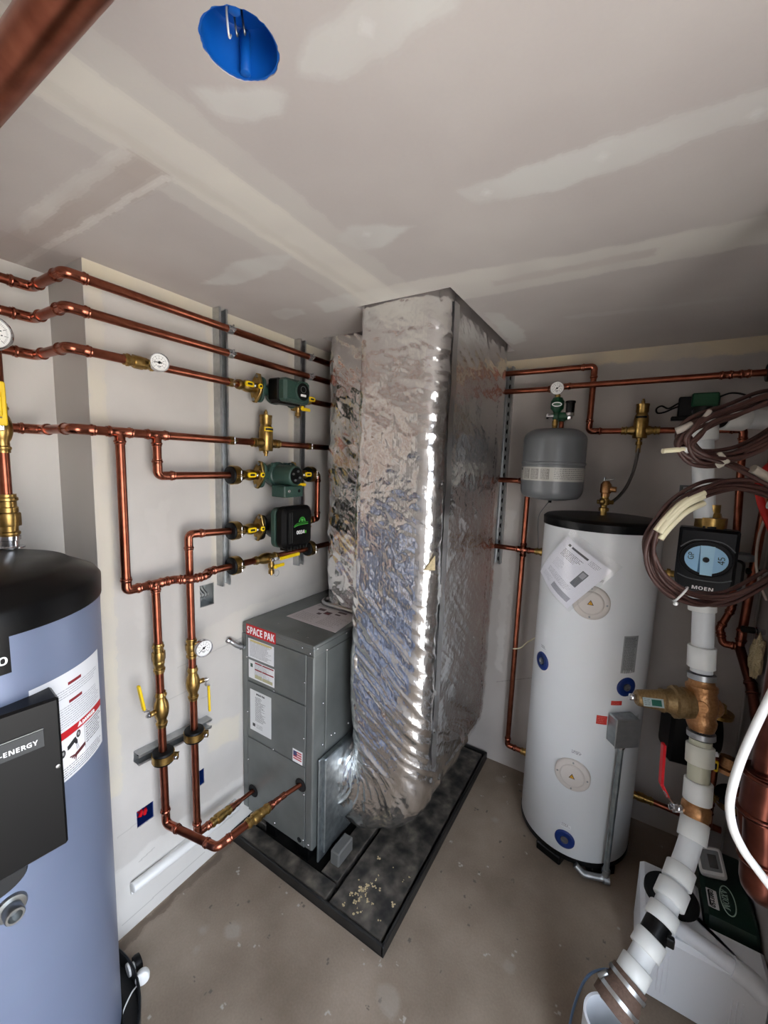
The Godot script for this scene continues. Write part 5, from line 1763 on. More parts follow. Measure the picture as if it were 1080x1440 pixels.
func left_fittings() -> void:
	var X := 0.072
	var o: Node3D
	var g: Geo
	var grp := "flange valves beside the pumps"
	# third pipe: small pump
	flange_valve("brass flange valve with yellow handles left of the small top pump", Vector3(X, 2.147, 1.195), 1.0, grp)
	flange_valve("brass flange valve with yellow handles left of the round green pump", Vector3(X, 1.770, 1.185), 1.0, grp)
	flange_valve("brass flange valve with yellow handles left of the big black pump", Vector3(X, 1.530, 1.185), 1.0, grp)
	o = flange_valve("brass flange valve with yellow handles right of the small top pump", Vector3(X, 2.140, 0.865), -1.0, grp)
	drain_cock(o, Vector3(X + 0.012, 2.105, 0.905), Vector3(0, -0.15, -1).normalized())
	o = flange_valve("brass flange valve with yellow handles right of the round green pump", Vector3(X, 1.770, 0.885), -1.0, grp)
	drain_cock(o, Vector3(X + 0.012, 1.735, 0.93), Vector3(0, 0, -1))
	o = thing("flange_valve", "brass flange between the big black pump and the copper U-bend", "valve", Vector3(X, 1.530, 0.85), grp)
	g = Geo.new()
	g.lathe(Geo.along(Vector3(X, 1.530, 0.79), Vector3.BACK), [[R1, 0.0], [0.019, 0.0], [0.022, 0.008], [0.022, 0.02], [0.0185, 0.025], [0.024, 0.045], [0.022, 0.075], [0.034, 0.085], [0.034, 0.1]], 24)
	part(o, "body", g, M.brass)
	for s in [-1.0, 1.0]:
		g = Geo.new()
		g.lathe(Geo.along(Vector3(X + 0.02, 1.530 + 0.03 * s, 0.86), Vector3.FORWARD), [[0.0, 0.0], [0.008, 0.0], [0.008, 0.008], [0.005, 0.009], [0.005, 0.05], [0.0, 0.05]], 8)
		part(o, "bolt", g, M.brass)

	# small pump with square control head
	var p := Vector3(X, 2.144, 1.03)
	o = thing("circulator_pump", "small dark green and black circulator pump on the third pipe", "pump", p)
	g = Geo.new()
	g.lathe(Geo.along(p + Vector3(-0.045, 0, 0), Vector3.RIGHT), [[0.0, 0.0], [0.030, 0.0], [0.048, 0.014], [0.052, 0.035], [0.050, 0.055], [0.044, 0.070], [0.0, 0.072]], 28)
	g.tube(PackedVector3Array([p + Vector3(0, 0, 0.105), p + Vector3(0, 0, -0.105)]), 0.021, 18)
	for s in [-1.0, 1.0]:
		g.extrude(rrect(0.060, 0.110, 0.026), 0.011, Transform3D(Basis(Vector3.BACK, deg_to_rad(-12.0)), p + Vector3(0, 0, 0.100 * s)), 0.001)
	part(o, "volute", g, M.green)
	g = Geo.new()
	g.box(p + Vector3(0.062, 0, 0.068), Vector3(0.068, 0.100, 0.030), 0.008)
	g.box(p + Vector3(0.055, -0.004, 0.0), Vector3(0.060, 0.102, 0.150), 0.010)
	part(o, "control_box", g, M.black)
	g = Geo.new()
	g.box(p + Vector3(0.110, 0, 0.0), Vector3(0.050, 0.100, 0.160), 0.012)
	g.lathe(Geo.along(p + Vector3(0.133, 0, -0.02), Vector3.RIGHT), [[0.0, 0.0], [0.046, 0.0], [0.045, 0.008], [0.040, 0.011], [0.0, 0.011]], 32)
	part(o, "motor_cover", g, M.green)
	var fc := p + Vector3(0.1445, 0, -0.02)
	var face := part(o, "face_plate", Geo.new().extrude(oval(0.076, 0.076, 36), 0.002, facing(fc, Vector3.RIGHT), 0.0005), M.black)
	part(face, "scale_ring", Geo.new().extrude(rrect(0.034, 0.010, 0.003), 0.001, facing(fc + Vector3(0.0012, -0.016, 0), Vector3.RIGHT)), M.label_white)
	var ring := PackedVector3Array()
	for k in 20:
		var a := TAU * k / 20
		ring.push_back(fc + Vector3(0.001, 0.010 + sin(a) * 0.014, cos(a) * 0.016))
	part(face, "emblem", Geo.new().tube(ring, 0.0012, 6, true), M.steel)

	# round green pump
	p = Vector3(X, 1.770, 1.035)
	o = thing("circulator_pump", "round-bodied plain green circulator pump in the middle of the left wall", "pump", p)
	g = Geo.new()
	g.lathe(Geo.along(p + Vector3(-0.045, 0, 0), Vector3.RIGHT), [[0.0, 0.0], [0.030, 0.0], [0.050, 0.014], [0.056, 0.035], [0.056, 0.052], [0.060, 0.053], [0.060, 0.062], [0.044, 0.064]], 28)
	g.tube(PackedVector3Array([p + Vector3(0, 0, 0.098), p + Vector3(0, 0, -0.098)]), 0.021, 18)
	for s in [-1.0, 1.0]:
		g.extrude(rrect(0.060, 0.116, 0.026), 0.011, Transform3D(Basis(Vector3.BACK, deg_to_rad(-12.0)), p + Vector3(0, 0, 0.092 * s)), 0.001)
	part(o, "volute", g, M.green)
	g = Geo.new()
	g.lathe(Geo.along(p + Vector3(0.015, 0, 0), Vector3.RIGHT), [[0.050, 0.0], [0.052, 0.006], [0.047, 0.010], [0.046, 0.105], [0.044, 0.113], [0.040, 0.116], [0.0, 0.116]], 36)
	part(o, "motor", g, M.green)
	for e in [[0.040, 0.038], [0.040, -0.038]]:
		g = Geo.new()
		g.cyl(p + Vector3(0.012, e[0] + 0.008, e[1]), p + Vector3(0.034, e[0] + 0.008, e[1]), 0.009, 12, 0.001)
		part(o, "lug", g, M.green)
	g = Geo.new()
	g.box(p + Vector3(0.075, -0.072, 0.0), Vector3(0.085, 0.052, 0.118), 0.004)
	var tb := part(o, "terminal_box", g, M.green)
	for s in [-1.0, 1.0]:
		g = Geo.new()
		g.cyl(p + Vector3(0.1165, -0.070, 0.032 * s), p + Vector3(0.1195, -0.070, 0.032 * s), 0.008, 14, 0.0005)
		part(tb, "screw", g, M.chrome if s > 0 else M.dark)
	fc = p + Vector3(0.1322, 0, 0)
	face = part(o, "face_plate", Geo.new().extrude(oval(0.076, 0.076, 36), 0.002, facing(fc, Vector3.RIGHT), 0.0005), M.black)
	for k in 4:
		var a := PI / 2 * k + 0.4
		part(face, "vent_window", Geo.new().extrude(oval(0.016, 0.011, 12), 0.001, facing(fc + Vector3(0.0012, sin(a) * 0.022, cos(a) * 0.022), Vector3.RIGHT)), M.steel if k < 2 else M.grey)

	# big black pump
	p = Vector3(X, 1.530, 1.035)
	o = thing("circulator_pump", "big black electronic circulator pump with green rim, lowest of the three", "pump", p)
	g = Geo.new()
	g.lathe(Geo.along(p + Vector3(-0.045, 0, 0), Vector3.RIGHT), [[0.0, 0.0], [0.032, 0.0], [0.054, 0.014], [0.062, 0.035], [0.064, 0.090], [0.060, 0.110], [0.0, 0.112]], 32)
	g.tube(PackedVector3Array([p + Vector3(0, 0, 0.098), p + Vector3(0, 0, -0.098)]), 0.022, 18)
	for s in [-1.0, 1.0]:
		g.extrude(rrect(0.064, 0.116, 0.028), 0.012, Transform3D(Basis(Vector3.BACK, deg_to_rad(-12.0)), p + Vector3(0, 0, 0.092 * s)), 0.001)
	part(o, "volute", g, M.black)
	var hy := p + Vector3(0, 0.005, 0.005)
	g = Geo.new()
	g.extrude(rrect(0.180, 0.182, 0.030), 0.028, facing(hy + Vector3(0.080, 0, 0), Vector3.RIGHT), 0.003)
	part(o, "rim", g, M.green)
	g = Geo.new()
	g.extrude(rrect(0.190, 0.192, 0.034), 0.060, facing(hy + Vector3(0.122, 0.003, -0.003), Vector3.RIGHT), 0.016)
	var hd := part(o, "control_head", g, M.black)
	for k in 7:
		g = Geo.new()
		g.box(hy + Vector3(0.122, -0.094, 0.060 - 0.02 * k), Vector3(0.05, 0.016, 0.005), 0.001)
		part(hd, "cooling_fin", g, M.black)
	for k in 3:
		g = Geo.new()
		g.box(hy + Vector3(0.1525, 0.003, 0.040 + 0.010 * k), Vector3(0.003, 0.14, 0.003), 0.001)
		part(hd, "rib", g, M.black)
	var fx := hy + Vector3(0.1525, 0, 0)
	words(hd, "0034", 0.017, fx + Vector3(0, -0.022, -0.012), Vector3.FORWARD, Vector3.UP, M.label_white)
	words(hd, "e", 0.017, fx + Vector3(0, -0.022, -0.045), Vector3.FORWARD, Vector3.UP, mat(Color(0.25, 0.65, 0.15), 0.5))
	ring = PackedVector3Array()
	for k in 15:
		var a := PI * k / 14
		ring.push_back(fx + Vector3(0, 0.026 + sin(a) * 0.020, -0.022 + cos(a) * 0.018))
	g = Geo.new()
	g.tube(ring, 0.0035, 6)
	g.ball(fx + Vector3(0, 0.034, -0.022), 0.009, 1.0, 10)
	g.tube(smooth([fx + Vector3(0, 0.012, 0.028), fx + Vector3(0, 0.020, 0.0), fx + Vector3(0, 0.022, -0.06)]), 0.002, 6)
	part(hd, "leaf_logo", g, mat(Color(0.20, 0.55, 0.18), 0.5), "green leaf emblem")
	g = Geo.new()
	g.tube(smooth([fx + Vector3(0, 0.006, 0.03), fx + Vector3(0, 0.013, 0.0), fx + Vector3(0, 0.014, -0.06)]), 0.003, 6)
	part(hd, "swoosh", g, mat(Color(0.20, 0.55, 0.18), 0.5))

	air_separator("gold brass air separator upright on the left wall's fourth pipe", Vector3(X, 1.913, 1.096), Vector3.BACK)

	# lowest level run: ball valve with side drain
	o = lever_valve("brass ball valve with level yellow lever on the lowest left wall pipe", Vector3(X, 1.379, 1.098), Vector3.FORWARD, R1, Vector3.RIGHT, Vector3(0, 0.02, -1).normalized(), M.yellow, 0.165)
	drain_cock(o, Vector3(X + 0.012, 1.355, 1.075), Vector3(0, 0.05, -1).normalized())
	ring = PackedVector3Array()
	for k in 16:
		var a := TAU * k / 16
		ring.push_back(Vector3(X + 0.02 + cos(a) * 0.002, 1.300 + sin(a) * 0.015, 1.048 + cos(a) * 0.016))
	part(o, "cap_chain", Geo.new().tube(ring, 0.0012, 6, true), M.steel)

	lever_valve("brass ball valve with raised yellow lever on the left lower riser", Vector3(X, 0.893, 1.609), Vector3.DOWN, R1, Vector3(0.05, 0, 1).normalized(), Vector3(0.0, 0.99, 0.16).normalized(), M.yellow, 0.135)
	lever_valve("brass ball valve with lowered yellow lever on the right lower riser", Vector3(X, 0.935, 1.479), Vector3.DOWN, R1, Vector3(0.35, 0.0, -0.94).normalized(), Vector3(0.0, -1.0, -0.02).normalized(), M.yellow, 0.145)

	gauge("white round gauge on the third pipe left of the long strut", Vector3(0.128, 2.149, 1.606), Vector3(1, 0, 0.25), 0.029, 178.0, [Vector3(X, 2.148, 1.612), Vector3(0.11, 2.148, 1.608)])
	o = thing("gauge_tee", "brass union beside the round gauge on the third pipe", "union", Vector3(X, 2.147, 1.63))
	brass_union(o, "union_body", Vector3(X, 2.147, 1.690), Vector3(X, 2.147, 1.590), R1)
	gauge("white round gauge on the right lower riser above its valve", Vector3(0.125, 1.093, 1.464), Vector3(1, 0, 0.15), 0.033, 215.0, [Vector3(X, 1.09, 1.478), Vector3(0.105, 1.092, 1.466)])

	# riser on the grey heater at the very left
	var b := Vector3(-0.045, 0, 1.972)
	o = pipe_run("copper riser with brass union standing on top of the grey heater", [Vector3(b.x, 1.60, b.z), Vector3(b.x, 1.86, b.z)], {})
	g = Geo.new()
	g.lathe(Transform3D(Basis.IDENTITY, Vector3(b.x, 1.556, b.z)), [[0.0, 0.0], [0.034, 0.0], [0.034, 0.004], [0.022, 0.006], [0.022, 0.022], [0.026, 0.024], [0.026, 0.036], [0.0, 0.038]], 24)
	part(o, "nipple", g, M.chrome)
	brass_union(o, "union", Vector3(b.x, 1.585, b.z), Vector3(b.x, 1.715, b.z), 0.0185)
	o = lever_valve("brass valve with yellow upright handle on the heater's riser", Vector3(b.x, 1.905, b.z), Vector3.UP, R1, Vector3(0.95, 0, 0.3).normalized(), Vector3(0, 1, 0), M.yellow, 0.10)
	var hp := Vector3(b.x, 1.950, b.z) + Vector3(0.95, 0, 0.3) * 0.052
	var grip := part(o, "wide_grip", Geo.new().extrude(rrect(0.034, 0.120, 0.006), 0.012, facing(hp + Vector3(0, 0.020, 0), Vector3(0.95, 0, 0.3)), 0.002), M.yellow)
	var zf := Vector3(0.95, 0, 0.3).normalized()
	words(grip, "Webstone", 0.010, hp + Vector3(0, 0.035, 0) + zf * 0.0068, Vector3.UP, Vector3.UP.cross(zf) * -1.0, M.ink)
	pipe_run("copper riser going up from the yellow-handled heater valve", [Vector3(b.x, 1.955, b.z), Vector3(b.x, 2.42, b.z)], {})
	gauge("large white gauge at the left edge above the yellow heater valve", Vector3(-0.010, 2.158, 1.985), Vector3(0.85, -0.1, 0.35), 0.043, 180.0, [Vector3(b.x, 2.15, b.z), Vector3(-0.03, 2.155, 1.98)])


func back_pipes() -> void:
	var Z := 0.072
	var o: Node3D
	var g: Geo
	strut("dark upright strut on the back wall beside the tall foil duct", Vector3(0.858, 1.27, 0), Vector3(0.858, 2.40, 0), Vector3.BACK)
	pipe_run("upper copper pipe on the back wall bending down above the expansion tank", [Vector3(0.66, 2.354, Z), Vector3(1.288, 2.354, Z), Vector3(1.288, 2.036, Z), Vector3(1.445, 2.036, Z)], {})
	pipe_run("copper pipe along the back wall to the clamp in the right corner, passing the bend", [Vector3(0.66, 2.257, Z), Vector3(1.105, 2.257, Z), Vector3(1.165, 2.257, 0.118), Vector3(1.86, 2.262, 0.118), Vector3(1.93, 2.262, 0.118)], {"couplings": [[Vector3(1.80, 2.262, 0.118), Vector3.RIGHT]], "bend": 0.024, "sock": 0.02})
	cushion_clamp(Vector3(1.952, 2.262, 0.118), Vector3.RIGHT, Vector3.UP, "dark cushion clamp on the back wall pipe in the top right corner", "")
	pipe_run("copper pipe right of the back wall's air separator turning down in the corner", [Vector3(1.58, 2.036, Z), Vector3(1.888, 2.036, Z), Vector3(1.930, 1.250, 0.085), Vector3(1.898, 1.150, 0.09), Vector3(1.915, 1.085, 0.095), Vector3(1.968, 1.085, 0.1)], {"bend": 0.026, "sock": 0.022})
	pipe_run("copper riser in the right corner behind the coiled cables", [Vector3(1.990, 1.96, 0.11), Vector3(1.972, 1.085, 0.10)], {"r": 0.0165, "couplings": [[Vector3(1.973, 1.14, 0.10), Vector3.UP]]})
	pipe_run("sloping dark copper branch at the foot of the corner riser", [Vector3(1.972, 1.085, 0.10), Vector3(2.005, 0.96, 0.22), Vector3(2.02, 0.80, 0.36)], {"r": 0.019, "mat": M.copper_dark_shade, "fit": M.copper_dark_shade})
	air_separator("gold brass air separator on the back wall above the white tank", Vector3(1.510, 2.036, Z + 0.006), Vector3.RIGHT)
	# riser from the tank's foot
	o = pipe_run("long copper riser on the back wall left of the white tank", [Vector3(0.70, 1.768, Z), Vector3(1.012, 1.768, Z), Vector3(1.006, 0.190, Z), Vector3(1.10, 0.186, Z)], {"tees": [[Vector3(1.012, 1.383, Z), Vector3.UP, Vector3.RIGHT], [Vector3(1.012, 1.383, Z), Vector3.DOWN, Vector3.LEFT]], "bend": 0.026})
	brass_union(o, "union", Vector3(1.085, 0.187, Z), Vector3(1.165, 0.187, Z), R1)
	part(o, "nipple", Geo.new().tube(PackedVector3Array([Vector3(1.16, 0.187, Z), Vector3(1.27, 0.187, Z + 0.02)]), 0.017, 14), M.steel)
	part(o, "branch_pipe", Geo.new().tube(PackedVector3Array([Vector3(1.03, 1.383, Z), Vector3(1.10, 1.385, Z)]), R1, 14), M.copper)
	part(o, "branch_pipe", Geo.new().tube(PackedVector3Array([Vector3(0.70, 1.383, Z), Vector3(1.00, 1.383, Z)]), R1, 14), M.copper)
	brass_union(o, "union", Vector3(1.075, 1.384, Z), Vector3(1.175, 1.386, Z), R1)
	part(o, "nipple", Geo.new().tube(PackedVector3Array([Vector3(1.17, 1.386, Z), Vector3(1.27, 1.386, Z + 0.02)]), 0.017, 14), M.brass)
	# stub at the right foot of the tank
	o = pipe_run("dark copper pipe low on the back wall right of the white tank", [Vector3(1.72, 0.206, 0.1), Vector3(2.0, 0.196, 0.1)], {})
	brass_union(o, "union", Vector3(1.64, 0.210, 0.105), Vector3(1.735, 0.206, 0.1), R1)
	part(o, "nipple", Geo.new().tube(PackedVector3Array([Vector3(1.54, 0.212, 0.15), Vector3(1.645, 0.210, 0.105)]), 0.017, 14), M.brass)
	# expansion tank
	var c := Vector3(1.156, 1.685, 0.225)
	var r := 0.1455
	o = thing("expansion_tank", "grey rounded expansion tank with label band hanging above the white tank", "expansion tank", c)
	g = Geo.new()
	var prof := [[0.0, 0.0]]
	for k in 9:
		var a := PI / 2 * (k + 1) / 9.0
		prof.append([r - 0.055 + 0.055 * sin(a) if k > 2 else (r - 0.055) * (0.4 + 0.2 * (k + 1)) , 0.058 * (1.0 - cos(a))])
	prof.append_array([[r, 0.175], [r + 0.004, 0.178], [r + 0.004, 0.186], [r, 0.189], [r, 0.295]])
	for k in 9:
		var a := PI / 2 * (k + 1) / 9.0
		prof.append([(r - 0.075) + 0.075 * cos(a) if k < 7 else (r - 0.075) * (0.6 - 0.3 * (k - 7)), 0.295 + 0.056 * sin(a)])
	prof.append([0.0, 0.352])
	g.lathe(Transform3D(Basis.IDENTITY, c), prof, 64)
	part(o, "vessel", g, M.grey)
	var im := blank(512, 96, Color(0.74, 0.73, 0.70))
	var rng := RandomNumberGenerator.new()
	rng.seed = 81
	im.fill_rect(Rect2i(0, 0, 512, 4), Color(0.5, 0.5, 0.5))
	im.fill_rect(Rect2i(0, 92, 512, 4), Color(0.5, 0.5, 0.5))
	im.fill_rect(Rect2i(20, 10, 34, 16), Color(0.25, 0.25, 0.26))
	lines(im, 14, 34, 62, 88, 8, 2, Color(0.4, 0.4, 0.4), rng)
	for k in 3:
		im.fill_rect(Rect2i(80 + k * 62, 14, 50, 68), Color(0.55, 0.54, 0.52))
		lines(im, 84 + k * 62, 18, 126 + k * 62, 78, 8, 3, Color(0.80, 0.79, 0.76), rng)
	lines(im, 280, 12, 500, 86, 12, 4, Color(0.42, 0.42, 0.42), rng, 0.1)
	part(o, "label_band", Geo.new().patch(c, r + 0.0012, -76, 86, 0.095, 0.165, 24), pic(im, 0.4, 0.1))
	g = Geo.new()
	g.cyl(c + Vector3(0.0, -0.014, 0), c + Vector3(0, 0.004, 0), 0.008, 12, 0.001)
	part(o, "air_valve", g, M.black)
	g = Geo.new()
	g.box(c + Vector3(0.0, 0.34, -0.11), Vector3(0.05, 0.016, 0.226), 0.003)
	g.box(c + Vector3(0.0, 0.30, -0.217), Vector3(0.07, 0.12, 0.012), 0.003)
	part(o, "wall_bracket", g, M.zinc)
	# green fill valve with its gauge, above the tank
	var p := Vector3(1.152, 2.130, 0.215)
	o = thing("fill_valve", "green feed valve and backflow body standing on the grey expansion tank", "valve", Vector3(1.152, 2.03, 0.215))
	g = Geo.new()
	g.lathe(Transform3D(Basis.IDENTITY, Vector3(p.x - 0.004, 2.035, p.z)), [[0.0, 0.0], [0.011, 0.0], [0.011, 0.016], [0.014, 0.018], [0.014, 0.042], [0.010, 0.044], [0.010, 0.055], [0.0, 0.056]], 16)
	part(o, "brass_tail", g, M.brass)
	g = Geo.new()
	g.cyl(Vector3(p.x + 0.026, 2.03, p.z), Vector3(p.x + 0.026, 2.075, p.z), 0.011, 14, 0.001)
	part(o, "copper_tail", g, M.copper)
	g = Geo.new()
	g.lathe(Transform3D(Basis.IDENTITY, Vector3(p.x, 2.083, p.z)), [[0.0, 0.0], [0.016, 0.0], [0.020, 0.006], [0.020, 0.022], [0.015, 0.030], [0.020, 0.042], [0.030, 0.052], [0.031, 0.088], [0.026, 0.094], [0.022, 0.104], [0.0, 0.106]], 24)
	g.cyl(Vector3(p.x + 0.01, 2.098, p.z + 0.004), Vector3(p.x + 0.055, 2.098, p.z + 0.004), 0.019, 18, 0.003)
	g.cyl(Vector3(p.x + 0.026, 2.072, p.z), Vector3(p.x + 0.026, 2.115, p.z), 0.015, 16, 0.002)
	part(o, "valve_body", g, M.valve_green)
	g = Geo.new()
	g.lathe(Transform3D(Basis.IDENTITY, Vector3(p.x + 0.060, 2.112, p.z + 0.004)), [[0.0, 0.0], [0.019, 0.0], [0.020, 0.004], [0.020, 0.046], [0.023, 0.047], [0.023, 0.056], [0.019, 0.058], [0.0, 0.058]], 20)
	part(o, "relief_bonnet", g, M.black)
	g = Geo.new()
	g.lathe(Transform3D(Basis.IDENTITY, Vector3(p.x + 0.060, 2.082, p.z + 0.004)), [[0.0, 0.0], [0.013, 0.0], [0.015, 0.012], [0.022, 0.016], [0.022, 0.030], [0.0, 0.031]], 18)
	part(o, "relief_outlet", g, M.chrome)
	g = Geo.new()
	g.lathe(Geo.along(Vector3(p.x - 0.012, 2.099, p.z + 0.006), Vector3(-1, 0, 0.1)), [[0.0, 0.0], [0.012, 0.0], [0.012, 0.014], [0.006, 0.015], [0.006, 0.022], [0.014, 0.023], [0.014, 0.032], [0.0, 0.033]], 14)
	part(o, "side_cock", g, M.chrome)
	var z := Vector3(0.2, -0.1, 1).normalized()
	var bad := part(o, "maker_badge", Geo.new().extrude(oval(0.046, 0.022, 24), 0.002, facing(Vector3(p.x + 0.003, 2.152, p.z + 0.0305), z)), M.label_white)
	part(bad, "badge_centre", Geo.new().extrude(oval(0.036, 0.014, 24), 0.001, facing(Vector3(p.x + 0.003, 2.152, p.z + 0.032), z)), M.valve_green)
	gauge("pressure gauge on top of the green feed valve", Vector3(1.146, 2.232, 0.225), Vector3(0.15, -0.12, 1), 0.031, 40.0, [Vector3(1.150, 2.186, 0.212), Vector3(1.150, 2.205, 0.212)])
	# relief valve on the white tank's lid and the flexible hose between
	var q := Vector3(1.398, 1.630, 0.235)
	o = thing("relief_valve", "brass fitting with lever standing on the white tank's black lid", "valve", q)
	g = Geo.new()
	g.lathe(Transform3D(Basis.IDENTITY, q), [[0.0, 0.0], [0.014, 0.0], [0.014, 0.020], [0.022, 0.021], [0.022, 0.036], [0.013, 0.040], [0.013, 0.048], [0.021, 0.052], [0.021, 0.078], [0.015, 0.082], [0.015, 0.092]], 20)
	g.cyl(q + Vector3(-0.030, 0.064, 0.01), q + Vector3(0.036, 0.064, -0.01), 0.010, 14, 0.001)
	g.ball(q + Vector3(-0.008, 0.066, 0.018), 0.014, 1.0, 12)
	part(o, "body", g, M.brass)
	g = Geo.new()
	g.lathe(Transform3D(Basis.IDENTITY, q + Vector3(0, 0.090, 0)), [[0.0, 0.0], [0.018, 0.0], [0.018, 0.014], [0.023, 0.018], [0.023, 0.058], [0.017, 0.064], [0.013, 0.072], [0.0, 0.074]], 20)
	g.cyl(q + Vector3(0.01, 0.125, 0.0), q + Vector3(0.044, 0.125, 0.004), 0.013, 14, 0.001)
	part(o, "relief_bonnet", g, M.bronze)
	g = Geo.new()
	g.box(q + Vector3(0.008, 0.168, 0.004), Vector3(0.052, 0.004, 0.012), 0.001, Basis(Vector3.BACK, 0.18))
	g.cyl(q + Vector3(-0.008, 0.162, 0.004), q + Vector3(-0.008, 0.180, 0.004), 0.004, 8)
	part(o, "test_lever", g, M.steel)
	o = thing("flexible_hose", "thin grey flexible hose curving from the back wall air separator to the tank's brass fitting", "hose", Vector3(1.51, 1.92, 0.09))
	g = Geo.new()
	g.tube(smooth([Vector3(1.510, 1.985, 0.078), Vector3(1.509, 1.92, 0.085), Vector3(1.500, 1.84, 0.10), Vector3(1.480, 1.77, 0.13), Vector3(1.455, 1.725, 0.17), Vector3(1.430, 1.697, 0.225)], 10), 0.0075, 12)
	part(o, "braided_tube", g, mat(Color(0.36, 0.34, 0.33), 0.4, 0.4))
	g = Geo.new()
	g.lathe(Geo.along(Vector3(1.510, 1.985, 0.078), Vector3.DOWN), [[0.0, 0.0], [0.013, 0.0], [0.014, 0.016], [0.010, 0.018], [0.011, 0.050], [0.009, 0.056], [0.0, 0.056]], 16)
	part(o, "end_fitting", g, M.brass)
	solid("sensor_wire", Geo.new().tube(smooth([Vector3(1.150, 1.672, 0.225), Vector3(1.125, 1.64, 0.20), Vector3(1.095, 1.59, 0.15), Vector3(1.085, 1.53, 0.10), Vector3(1.09, 1.46, 0.09), Vector3(1.095, 1.41, 0.10)]), 0.0022, 8), M.grey, "thin loose wire hanging below the expansion tank", "wire", Vector3(1.12, 1.63, 0.2))
	solid("sensor_wire", Geo.new().tube(smooth([Vector3(1.0, 0.80, 0.09), Vector3(1.04, 0.815, 0.085), Vector3(1.08, 0.86, 0.075), Vector3(1.13, 0.90, 0.06), Vector3(1.17, 0.91, 0.03)]), 0.003, 8), M.cream, "pale wire stub tied to the long riser beside the white tank", "wire", Vector3(1.04, 0.82, 0.08))
	# green and black controller on the back wall
	p = Vector3(1.745, 2.145, 0.040)
	o = thing("controller", "green and black electronic controller high on the back wall", "controller", p)
	g = Geo.new()
	g.box(p + Vector3(-0.02, 0.0, -0.012), Vector3(0.150, 0.090, 0.045), 0.004)
	g.box(p + Vector3(-0.03, -0.052, -0.012), Vector3(0.175, 0.018, 0.050), 0.003)
	part(o, "base", g, M.black)
	g = Geo.new()
	g.box(p + Vector3(0.0, 0.026, 0.016), Vector3(0.098, 0.060, 0.030), 0.005)
	part(o, "green_cover", g, mat(Color(0.02, 0.30, 0.17), 0.4))
	for s in [[-0.018, 0.05], [0.028, 0.02]]:
		plate(o, "print_tag", p + Vector3(s[0], -0.024, 0.0115), Vector3.BACK, s[1], 0.012, M.grey)
	solid("black_lead", Geo.new().tube(smooth([Vector3(1.665, 2.150, 0.045), Vector3(1.635, 2.140, 0.05), Vector3(1.60, 2.122, 0.055), Vector3(1.572, 2.118, 0.06), Vector3(1.566, 2.138, 0.06), Vector3(1.585, 2.150, 0.058), Vector3(1.612, 2.138, 0.055), Vector3(1.64, 2.155, 0.05), Vector3(1.67, 2.175, 0.045)]), 0.004, 8), M.black, "looped black lead beside the green controller", "cable", Vector3(1.60, 2.13, 0.05))
	solid("black_lead", Geo.new().tube(smooth([Vector3(1.80, 2.185, 0.04), Vector3(1.835, 2.195, 0.06), Vector3(1.88, 2.175, 0.10), Vector3(1.91, 2.13, 0.14)]), 0.004, 8), M.black, "black lead running right from the green controller into the cable coil", "cable", Vector3(1.84, 2.19, 0.06))


func sleeve(o: Node3D, a: Vector3, b: Vector3, r := 0.0405, m: Material = null) -> void:
	var l := a.distance_to(b)
	part(o, "coupling", Geo.new().lathe(Geo.along(a, b - a), [[0.030, 0.0], [r - 0.002, 0.0], [r, 0.002], [r, l - 0.002], [r - 0.002, l], [0.030, l]], 32), m if m else M.sleeve)


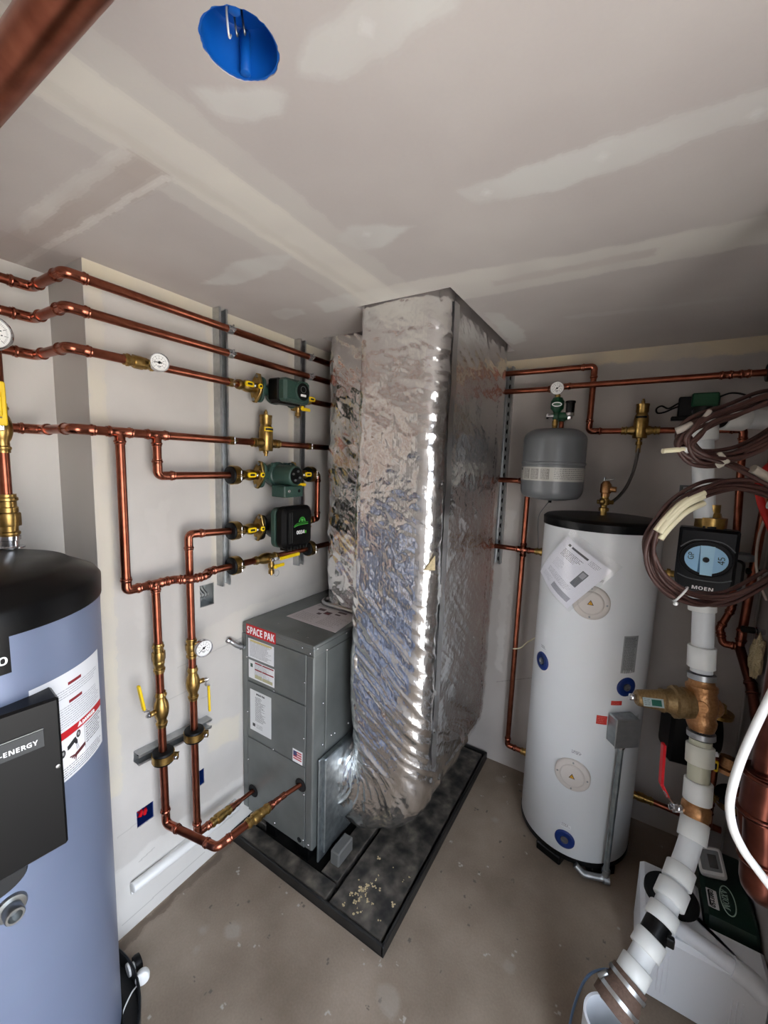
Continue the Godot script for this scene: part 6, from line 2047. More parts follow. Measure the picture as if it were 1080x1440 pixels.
func service_pipe() -> void:
	# the white plastic water main: out of its floor sleeve, up past valve, regulator and meter
	var g: Geo
	var A := [Vector3(1.690, 2.026, 0.604), Vector3(1.728, 1.66, 0.635), Vector3(1.749, 1.44, 0.654), Vector3(1.765, 1.167, 0.695), Vector3(1.782, 0.944, 0.730), Vector3(1.786, 0.728, 0.787), Vector3(1.752, 0.585, 0.892), Vector3(1.700, 0.497, 1.020), Vector3(1.642, 0.406, 1.127), Vector3(1.590, 0.335, 1.215)]
	var o := thing("water_main", "thick white plastic water pipe rising from the floor sleeve on the right", "pipe", Vector3(1.585, 0.30, 1.21))
	var r := 0.0318
	part(o, "pipe", Geo.new().tube(smooth([A[0].lerp(A[1], 0.02), A[0].lerp(A[1], 0.5), A[1] + Vector3(0, 0.03, 0)]), r, 24), M.pvc)
	part(o, "pipe", Geo.new().tube(smooth([A[2], A[2].lerp(A[3], 0.5), A[3]]), r, 24), M.pvc)
	part(o, "pipe", Geo.new().tube(smooth([A[4], A[4].lerp(A[5], 0.6), A[5].lerp(A[4], 0.2)]), r, 24), mat(Color(0.78, 0.78, 0.69), 0.35))
	part(o, "pipe", Geo.new().tube(smooth([A[5], A[5].lerp(A[6], 0.45) + Vector3(0.008, 0.005, -0.008), A[6], A[7]]), r, 24), M.pvc)
	part(o, "pipe", Geo.new().tube(smooth([A[7], A[7].lerp(A[8], 0.5), A[8], A[9]]), r, 24), M.pvc)
	sleeve(o, Vector3(1.6945, 2.024, 0.607), Vector3(1.7005, 1.955, 0.611))
	sleeve(o, Vector3(1.745, 1.432, 0.652), Vector3(1.750, 1.370, 0.660))
	sleeve(o, Vector3(1.759, 1.255, 0.684), Vector3(1.763, 1.182, 0.692))
	sleeve(o, Vector3(1.7825, 0.928, 0.733), Vector3(1.7845, 0.868, 0.749), 0.0405, mat(Color(0.85, 0.85, 0.80), 0.35))
	sleeve(o, Vector3(1.786, 0.818, 0.762), Vector3(1.7865, 0.752, 0.778))
	sleeve(o, Vector3(1.7845, 0.700, 0.800), Vector3(1.776, 0.652, 0.838))
	sleeve(o, Vector3(1.752, 0.587, 0.890), Vector3(1.738, 0.558, 0.930))
	sleeve(o, Vector3(1.735, 0.553, 0.936), Vector3(1.718, 0.525, 0.976), 0.0425)
	sleeve(o, Vector3(1.710, 0.513, 0.995), Vector3(1.696, 0.490, 1.028), 0.0405)
	part(o, "black_collar", Geo.new().tube(PackedVector3Array([Vector3(1.697, 0.491, 1.025), Vector3(1.680, 0.464, 1.058)]), 0.0345, 28), M.black)
	g = Geo.new()
	g.box(Vector3(1.722, 0.480, 1.060), Vector3(0.022, 0.030, 0.018), 0.003)
	part(o, "collar_lug", g, M.black)
	sleeve(o, Vector3(1.680, 0.464, 1.058), Vector3(1.662, 0.437, 1.091))
	sleeve(o, Vector3(1.648, 0.415, 1.117), Vector3(1.630, 0.389, 1.150))
	# black elbow and the level pipe to the right wall
	g = Geo.new()
	g.tube(fillet([A[0].lerp(A[1], 0.11), A[0] + Vector3(-0.002, 0.012, 0), A[0] + Vector3(0.075, 0.012, -0.056)], 0.034), 0.0365, 24)
	g.tube(PackedVector3Array([A[0] + Vector3(-0.002, 0.045, 0.0), A[0] + Vector3(-0.002, 0.0, 0)]), 0.028, 20)
	part(o, "elbow", g, M.black)
	var e := A[0] + Vector3(0.053, 0.011, -0.040) as Vector3
	var ed := Vector3(0.80, 0, -0.60)
	sleeve(o, e, e + ed * 0.085, 0.0425)
	part(o, "pipe", Geo.new().tube(PackedVector3Array([e + ed * 0.05, e + ed * 0.328]), 0.0335, 24), M.pvc)
	# rubber boot over the lower end
	var b0 := Vector3(1.632, 0.391, 1.148)
	var b1 := Vector3(1.582, 0.320, 1.222)
	var bd := (b1 - b0).normalized()
	o = thing("rubber_boot", "stained brown rubber boot with steel bands on the pipe's lower end", "coupling", b1)
	part(o, "boot", Geo.new().lathe(Geo.along(b0, bd), [[0.034, 0.0], [0.046, 0.0], [0.047, 0.006], [0.046, 0.030], [0.052, 0.040], [0.054, 0.070], [0.053, 0.092], [0.040, 0.094]], 32), M.rust)
	for s in [0.012, 0.055]:
		part(o, "steel_band", Geo.new().lathe(Geo.along(b0 + bd * s, bd), [[0.046 + s * 0.12, 0.0], [0.0495 + s * 0.12, 0.0], [0.0495 + s * 0.12, 0.011], [0.046 + s * 0.12, 0.011]], 32), M.zinc)
	g = Geo.new()
	g.cyl(b0 + bd * 0.060 + Vector3(-0.030, 0.048, -0.010), b0 + bd * 0.060 + Vector3(-0.052, 0.030, 0.000), 0.008, 10, 0.001)
	part(o, "band_screw", g, M.steel)
	# grey floor sleeve
	o = thing("floor_sleeve", "open grey plastic pipe sleeve standing in the floor at the bottom right", "pipe sleeve", Vector3(1.585, 0, 1.215))
	part(o, "sleeve_wall", Geo.new().lathe(Transform3D(Basis.IDENTITY, Vector3(1.585, 0, 1.215)), [[0.054, 0.0], [0.061, 0.0], [0.061, 0.300], [0.054, 0.300], [0.054, 0.004], [0.0, 0.003]], 40), M.poly)
	solid("bonding_wire", Geo.new().tube(smooth([Vector3(1.60, 0.372, 1.140), Vector3(1.565, 0.352, 1.135), Vector3(1.525, 0.29, 1.135), Vector3(1.500, 0.18, 1.15), Vector3(1.49, 0.06, 1.18), Vector3(1.487, 0.004, 1.21)]), 0.0038, 8), mat(Color(0.34, 0.44, 0.56), 0.4), "thin blue grey wire curving down beside the floor sleeve", "wire", Vector3(1.52, 0.25, 1.135))

	# pressure regulator
	var p := Vector3(1.774, 1.060, 0.712)
	var up := (A[3] - A[4]).normalized() as Vector3
	var side := Vector3(-0.93, 0.0, 0.37)
	side = (side - up * side.dot(up)).normalized()
	o = thing("pressure_regulator", "bronze pressure regulator with long cone pointing at the white tank", "pressure regulator", p)
	g = Geo.new()
	g.lathe(Geo.along(p - up * 0.085, up), [[0.030, 0.0], [0.036, 0.002], [0.042, 0.020], [0.044, 0.034], [0.040, 0.044], [0.044, 0.060], [0.049, 0.085], [0.046, 0.110], [0.042, 0.128], [0.046, 0.136], [0.046, 0.150], [0.038, 0.156], [0.036, 0.168], [0.030, 0.170]], 32)
	g.ball(p - side * 0.030 + Vector3(0, -0.004, 0), 0.036, 1.0, 20)
	part(o, "body", g, M.bronze)
	g = Geo.new()
	g.lathe(Geo.along(p + side * 0.028, side), [[0.040, 0.0], [0.050, 0.008], [0.052, 0.030], [0.047, 0.034], [0.047, 0.042], [0.054, 0.044], [0.054, 0.060], [0.044, 0.064]], 10)
	g.lathe(Geo.along(p + side * 0.088, side), [[0.044, 0.0], [0.038, 0.018], [0.036, 0.030], [0.039, 0.032], [0.039, 0.038], [0.034, 0.042], [0.027, 0.110], [0.024, 0.116], [0.0, 0.117]], 28)
	part(o, "bonnet", g, mottled(Color(0.68, 0.58, 0.42), Color(0.52, 0.42, 0.28), 0.5, 0.9, 0.05, 8.0, 61, 0.06))
	g = Geo.new()
	g.cyl(p + side * 0.200, p + side * 0.226, 0.011, 14, 0.002)
	part(o, "adjusting_screw", g, M.chrome)
	var t := p + side * 0.165
	var zc := (Vector3(1.512, 1.843, 2.397) - t).normalized()
	var nt := (zc - side * zc.dot(side)).normalized() as Vector3
	var uu := nt.cross(side)
	var im := blank(96, 40, Color(0.72, 0.78, 0.78))
	var rng := RandomNumberGenerator.new()
	rng.seed = 91
	im.fill_rect(Rect2i(40, 6, 46, 28), Color(0.16, 0.42, 0.36))
	lines(im, 6, 6, 36, 36, 8, 2, Color(0.4, 0.45, 0.45), rng)
	var tagp := part(o, "maker_label", Geo.new().extrude(PackedVector2Array([Vector2(-0.032, -0.014), Vector2(0.032, -0.014), Vector2(0.032, 0.014), Vector2(-0.032, 0.014)]), 0.001, Transform3D(Basis(-side, uu if uu.y > 0 else -uu, nt), t + nt * 0.0405 - Vector3(0, 0.012, 0)).orthonormalized()), pic(im, 0.4, 0.2), "silver and green sticker")
	tagp.set_meta("plain", "maker_label")
	for s in [[0.096, 0.0405, M.zinc], [-0.098, 0.0405, M.zinc]]:
		part(o, "clamp_band", Geo.new().lathe(Geo.along(p + up * float(s[0]) - up * 0.010, up), [[0.030, 0.0], [s[1], 0.0], [s[1], 0.018], [0.030, 0.018]], 32), s[2])
	part(o, "emblem", Geo.new().extrude(oval(0.040, 0.040, 20), 0.003, facing(p + Vector3(-0.006, 0.012, 0.046), Vector3(-0.15, 0.1, 1)), 0.001), M.bronze)

	# main shut-off with red lever
	p = Vector3(1.785, 0.725, 0.789)
	up = (Vector3(1.7865, 0.752, 0.778) - Vector3(1.7845, 0.700, 0.800)).normalized()
	o = thing("ball_valve", "brass ball valve with red lever in the white water pipe", "valve", p)
	part(o, "body", Geo.new().lathe(Geo.along(p - up * 0.034, up), [[0.030, 0.0], [0.037, 0.002], [0.037, 0.012], [0.041, 0.016], [0.042, 0.034], [0.041, 0.052], [0.037, 0.056], [0.037, 0.066], [0.030, 0.068]], 28), M.bronze)
	var st := Vector3(-0.92, 0.0, 0.38).normalized()
	g = Geo.new()
	g.cyl(p + st * 0.036, p + st * 0.062, 0.013, 14, 0.001)
	g.lathe(Geo.along(p + st * 0.060, st), [[0.0, 0.0], [0.016, 0.0], [0.016, 0.010], [0.010, 0.012], [0.010, 0.020], [0.0, 0.021]], 6)
	part(o, "stem_nut", g, M.chrome)
	g = Geo.new()
	var l0 := p + st * 0.066
	var path := [l0 + Vector3(0, -0.006, 0), l0 + Vector3(-0.008, 0.022, 0.006), l0 + Vector3(-0.030, 0.050, 0.018), l0 + Vector3(-0.040, 0.066, 0.022)]
	var flat := func(pts: PackedVector3Array, w: float, th: float) -> Geo:
		var gg := Geo.new()
		for k in pts.size() - 1:
			var d := (pts[k + 1] - pts[k]).normalized()
			var sd := d.cross(st).normalized()
			gg.box((pts[k] + pts[k + 1]) / 2, Vector3(w, pts[k].distance_to(pts[k + 1]) * 1.04, th), 0.0012, Basis(sd, d, sd.cross(d)))
		return gg
	var lv := part(o, "lever", flat.call(fillet(path, 0.012, 3), 0.022, 0.004), M.chrome)
	part(lv, "grip", flat.call(fillet([path[2] + Vector3(0.006, -0.008, -0.003), path[3] + Vector3(-0.006, 0.02, 0.003), path[3] + Vector3(-0.012, 0.160, 0.008)], 0.02, 4), 0.019, 0.009), M.red)

	# water meter
	var c := Vector3(1.739, 1.548, 0.665)
	var z := Vector3(-0.08, 0.02, 1).normalized()
	o = thing("flow_meter", "black smart water meter with round blue screen on the white pipe", "water meter", c)
	var xf := facing(c, z)
	var poly := PackedVector2Array()
	poly.append_array([Vector2(0.076, 0.112), Vector2(-0.076, 0.112), Vector2(-0.080, 0.106), Vector2(-0.080, -0.060)])
	for k in 9:
		var a := PI + PI * (k + 0.5) / 9.0
		poly.push_back(Vector2(cos(a) * 0.078, -0.066 + sin(a) * 0.058))
	poly.append_array([Vector2(0.080, -0.060), Vector2(0.080, 0.106)])
	g = Geo.new()
	g.extrude(poly, 0.085, xf, 0.010)
	var body := mat(Color(0.035, 0.042, 0.065), 0.32)
	body.metallic_specular = 0.35
	part(o, "housing", g, body)
	g = Geo.new()
	var fz := 0.0435
	var rim := PackedVector3Array()
	for k in 40:
		rim.push_back(xf * Vector3(cos(TAU * k / 40) * 0.071, 0.012 + sin(TAU * k / 40) * 0.060, fz))
	g.tube(rim, 0.0035, 8, true)
	part(o, "screen_bezel", g, M.black)
	g = Geo.new()
	for s in [-1.0, 1.0]:
		g.tube(smooth([xf * Vector3(-0.072, 0.046 * s - 0.002, fz), xf * Vector3(-0.035, 0.066 * s + 0.006, fz), xf * Vector3(0.035, 0.066 * s + 0.006, fz), xf * Vector3(0.072, 0.046 * s - 0.002, fz)]), 0.0018, 6)
	part(o, "face_line", g, M.grey)
	var lens := part(o, "screen", Geo.new().extrude(oval(0.116, 0.094, 44), 0.003, facing(xf * Vector3(0, 0.010, fz), z), 0.001), mat(Color(0.66, 0.85, 0.98), 0.15), "pale blue round screen")  # backlight put into the pale screen colour
	part(lens, "dark_sector", Geo.new().extrude(PackedVector2Array([Vector2(-0.019, 0.044), Vector2(-0.001, 0.046), Vector2(-0.001, -0.046), Vector2(-0.019, -0.044)]), 0.001, facing(xf * Vector3(0, 0.010, fz + 0.0018), z)), mat(Color(0.30, 0.47, 0.62), 0.2))
	part(lens, "pointer_bar", Geo.new().extrude(PackedVector2Array([Vector2(-0.018, 0.046), Vector2(0.020, 0.046), Vector2(0.020, -0.052), Vector2(-0.012, -0.052)]), 0.0016, facing(xf * Vector3(0, 0.010, fz + 0.0026), z)), mat(Color(0.72, 0.90, 1.0), 0.2))
	part(lens, "hub", Geo.new().extrude(oval(0.018, 0.018, 16), 0.002, facing(xf * Vector3(0.0, 0.010, fz + 0.004), z)), M.ink)
	var rt := xf.basis.x
	var yt := xf.basis.y
	words(lens, "GP", 0.015, xf * Vector3(-0.040, 0.018, fz + 0.0022), yt, -rt, M.ink, "Droid Sans", false)
	words(lens, "45", 0.017, xf * Vector3(0.040, 0.012, fz + 0.0022), yt, -rt, M.ink, "Droid Sans", false)
	words(o, "MOEN", 0.0115, xf * Vector3(0.0, -0.088, fz + 0.0002), rt, yt, M.label_white, "Droid Sans", true, true, 1.25)
	g = Geo.new()
	g.box(xf * Vector3(0.0, 0.115, 0.0), Vector3(0.036, 0.008, 0.030), 0.002, xf.basis)
	part(o, "top_clip", g, M.black)
	g = Geo.new()
	g.lathe(Geo.along(c + Vector3(0.006, 0.112, -0.03), Vector3.UP), [[0.0, 0.0], [0.046, 0.0], [0.046, 0.034], [0.030, 0.036], [0.026, 0.050], [0.0, 0.052]], 6)
	g.cyl(c + Vector3(0.006, 0.10, -0.03), c + Vector3(0.004, 0.19, -0.032), 0.024, 18)
	part(o, "union_nut", g, M.brass)
	g = Geo.new()
	g.cyl(c + Vector3(0.006, -0.16, -0.012), c + Vector3(0.006, -0.08, -0.016), 0.034, 20)
	part(o, "outlet_union", g, M.brass)
	g = Geo.new()
	g.lathe(Geo.along(c + Vector3(-0.075, -0.065, -0.02), Vector3(-1, 0, 0)), [[0.0, 0.0], [0.012, 0.0], [0.012, 0.014], [0.017, 0.015], [0.017, 0.026], [0.010, 0.028], [0.010, 0.040], [0.0, 0.041]], 10)
	part(o, "side_plug", g, M.brass)


func cable_bundle(label: String, pts: Array, count: int, spread: float, seed_: int, r := 0.0055) -> Node3D:
	var o := thing("cable_coil", label, "cable", pts[0])
	var rng := RandomNumberGenerator.new()
	rng.seed = seed_
	for k in count:
		var q := []
		var off := Vector3(rng.randf_range(-1, 1), rng.randf_range(-1, 1), rng.randf_range(-1, 1)) * spread
		for p in pts:
			q.append(p + off + Vector3(rng.randf_range(-1, 1), rng.randf_range(-1, 1), rng.randf_range(-1, 1)) * spread * 0.35)
		part(o, "cable", Geo.new().tube(smooth(q, 8), r, 9), M.cable)
	return o


func right_things() -> void:
	var g: Geo
	var o: Node3D
	# glycol feeder: white tank with black cap, green head with a display
	o = thing("feeder_tank", "low white plastic feeder tank with black lid opening on the floor at right", "tank", Vector3(1.83, 0, 0.70))
	g = Geo.new()
	var poly := PackedVector2Array([Vector2(1.690, -0.845), Vector2(2.010, -0.845), Vector2(2.022, -0.82), Vector2(2.022, -0.712), Vector2(1.862, -0.712), Vector2(1.862, -0.56), Vector2(1.850, -0.55), Vector2(1.684, -0.55), Vector2(1.672, -0.56), Vector2(1.672, -0.82)])
	g.extrude(poly, 0.266, Transform3D(Basis(Vector3.RIGHT, Vector3.FORWARD, Vector3.UP), Vector3(0, 0.136, 0)), 0.014)
	part(o, "vessel", g, M.poly)
	g = Geo.new()
	g.tube(smooth([Vector3(1.745, 0.288, 0.800), Vector3(1.82, 0.284, 0.812), Vector3(1.90, 0.272, 0.822), Vector3(1.955, 0.262, 0.828)]), 0.024, 18)
	g.tube(smooth([Vector3(1.700, 0.262, 0.79), Vector3(1.722, 0.286, 0.796), Vector3(1.775, 0.288, 0.806)]), 0.030, 18)
	g.tube(smooth([Vector3(1.922, 0.268, 0.824), Vector3(1.965, 0.258, 0.830), Vector3(2.0, 0.235, 0.832)]), 0.031, 18)
	part(o, "moulded_handle", g, M.poly)
	for k in 3:
		g = Geo.new()
		g.box(Vector3(1.735 + k * 0.013, 0.13, 0.8445), Vector3(0.005, 0.16, 0.004), 0.0015)
		g.box(Vector3(1.93 + k * 0.013, 0.11, 0.8445), Vector3(0.005, 0.14, 0.004), 0.0015)
		part(o, "level_rib", g, M.poly)
	g = Geo.new()
	g.lathe(Transform3D(Basis.IDENTITY, Vector3(1.768, 0.267, 0.672)), [[0.0, 0.0], [0.086, 0.0], [0.086, 0.014], [0.080, 0.020], [0.0, 0.021]], 44)
	part(o, "lid", g, M.dark)
	o = thing("dosing_unit", "dark green pump housing with white display beside the white feeder tank", "pump housing", Vector3(1.95, 0.12, 0.55))
	g = Geo.new()
	# profile seen from the left: y against z, pushed along x
	var prof := PackedVector2Array([Vector2(0.33, 0.02), Vector2(0.33, 0.262), Vector2(0.345, 0.272), Vector2(0.62, 0.272), Vector2(0.662, 0.264), Vector2(0.694, 0.215), Vector2(0.700, 0.02)])
	g.extrude(prof, 0.154, Transform3D(Basis(Vector3.BACK, Vector3.UP, Vector3.LEFT), Vector3(1.948, 0, 0)), 0.012)
	part(o, "housing", g, M.poly_green)
	g = Geo.new()
	g.box(Vector3(1.948, 0.012, 0.515), Vector3(0.15, 0.022, 0.36), 0.004)
	part(o, "base", g, M.rubber)
	var dz := Vector3(-0.25, 0.75, 0.6).normalized()
	var du := Vector3(-0.12, 0.4, -1)
	g = Geo.new()
	var dp := Vector3(1.906, 0.312, 0.470)
	g.extrude(rrect(0.085, 0.098, 0.014), 0.030, facing(dp, dz, du), 0.006)
	g.box(Vector3(1.910, 0.285, 0.458), Vector3(0.05, 0.03, 0.05), 0.004)
	var disp := part(o, "display_unit", g, mat(Color(0.85, 0.85, 0.84), 0.4), "small white display unit")
	var dx := facing(dp, dz, du)
	part(disp, "display_face", Geo.new().extrude(rrect(0.064, 0.068, 0.004), 0.001, facing(dx * Vector3(0, 0.002, 0.0156), dz, du)), M.grey)
	part(disp, "screen", Geo.new().extrude(rrect(0.028, 0.044, 0.002), 0.001, facing(dx * Vector3(0.008, 0.0, 0.0164), dz, du)), mat(Color(0.12, 0.13, 0.14), 0.2))
	var pale := mat(Color(0.70, 0.80, 0.74), 0.5)
	var lab := Vector3(1.947, 0.2725, 0.575)
	var ringp := PackedVector3Array()
	for k in 36:
		var a := TAU * k / 36
		ringp.push_back(lab + Vector3(sin(a) * 0.022, 0, cos(a) * 0.062))
	part(o, "badge_ring", Geo.new().tube(ringp, 0.0018, 6, true), pale)
	words(o, "AXIOM", 0.018, lab + Vector3(-0.008, 0.0006, 0), Vector3.BACK, Vector3.RIGHT, pale, "Droid Serif", false)
	var pl := part(o, "model_plate", Geo.new().extrude(rrect(0.080, 0.032, 0.003), 0.001, Transform3D(Basis(Vector3.BACK, Vector3.RIGHT, Vector3.UP), Vector3(1.899, 0.2728, 0.598))), M.label_white)
	words(pl, "DMF150", 0.014, Vector3(1.8975, 0.2737, 0.598), Vector3.BACK, Vector3.RIGHT, M.ink)
	part(pl, "fine_print", Geo.new().extrude(rrect(0.064, 0.005, 0.001), 0.001, Transform3D(Basis(Vector3.BACK, Vector3.RIGHT, Vector3.UP), Vector3(1.890, 0.2734, 0.598))), M.ink)
	# black pump behind the white pipe
	var p := Vector3(1.90, 0.665, 0.145)
	o = thing("circulator_pump", "black circulator pump behind the white pipe in the right corner", "pump", p)
	g = Geo.new()
	g.extrude(rrect(0.190, 0.260, 0.030), 0.100, facing(p + Vector3(-0.115, 0.0, 0.02), Vector3(-1, 0, 0.15)), 0.014)
	part(o, "control_head", g, M.black)
	g = Geo.new()
	g.lathe(Geo.along(p + Vector3(-0.07, 0.015, 0.0), Vector3(1, 0, 0)), [[0.0, 0.0], [0.075, 0.002], [0.088, 0.02], [0.090, 0.09], [0.076, 0.11], [0.0, 0.12]], 32)
	part(o, "motor", g, M.rubber)
	g = Geo.new()
	g.lathe(Geo.along(p + Vector3(0.07, -0.11, 0.06), Vector3(0.1, 1, -0.2)), [[0.0, 0.0], [0.062, 0.0], [0.062, 0.016], [0.040, 0.020], [0.034, 0.06], [0.0, 0.07]], 24)
	part(o, "lower_flange", g, M.bronze)
	g = Geo.new()
	g.lathe(Geo.along(p + Vector3(0.02, 0.115, 0.02), Vector3(0, 1, 0)), [[0.0, 0.0], [0.056, 0.0], [0.056, 0.016], [0.03, 0.020], [0.026, 0.05], [0.0, 0.05]], 24)
	part(o, "upper_flange", g, M.brass)
	g = Geo.new()
	g.box(p + Vector3(0.01, -0.02, 0.115), Vector3(0.026, 0.022, 0.004), 0.001, Basis(Vector3.BACK, 0.3))
	part(o, "warning_tag", g, M.label_white)
	tab(o, p + Vector3(0.02, -0.068, 0.12), Vector3(-0.3, 0, 1), Vector3.RIGHT, 0.050, 0.016, "drain_lever")
	cushion_clamp(Vector3(1.985, 0.475, 0.27), Vector3(-0.2, 1, 0.2).normalized(), Vector3(-0.8, 0, 0.5).normalized(), "large black cushion clamp below the black corner pump", "", 0.020, 0.062)
	o = pipe_run("copper drop with fittings below the black corner pump", [Vector3(1.93, 0.60, 0.20), Vector3(1.925, 0.44, 0.22), Vector3(1.93, 0.28, 0.235)], {"r": 0.012, "couplings": [[Vector3(1.925, 0.45, 0.22), Vector3.UP], [Vector3(1.927, 0.37, 0.226), Vector3.UP]]})
	# large copper pipe close to the camera at the lower right
	pipe_run("large copper drain pipe with capped lower elbow at the right edge", [Vector3(1.802, 1.22, 1.285), Vector3(1.822, 0.955, 1.29), Vector3(1.90, 0.915, 1.235)], {"r": 0.031, "sock": 0.045, "bend": 0.04, "couplings": [[Vector3(1.804, 1.165, 1.286), Vector3.UP]], "mat": M.copper_dark_shade, "fit": M.copper_dark_shade})  # wall reflections painted in as a darker copper
	pipe_run("copper upright coloured with shade, feeding the large copper drain pipe at the right edge", [Vector3(1.803, 1.205, 1.285), Vector3(1.803, 2.40, 1.285)], {"r": 0.022, "mat": M.copper_dark_shade})
	pipe_run("dark copper pipe slanting behind the large copper drain pipe", [Vector3(1.84, 0.98, 1.00), Vector3(1.885, 0.74, 1.02)], {"r": 0.017, "mat": M.copper_dark_shade, "fit": M.copper_dark_shade})
	# coils of brown cable hung at the right
	var C := Vector3(1.70, 1.965, 0.93)
	o = cable_bundle("upper hanging coil of brown cables round the white pipe", [Vector3(1.86, 2.055, 0.86), Vector3(1.79, 2.045, 0.90), Vector3(1.72, 2.015, 0.94), Vector3(1.660, 1.985, 0.97), Vector3(1.628, 1.950, 0.99), Vector3(1.620, 1.92, 1.0), Vector3(1.655, 1.885, 0.99), Vector3(1.715, 1.885, 0.96), Vector3(1.78, 1.92, 0.92), Vector3(1.86, 1.985, 0.88)], 12, 0.019, 7)
	g = Geo.new()
	g.box(Vector3(1.622, 1.905, 1.005), Vector3(0.030, 0.018, 0.022), 0.004, Basis(Vector3.BACK, 0.1))
	part(o, "tape_wrap", g, M.white)
	g = Geo.new()
	g.box(Vector3(1.700, 1.880, 0.985), Vector3(0.030, 0.036, 0.022), 0.003, Basis(Vector3.BACK, 0.7))
	part(o, "paper_tag", g, mat(Color(0.82, 0.80, 0.74), 0.6))
	g = Geo.new()
	g.tube(smooth([Vector3(1.618, 1.906, 1.01), Vector3(1.595, 1.904, 1.025), Vector3(1.568, 1.900, 1.04)]), 0.007, 10)
	part(o, "bare_sheath", g, M.cream)
	g = Geo.new()
	g.tube(smooth([Vector3(1.628, 1.975, 0.99), Vector3(1.612, 1.965, 1.0), Vector3(1.595, 1.957, 1.0)]), 0.010, 8, false, PackedFloat32Array())
	part(o, "tape_end", g, mat(Color(0.66, 0.62, 0.58), 0.6))
	g = Geo.new()
	g.box(Vector3(1.655, 1.992, 0.985), Vector3(0.012, 0.05, 0.012), 0.003, Basis(Vector3.BACK, -0.5))
	part(o, "tape_wrap", g, mat(Color(0.66, 0.62, 0.58), 0.6))
	o = cable_bundle("lower round coil of brown cables hanging in front of the water meter", [Vector3(1.84, 1.795, 0.90), Vector3(1.76, 1.815, 0.95), Vector3(1.69, 1.805, 0.99), Vector3(1.625, 1.765, 1.03), Vector3(1.578, 1.70, 1.06), Vector3(1.565, 1.63, 1.07), Vector3(1.590, 1.56, 1.06), Vector3(1.645, 1.510, 1.03), Vector3(1.71, 1.495, 0.99), Vector3(1.78, 1.51, 0.95), Vector3(1.86, 1.57, 0.90)], 8, 0.017, 8)
	g = Geo.new()
	var rng := RandomNumberGenerator.new()
	rng.seed = 15
	for k in 4:
		var off := Vector3(rng.randf_range(-1, 1), rng.randf_range(-1, 1), rng.randf_range(-1, 1)) * 0.010 + Vector3(0.006 * k, -0.008 * k, 0.012)
		g.tube(smooth([Vector3(1.665, 1.795, 1.0) + off, Vector3(1.625, 1.768, 1.028) + off, Vector3(1.592, 1.725, 1.052) + off, Vector3(1.574, 1.692, 1.062) + off]), 0.0085, 9)
	part(o, "bare_sheaths", g, M.cream, "stripped cream cable ends")
	g = Geo.new()
	var tie := PackedVector3Array()
	for k in 14:
		var a := TAU * k / 14
		tie.push_back(Vector3(1.648, 1.508, 1.03) + Vector3(0.5, 0.86, 0.1) * cos(a) * 0.026 + Vector3(-0.1, 0, 1) * sin(a) * 0.022)
	g.tube(tie, 0.0032, 8, true)
	g.ball(Vector3(1.638, 1.483, 1.045), 0.006, 1.0, 10)
	part(o, "cable_tie", g, M.white)
	var ties := PackedVector3Array()
	for k in 14:
		var a := TAU * k / 14
		ties.push_back(Vector3(1.842, 1.79, 0.90) + Vector3(0.4, 0.9, 0.0) * cos(a) * 0.038 + Vector3(0, 0, 1) * sin(a) * 0.03)
	part(o, "cable_tie", Geo.new().tube(ties, 0.0032, 8, true), M.white)
	o = cable_bundle("slack strand of brown cables sloping from the upper coil's paper tag to the right", [Vector3(1.625, 1.902, 1.0), Vector3(1.70, 1.878, 0.98), Vector3(1.77, 1.848, 0.95), Vector3(1.84, 1.80, 0.91), Vector3(1.88, 1.765, 0.88)], 3, 0.012, 9)
	g = Geo.new()
	g.tube(smooth([Vector3(1.775, 1.860, 0.955), Vector3(1.80, 1.845, 0.94), Vector3(1.825, 1.828, 0.925)]), 0.012, 8)
	part(o, "tape_wrap", g, mat(Color(0.70, 0.66, 0.60), 0.6))
	solid("white_cable", Geo.new().tube(smooth([Vector3(1.784, 1.431, 1.343), Vector3(1.758, 1.350, 1.370), Vector3(1.738, 1.276, 1.393), Vector3(1.729, 1.205, 1.408), Vector3(1.738, 1.154, 1.411), Vector3(1.760, 1.109, 1.404), Vector3(1.783, 1.077, 1.394), Vector3(1.828, 1.018, 1.375)], 12), 0.0078, 12), M.white, "white cable bowing down the right edge in front of everything", "cable", Vector3(1.70, 1.2, 1.6))
	solid("red_tube", Geo.new().tube(smooth([Vector3(1.99, 1.93, 0.40), Vector3(1.945, 1.905, 0.42), Vector3(1.905, 1.865, 0.44), Vector3(1.890, 1.81, 0.45), Vector3(1.905, 1.74, 0.45), Vector3(1.94, 1.66, 0.44), Vector3(1.985, 1.57, 0.42)], 10), 0.0125, 14), M.pex, "red plastic tube bowing behind the brown cable coils", "tube", Vector3(1.89, 1.81, 0.45))
	solid("white_lead", Geo.new().tube(smooth([Vector3(1.965, 1.70, 0.25), Vector3(1.945, 1.60, 0.28), Vector3(1.945, 1.50, 0.30), Vector3(1.965, 1.42, 0.30), Vector3(1.99, 1.36, 0.30)], 8), 0.005, 8), mat(Color(0.70, 0.66, 0.62), 0.5), "pale lead hanging in the right corner beside the riser", "cable", Vector3(1.95, 1.55, 0.28))
	# dark strap-on sensor with label behind the meter
	o = thing("sensor_box", "dark grey strap-on device with paper label right of the water meter", "sensor", Vector3(1.925, 1.45, 0.12))
	g = Geo.new()
	g.extrude(rrect(0.062, 0.135, 0.026), 0.050, facing(Vector3(1.915, 1.415, 0.135), Vector3(-0.2, 0, 1)), 0.010)
	part(o, "case", g, mat(Color(0.14, 0.145, 0.155), 0.4))
	g = Geo.new()
	g.lathe(Geo.along(Vector3(1.93, 1.475, 0.10), Vector3.UP), [[0.0, 0.0], [0.050, 0.0], [0.052, 0.012], [0.050, 0.028], [0.0, 0.030]], 24)
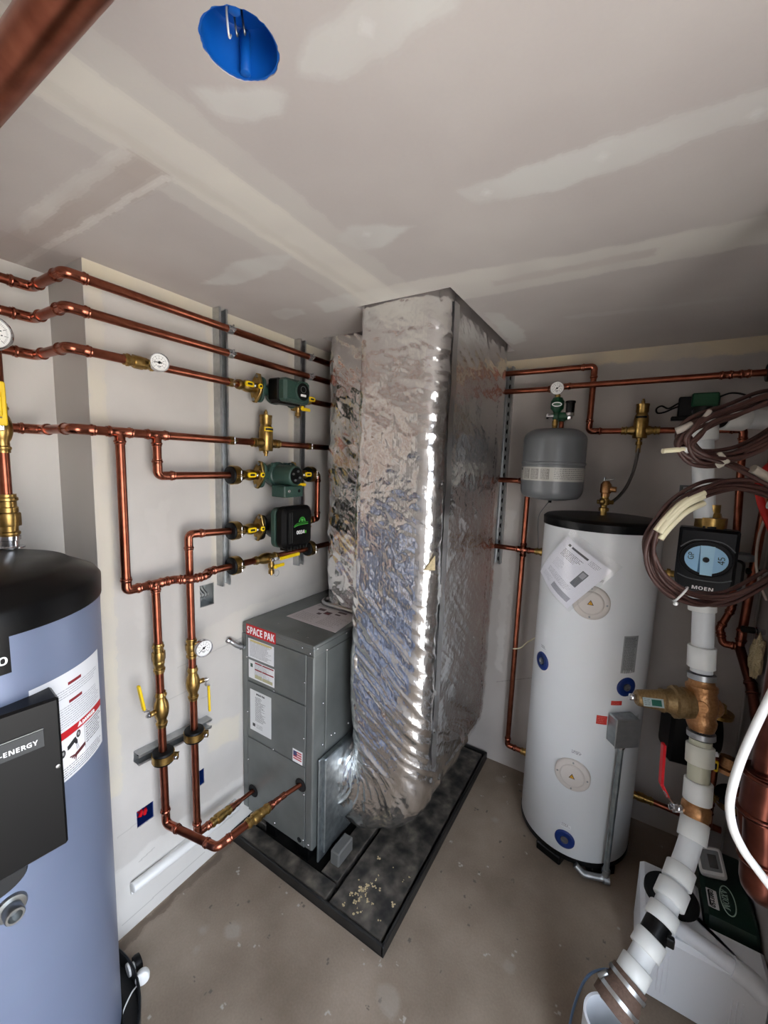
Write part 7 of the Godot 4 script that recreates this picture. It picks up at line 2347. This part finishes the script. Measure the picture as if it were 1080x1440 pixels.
	part(o, "collar", g, M.grey)
	plate(o, "paper_label", Vector3(1.885, 1.445, 0.168), Vector3(-0.5, 0, 1), 0.03, 0.036, pic(label_image(48, 56, 66)))
	for s in [[1.43, 0.10, "upper"], [1.19, 0.16, "lower"]]:
		o = thing("drain_cock", "%s small black-handled drain cock on the right wall" % s[2], "valve", Vector3(2.0, s[0], s[1]))
		var q := Vector3(2.033, s[0], s[1])
		g = Geo.new()
		g.lathe(Geo.along(q, Vector3(-1, 0, 0.1)), [[0.0, 0.0], [0.012, 0.0], [0.012, 0.016], [0.017, 0.018], [0.017, 0.028], [0.010, 0.030], [0.010, 0.036], [0.0, 0.037]], 12)
		part(o, "body", g, M.chrome)
		g = Geo.new()
		g.lathe(Geo.along(q + Vector3(-0.034, 0, 0.003), Vector3(-1, 0, 0.1)), [[0.0, 0.0], [0.013, 0.0], [0.014, 0.004], [0.014, 0.040], [0.012, 0.043], [0.0, 0.044]], 12)
		part(o, "knob", g, M.rubber)
	# foam and torn board round a hole in the right wall
	g = Geo.new()
	var fn := noise(1.0, 303, false, 3)
	var bp := PackedVector3Array()
	var bu := PackedVector2Array()
	for j in 19:
		for i in 29:
			var th := PI * j / 18.0
			var ph := TAU * i / 28.0
			var d := Vector3(sin(th) * cos(ph), cos(th), sin(th) * sin(ph))
			var k := 1.0 + fn.get_noise_3d(d.x * 1.1, d.y * 1.1, d.z * 1.1) * 0.55
			bp.push_back(Vector3(2.004, 1.105, 0.23) + Vector3(d.x * 0.022, d.y * 0.085, d.z * 0.032) * k)
			bu.push_back(Vector2(i / 28.0, j / 18.0))
	g.grid(bp, 29, 19, true, bu, 1.0)
	var fm := solid("foam_lump", g, M.foam, "lumpy tan foam patch on the right wall beside the sloping pipe", "foam", Vector3(2.0, 1.09, 0.23))
	fm.set_meta("kind", "thing")
	g = Geo.new()
	g.cyl(Vector3(2.028, 0.02, 0.03), Vector3(2.028, 2.43, 0.03), 0.005, 8)
	struct("trim_1", g, M.wall_plain)
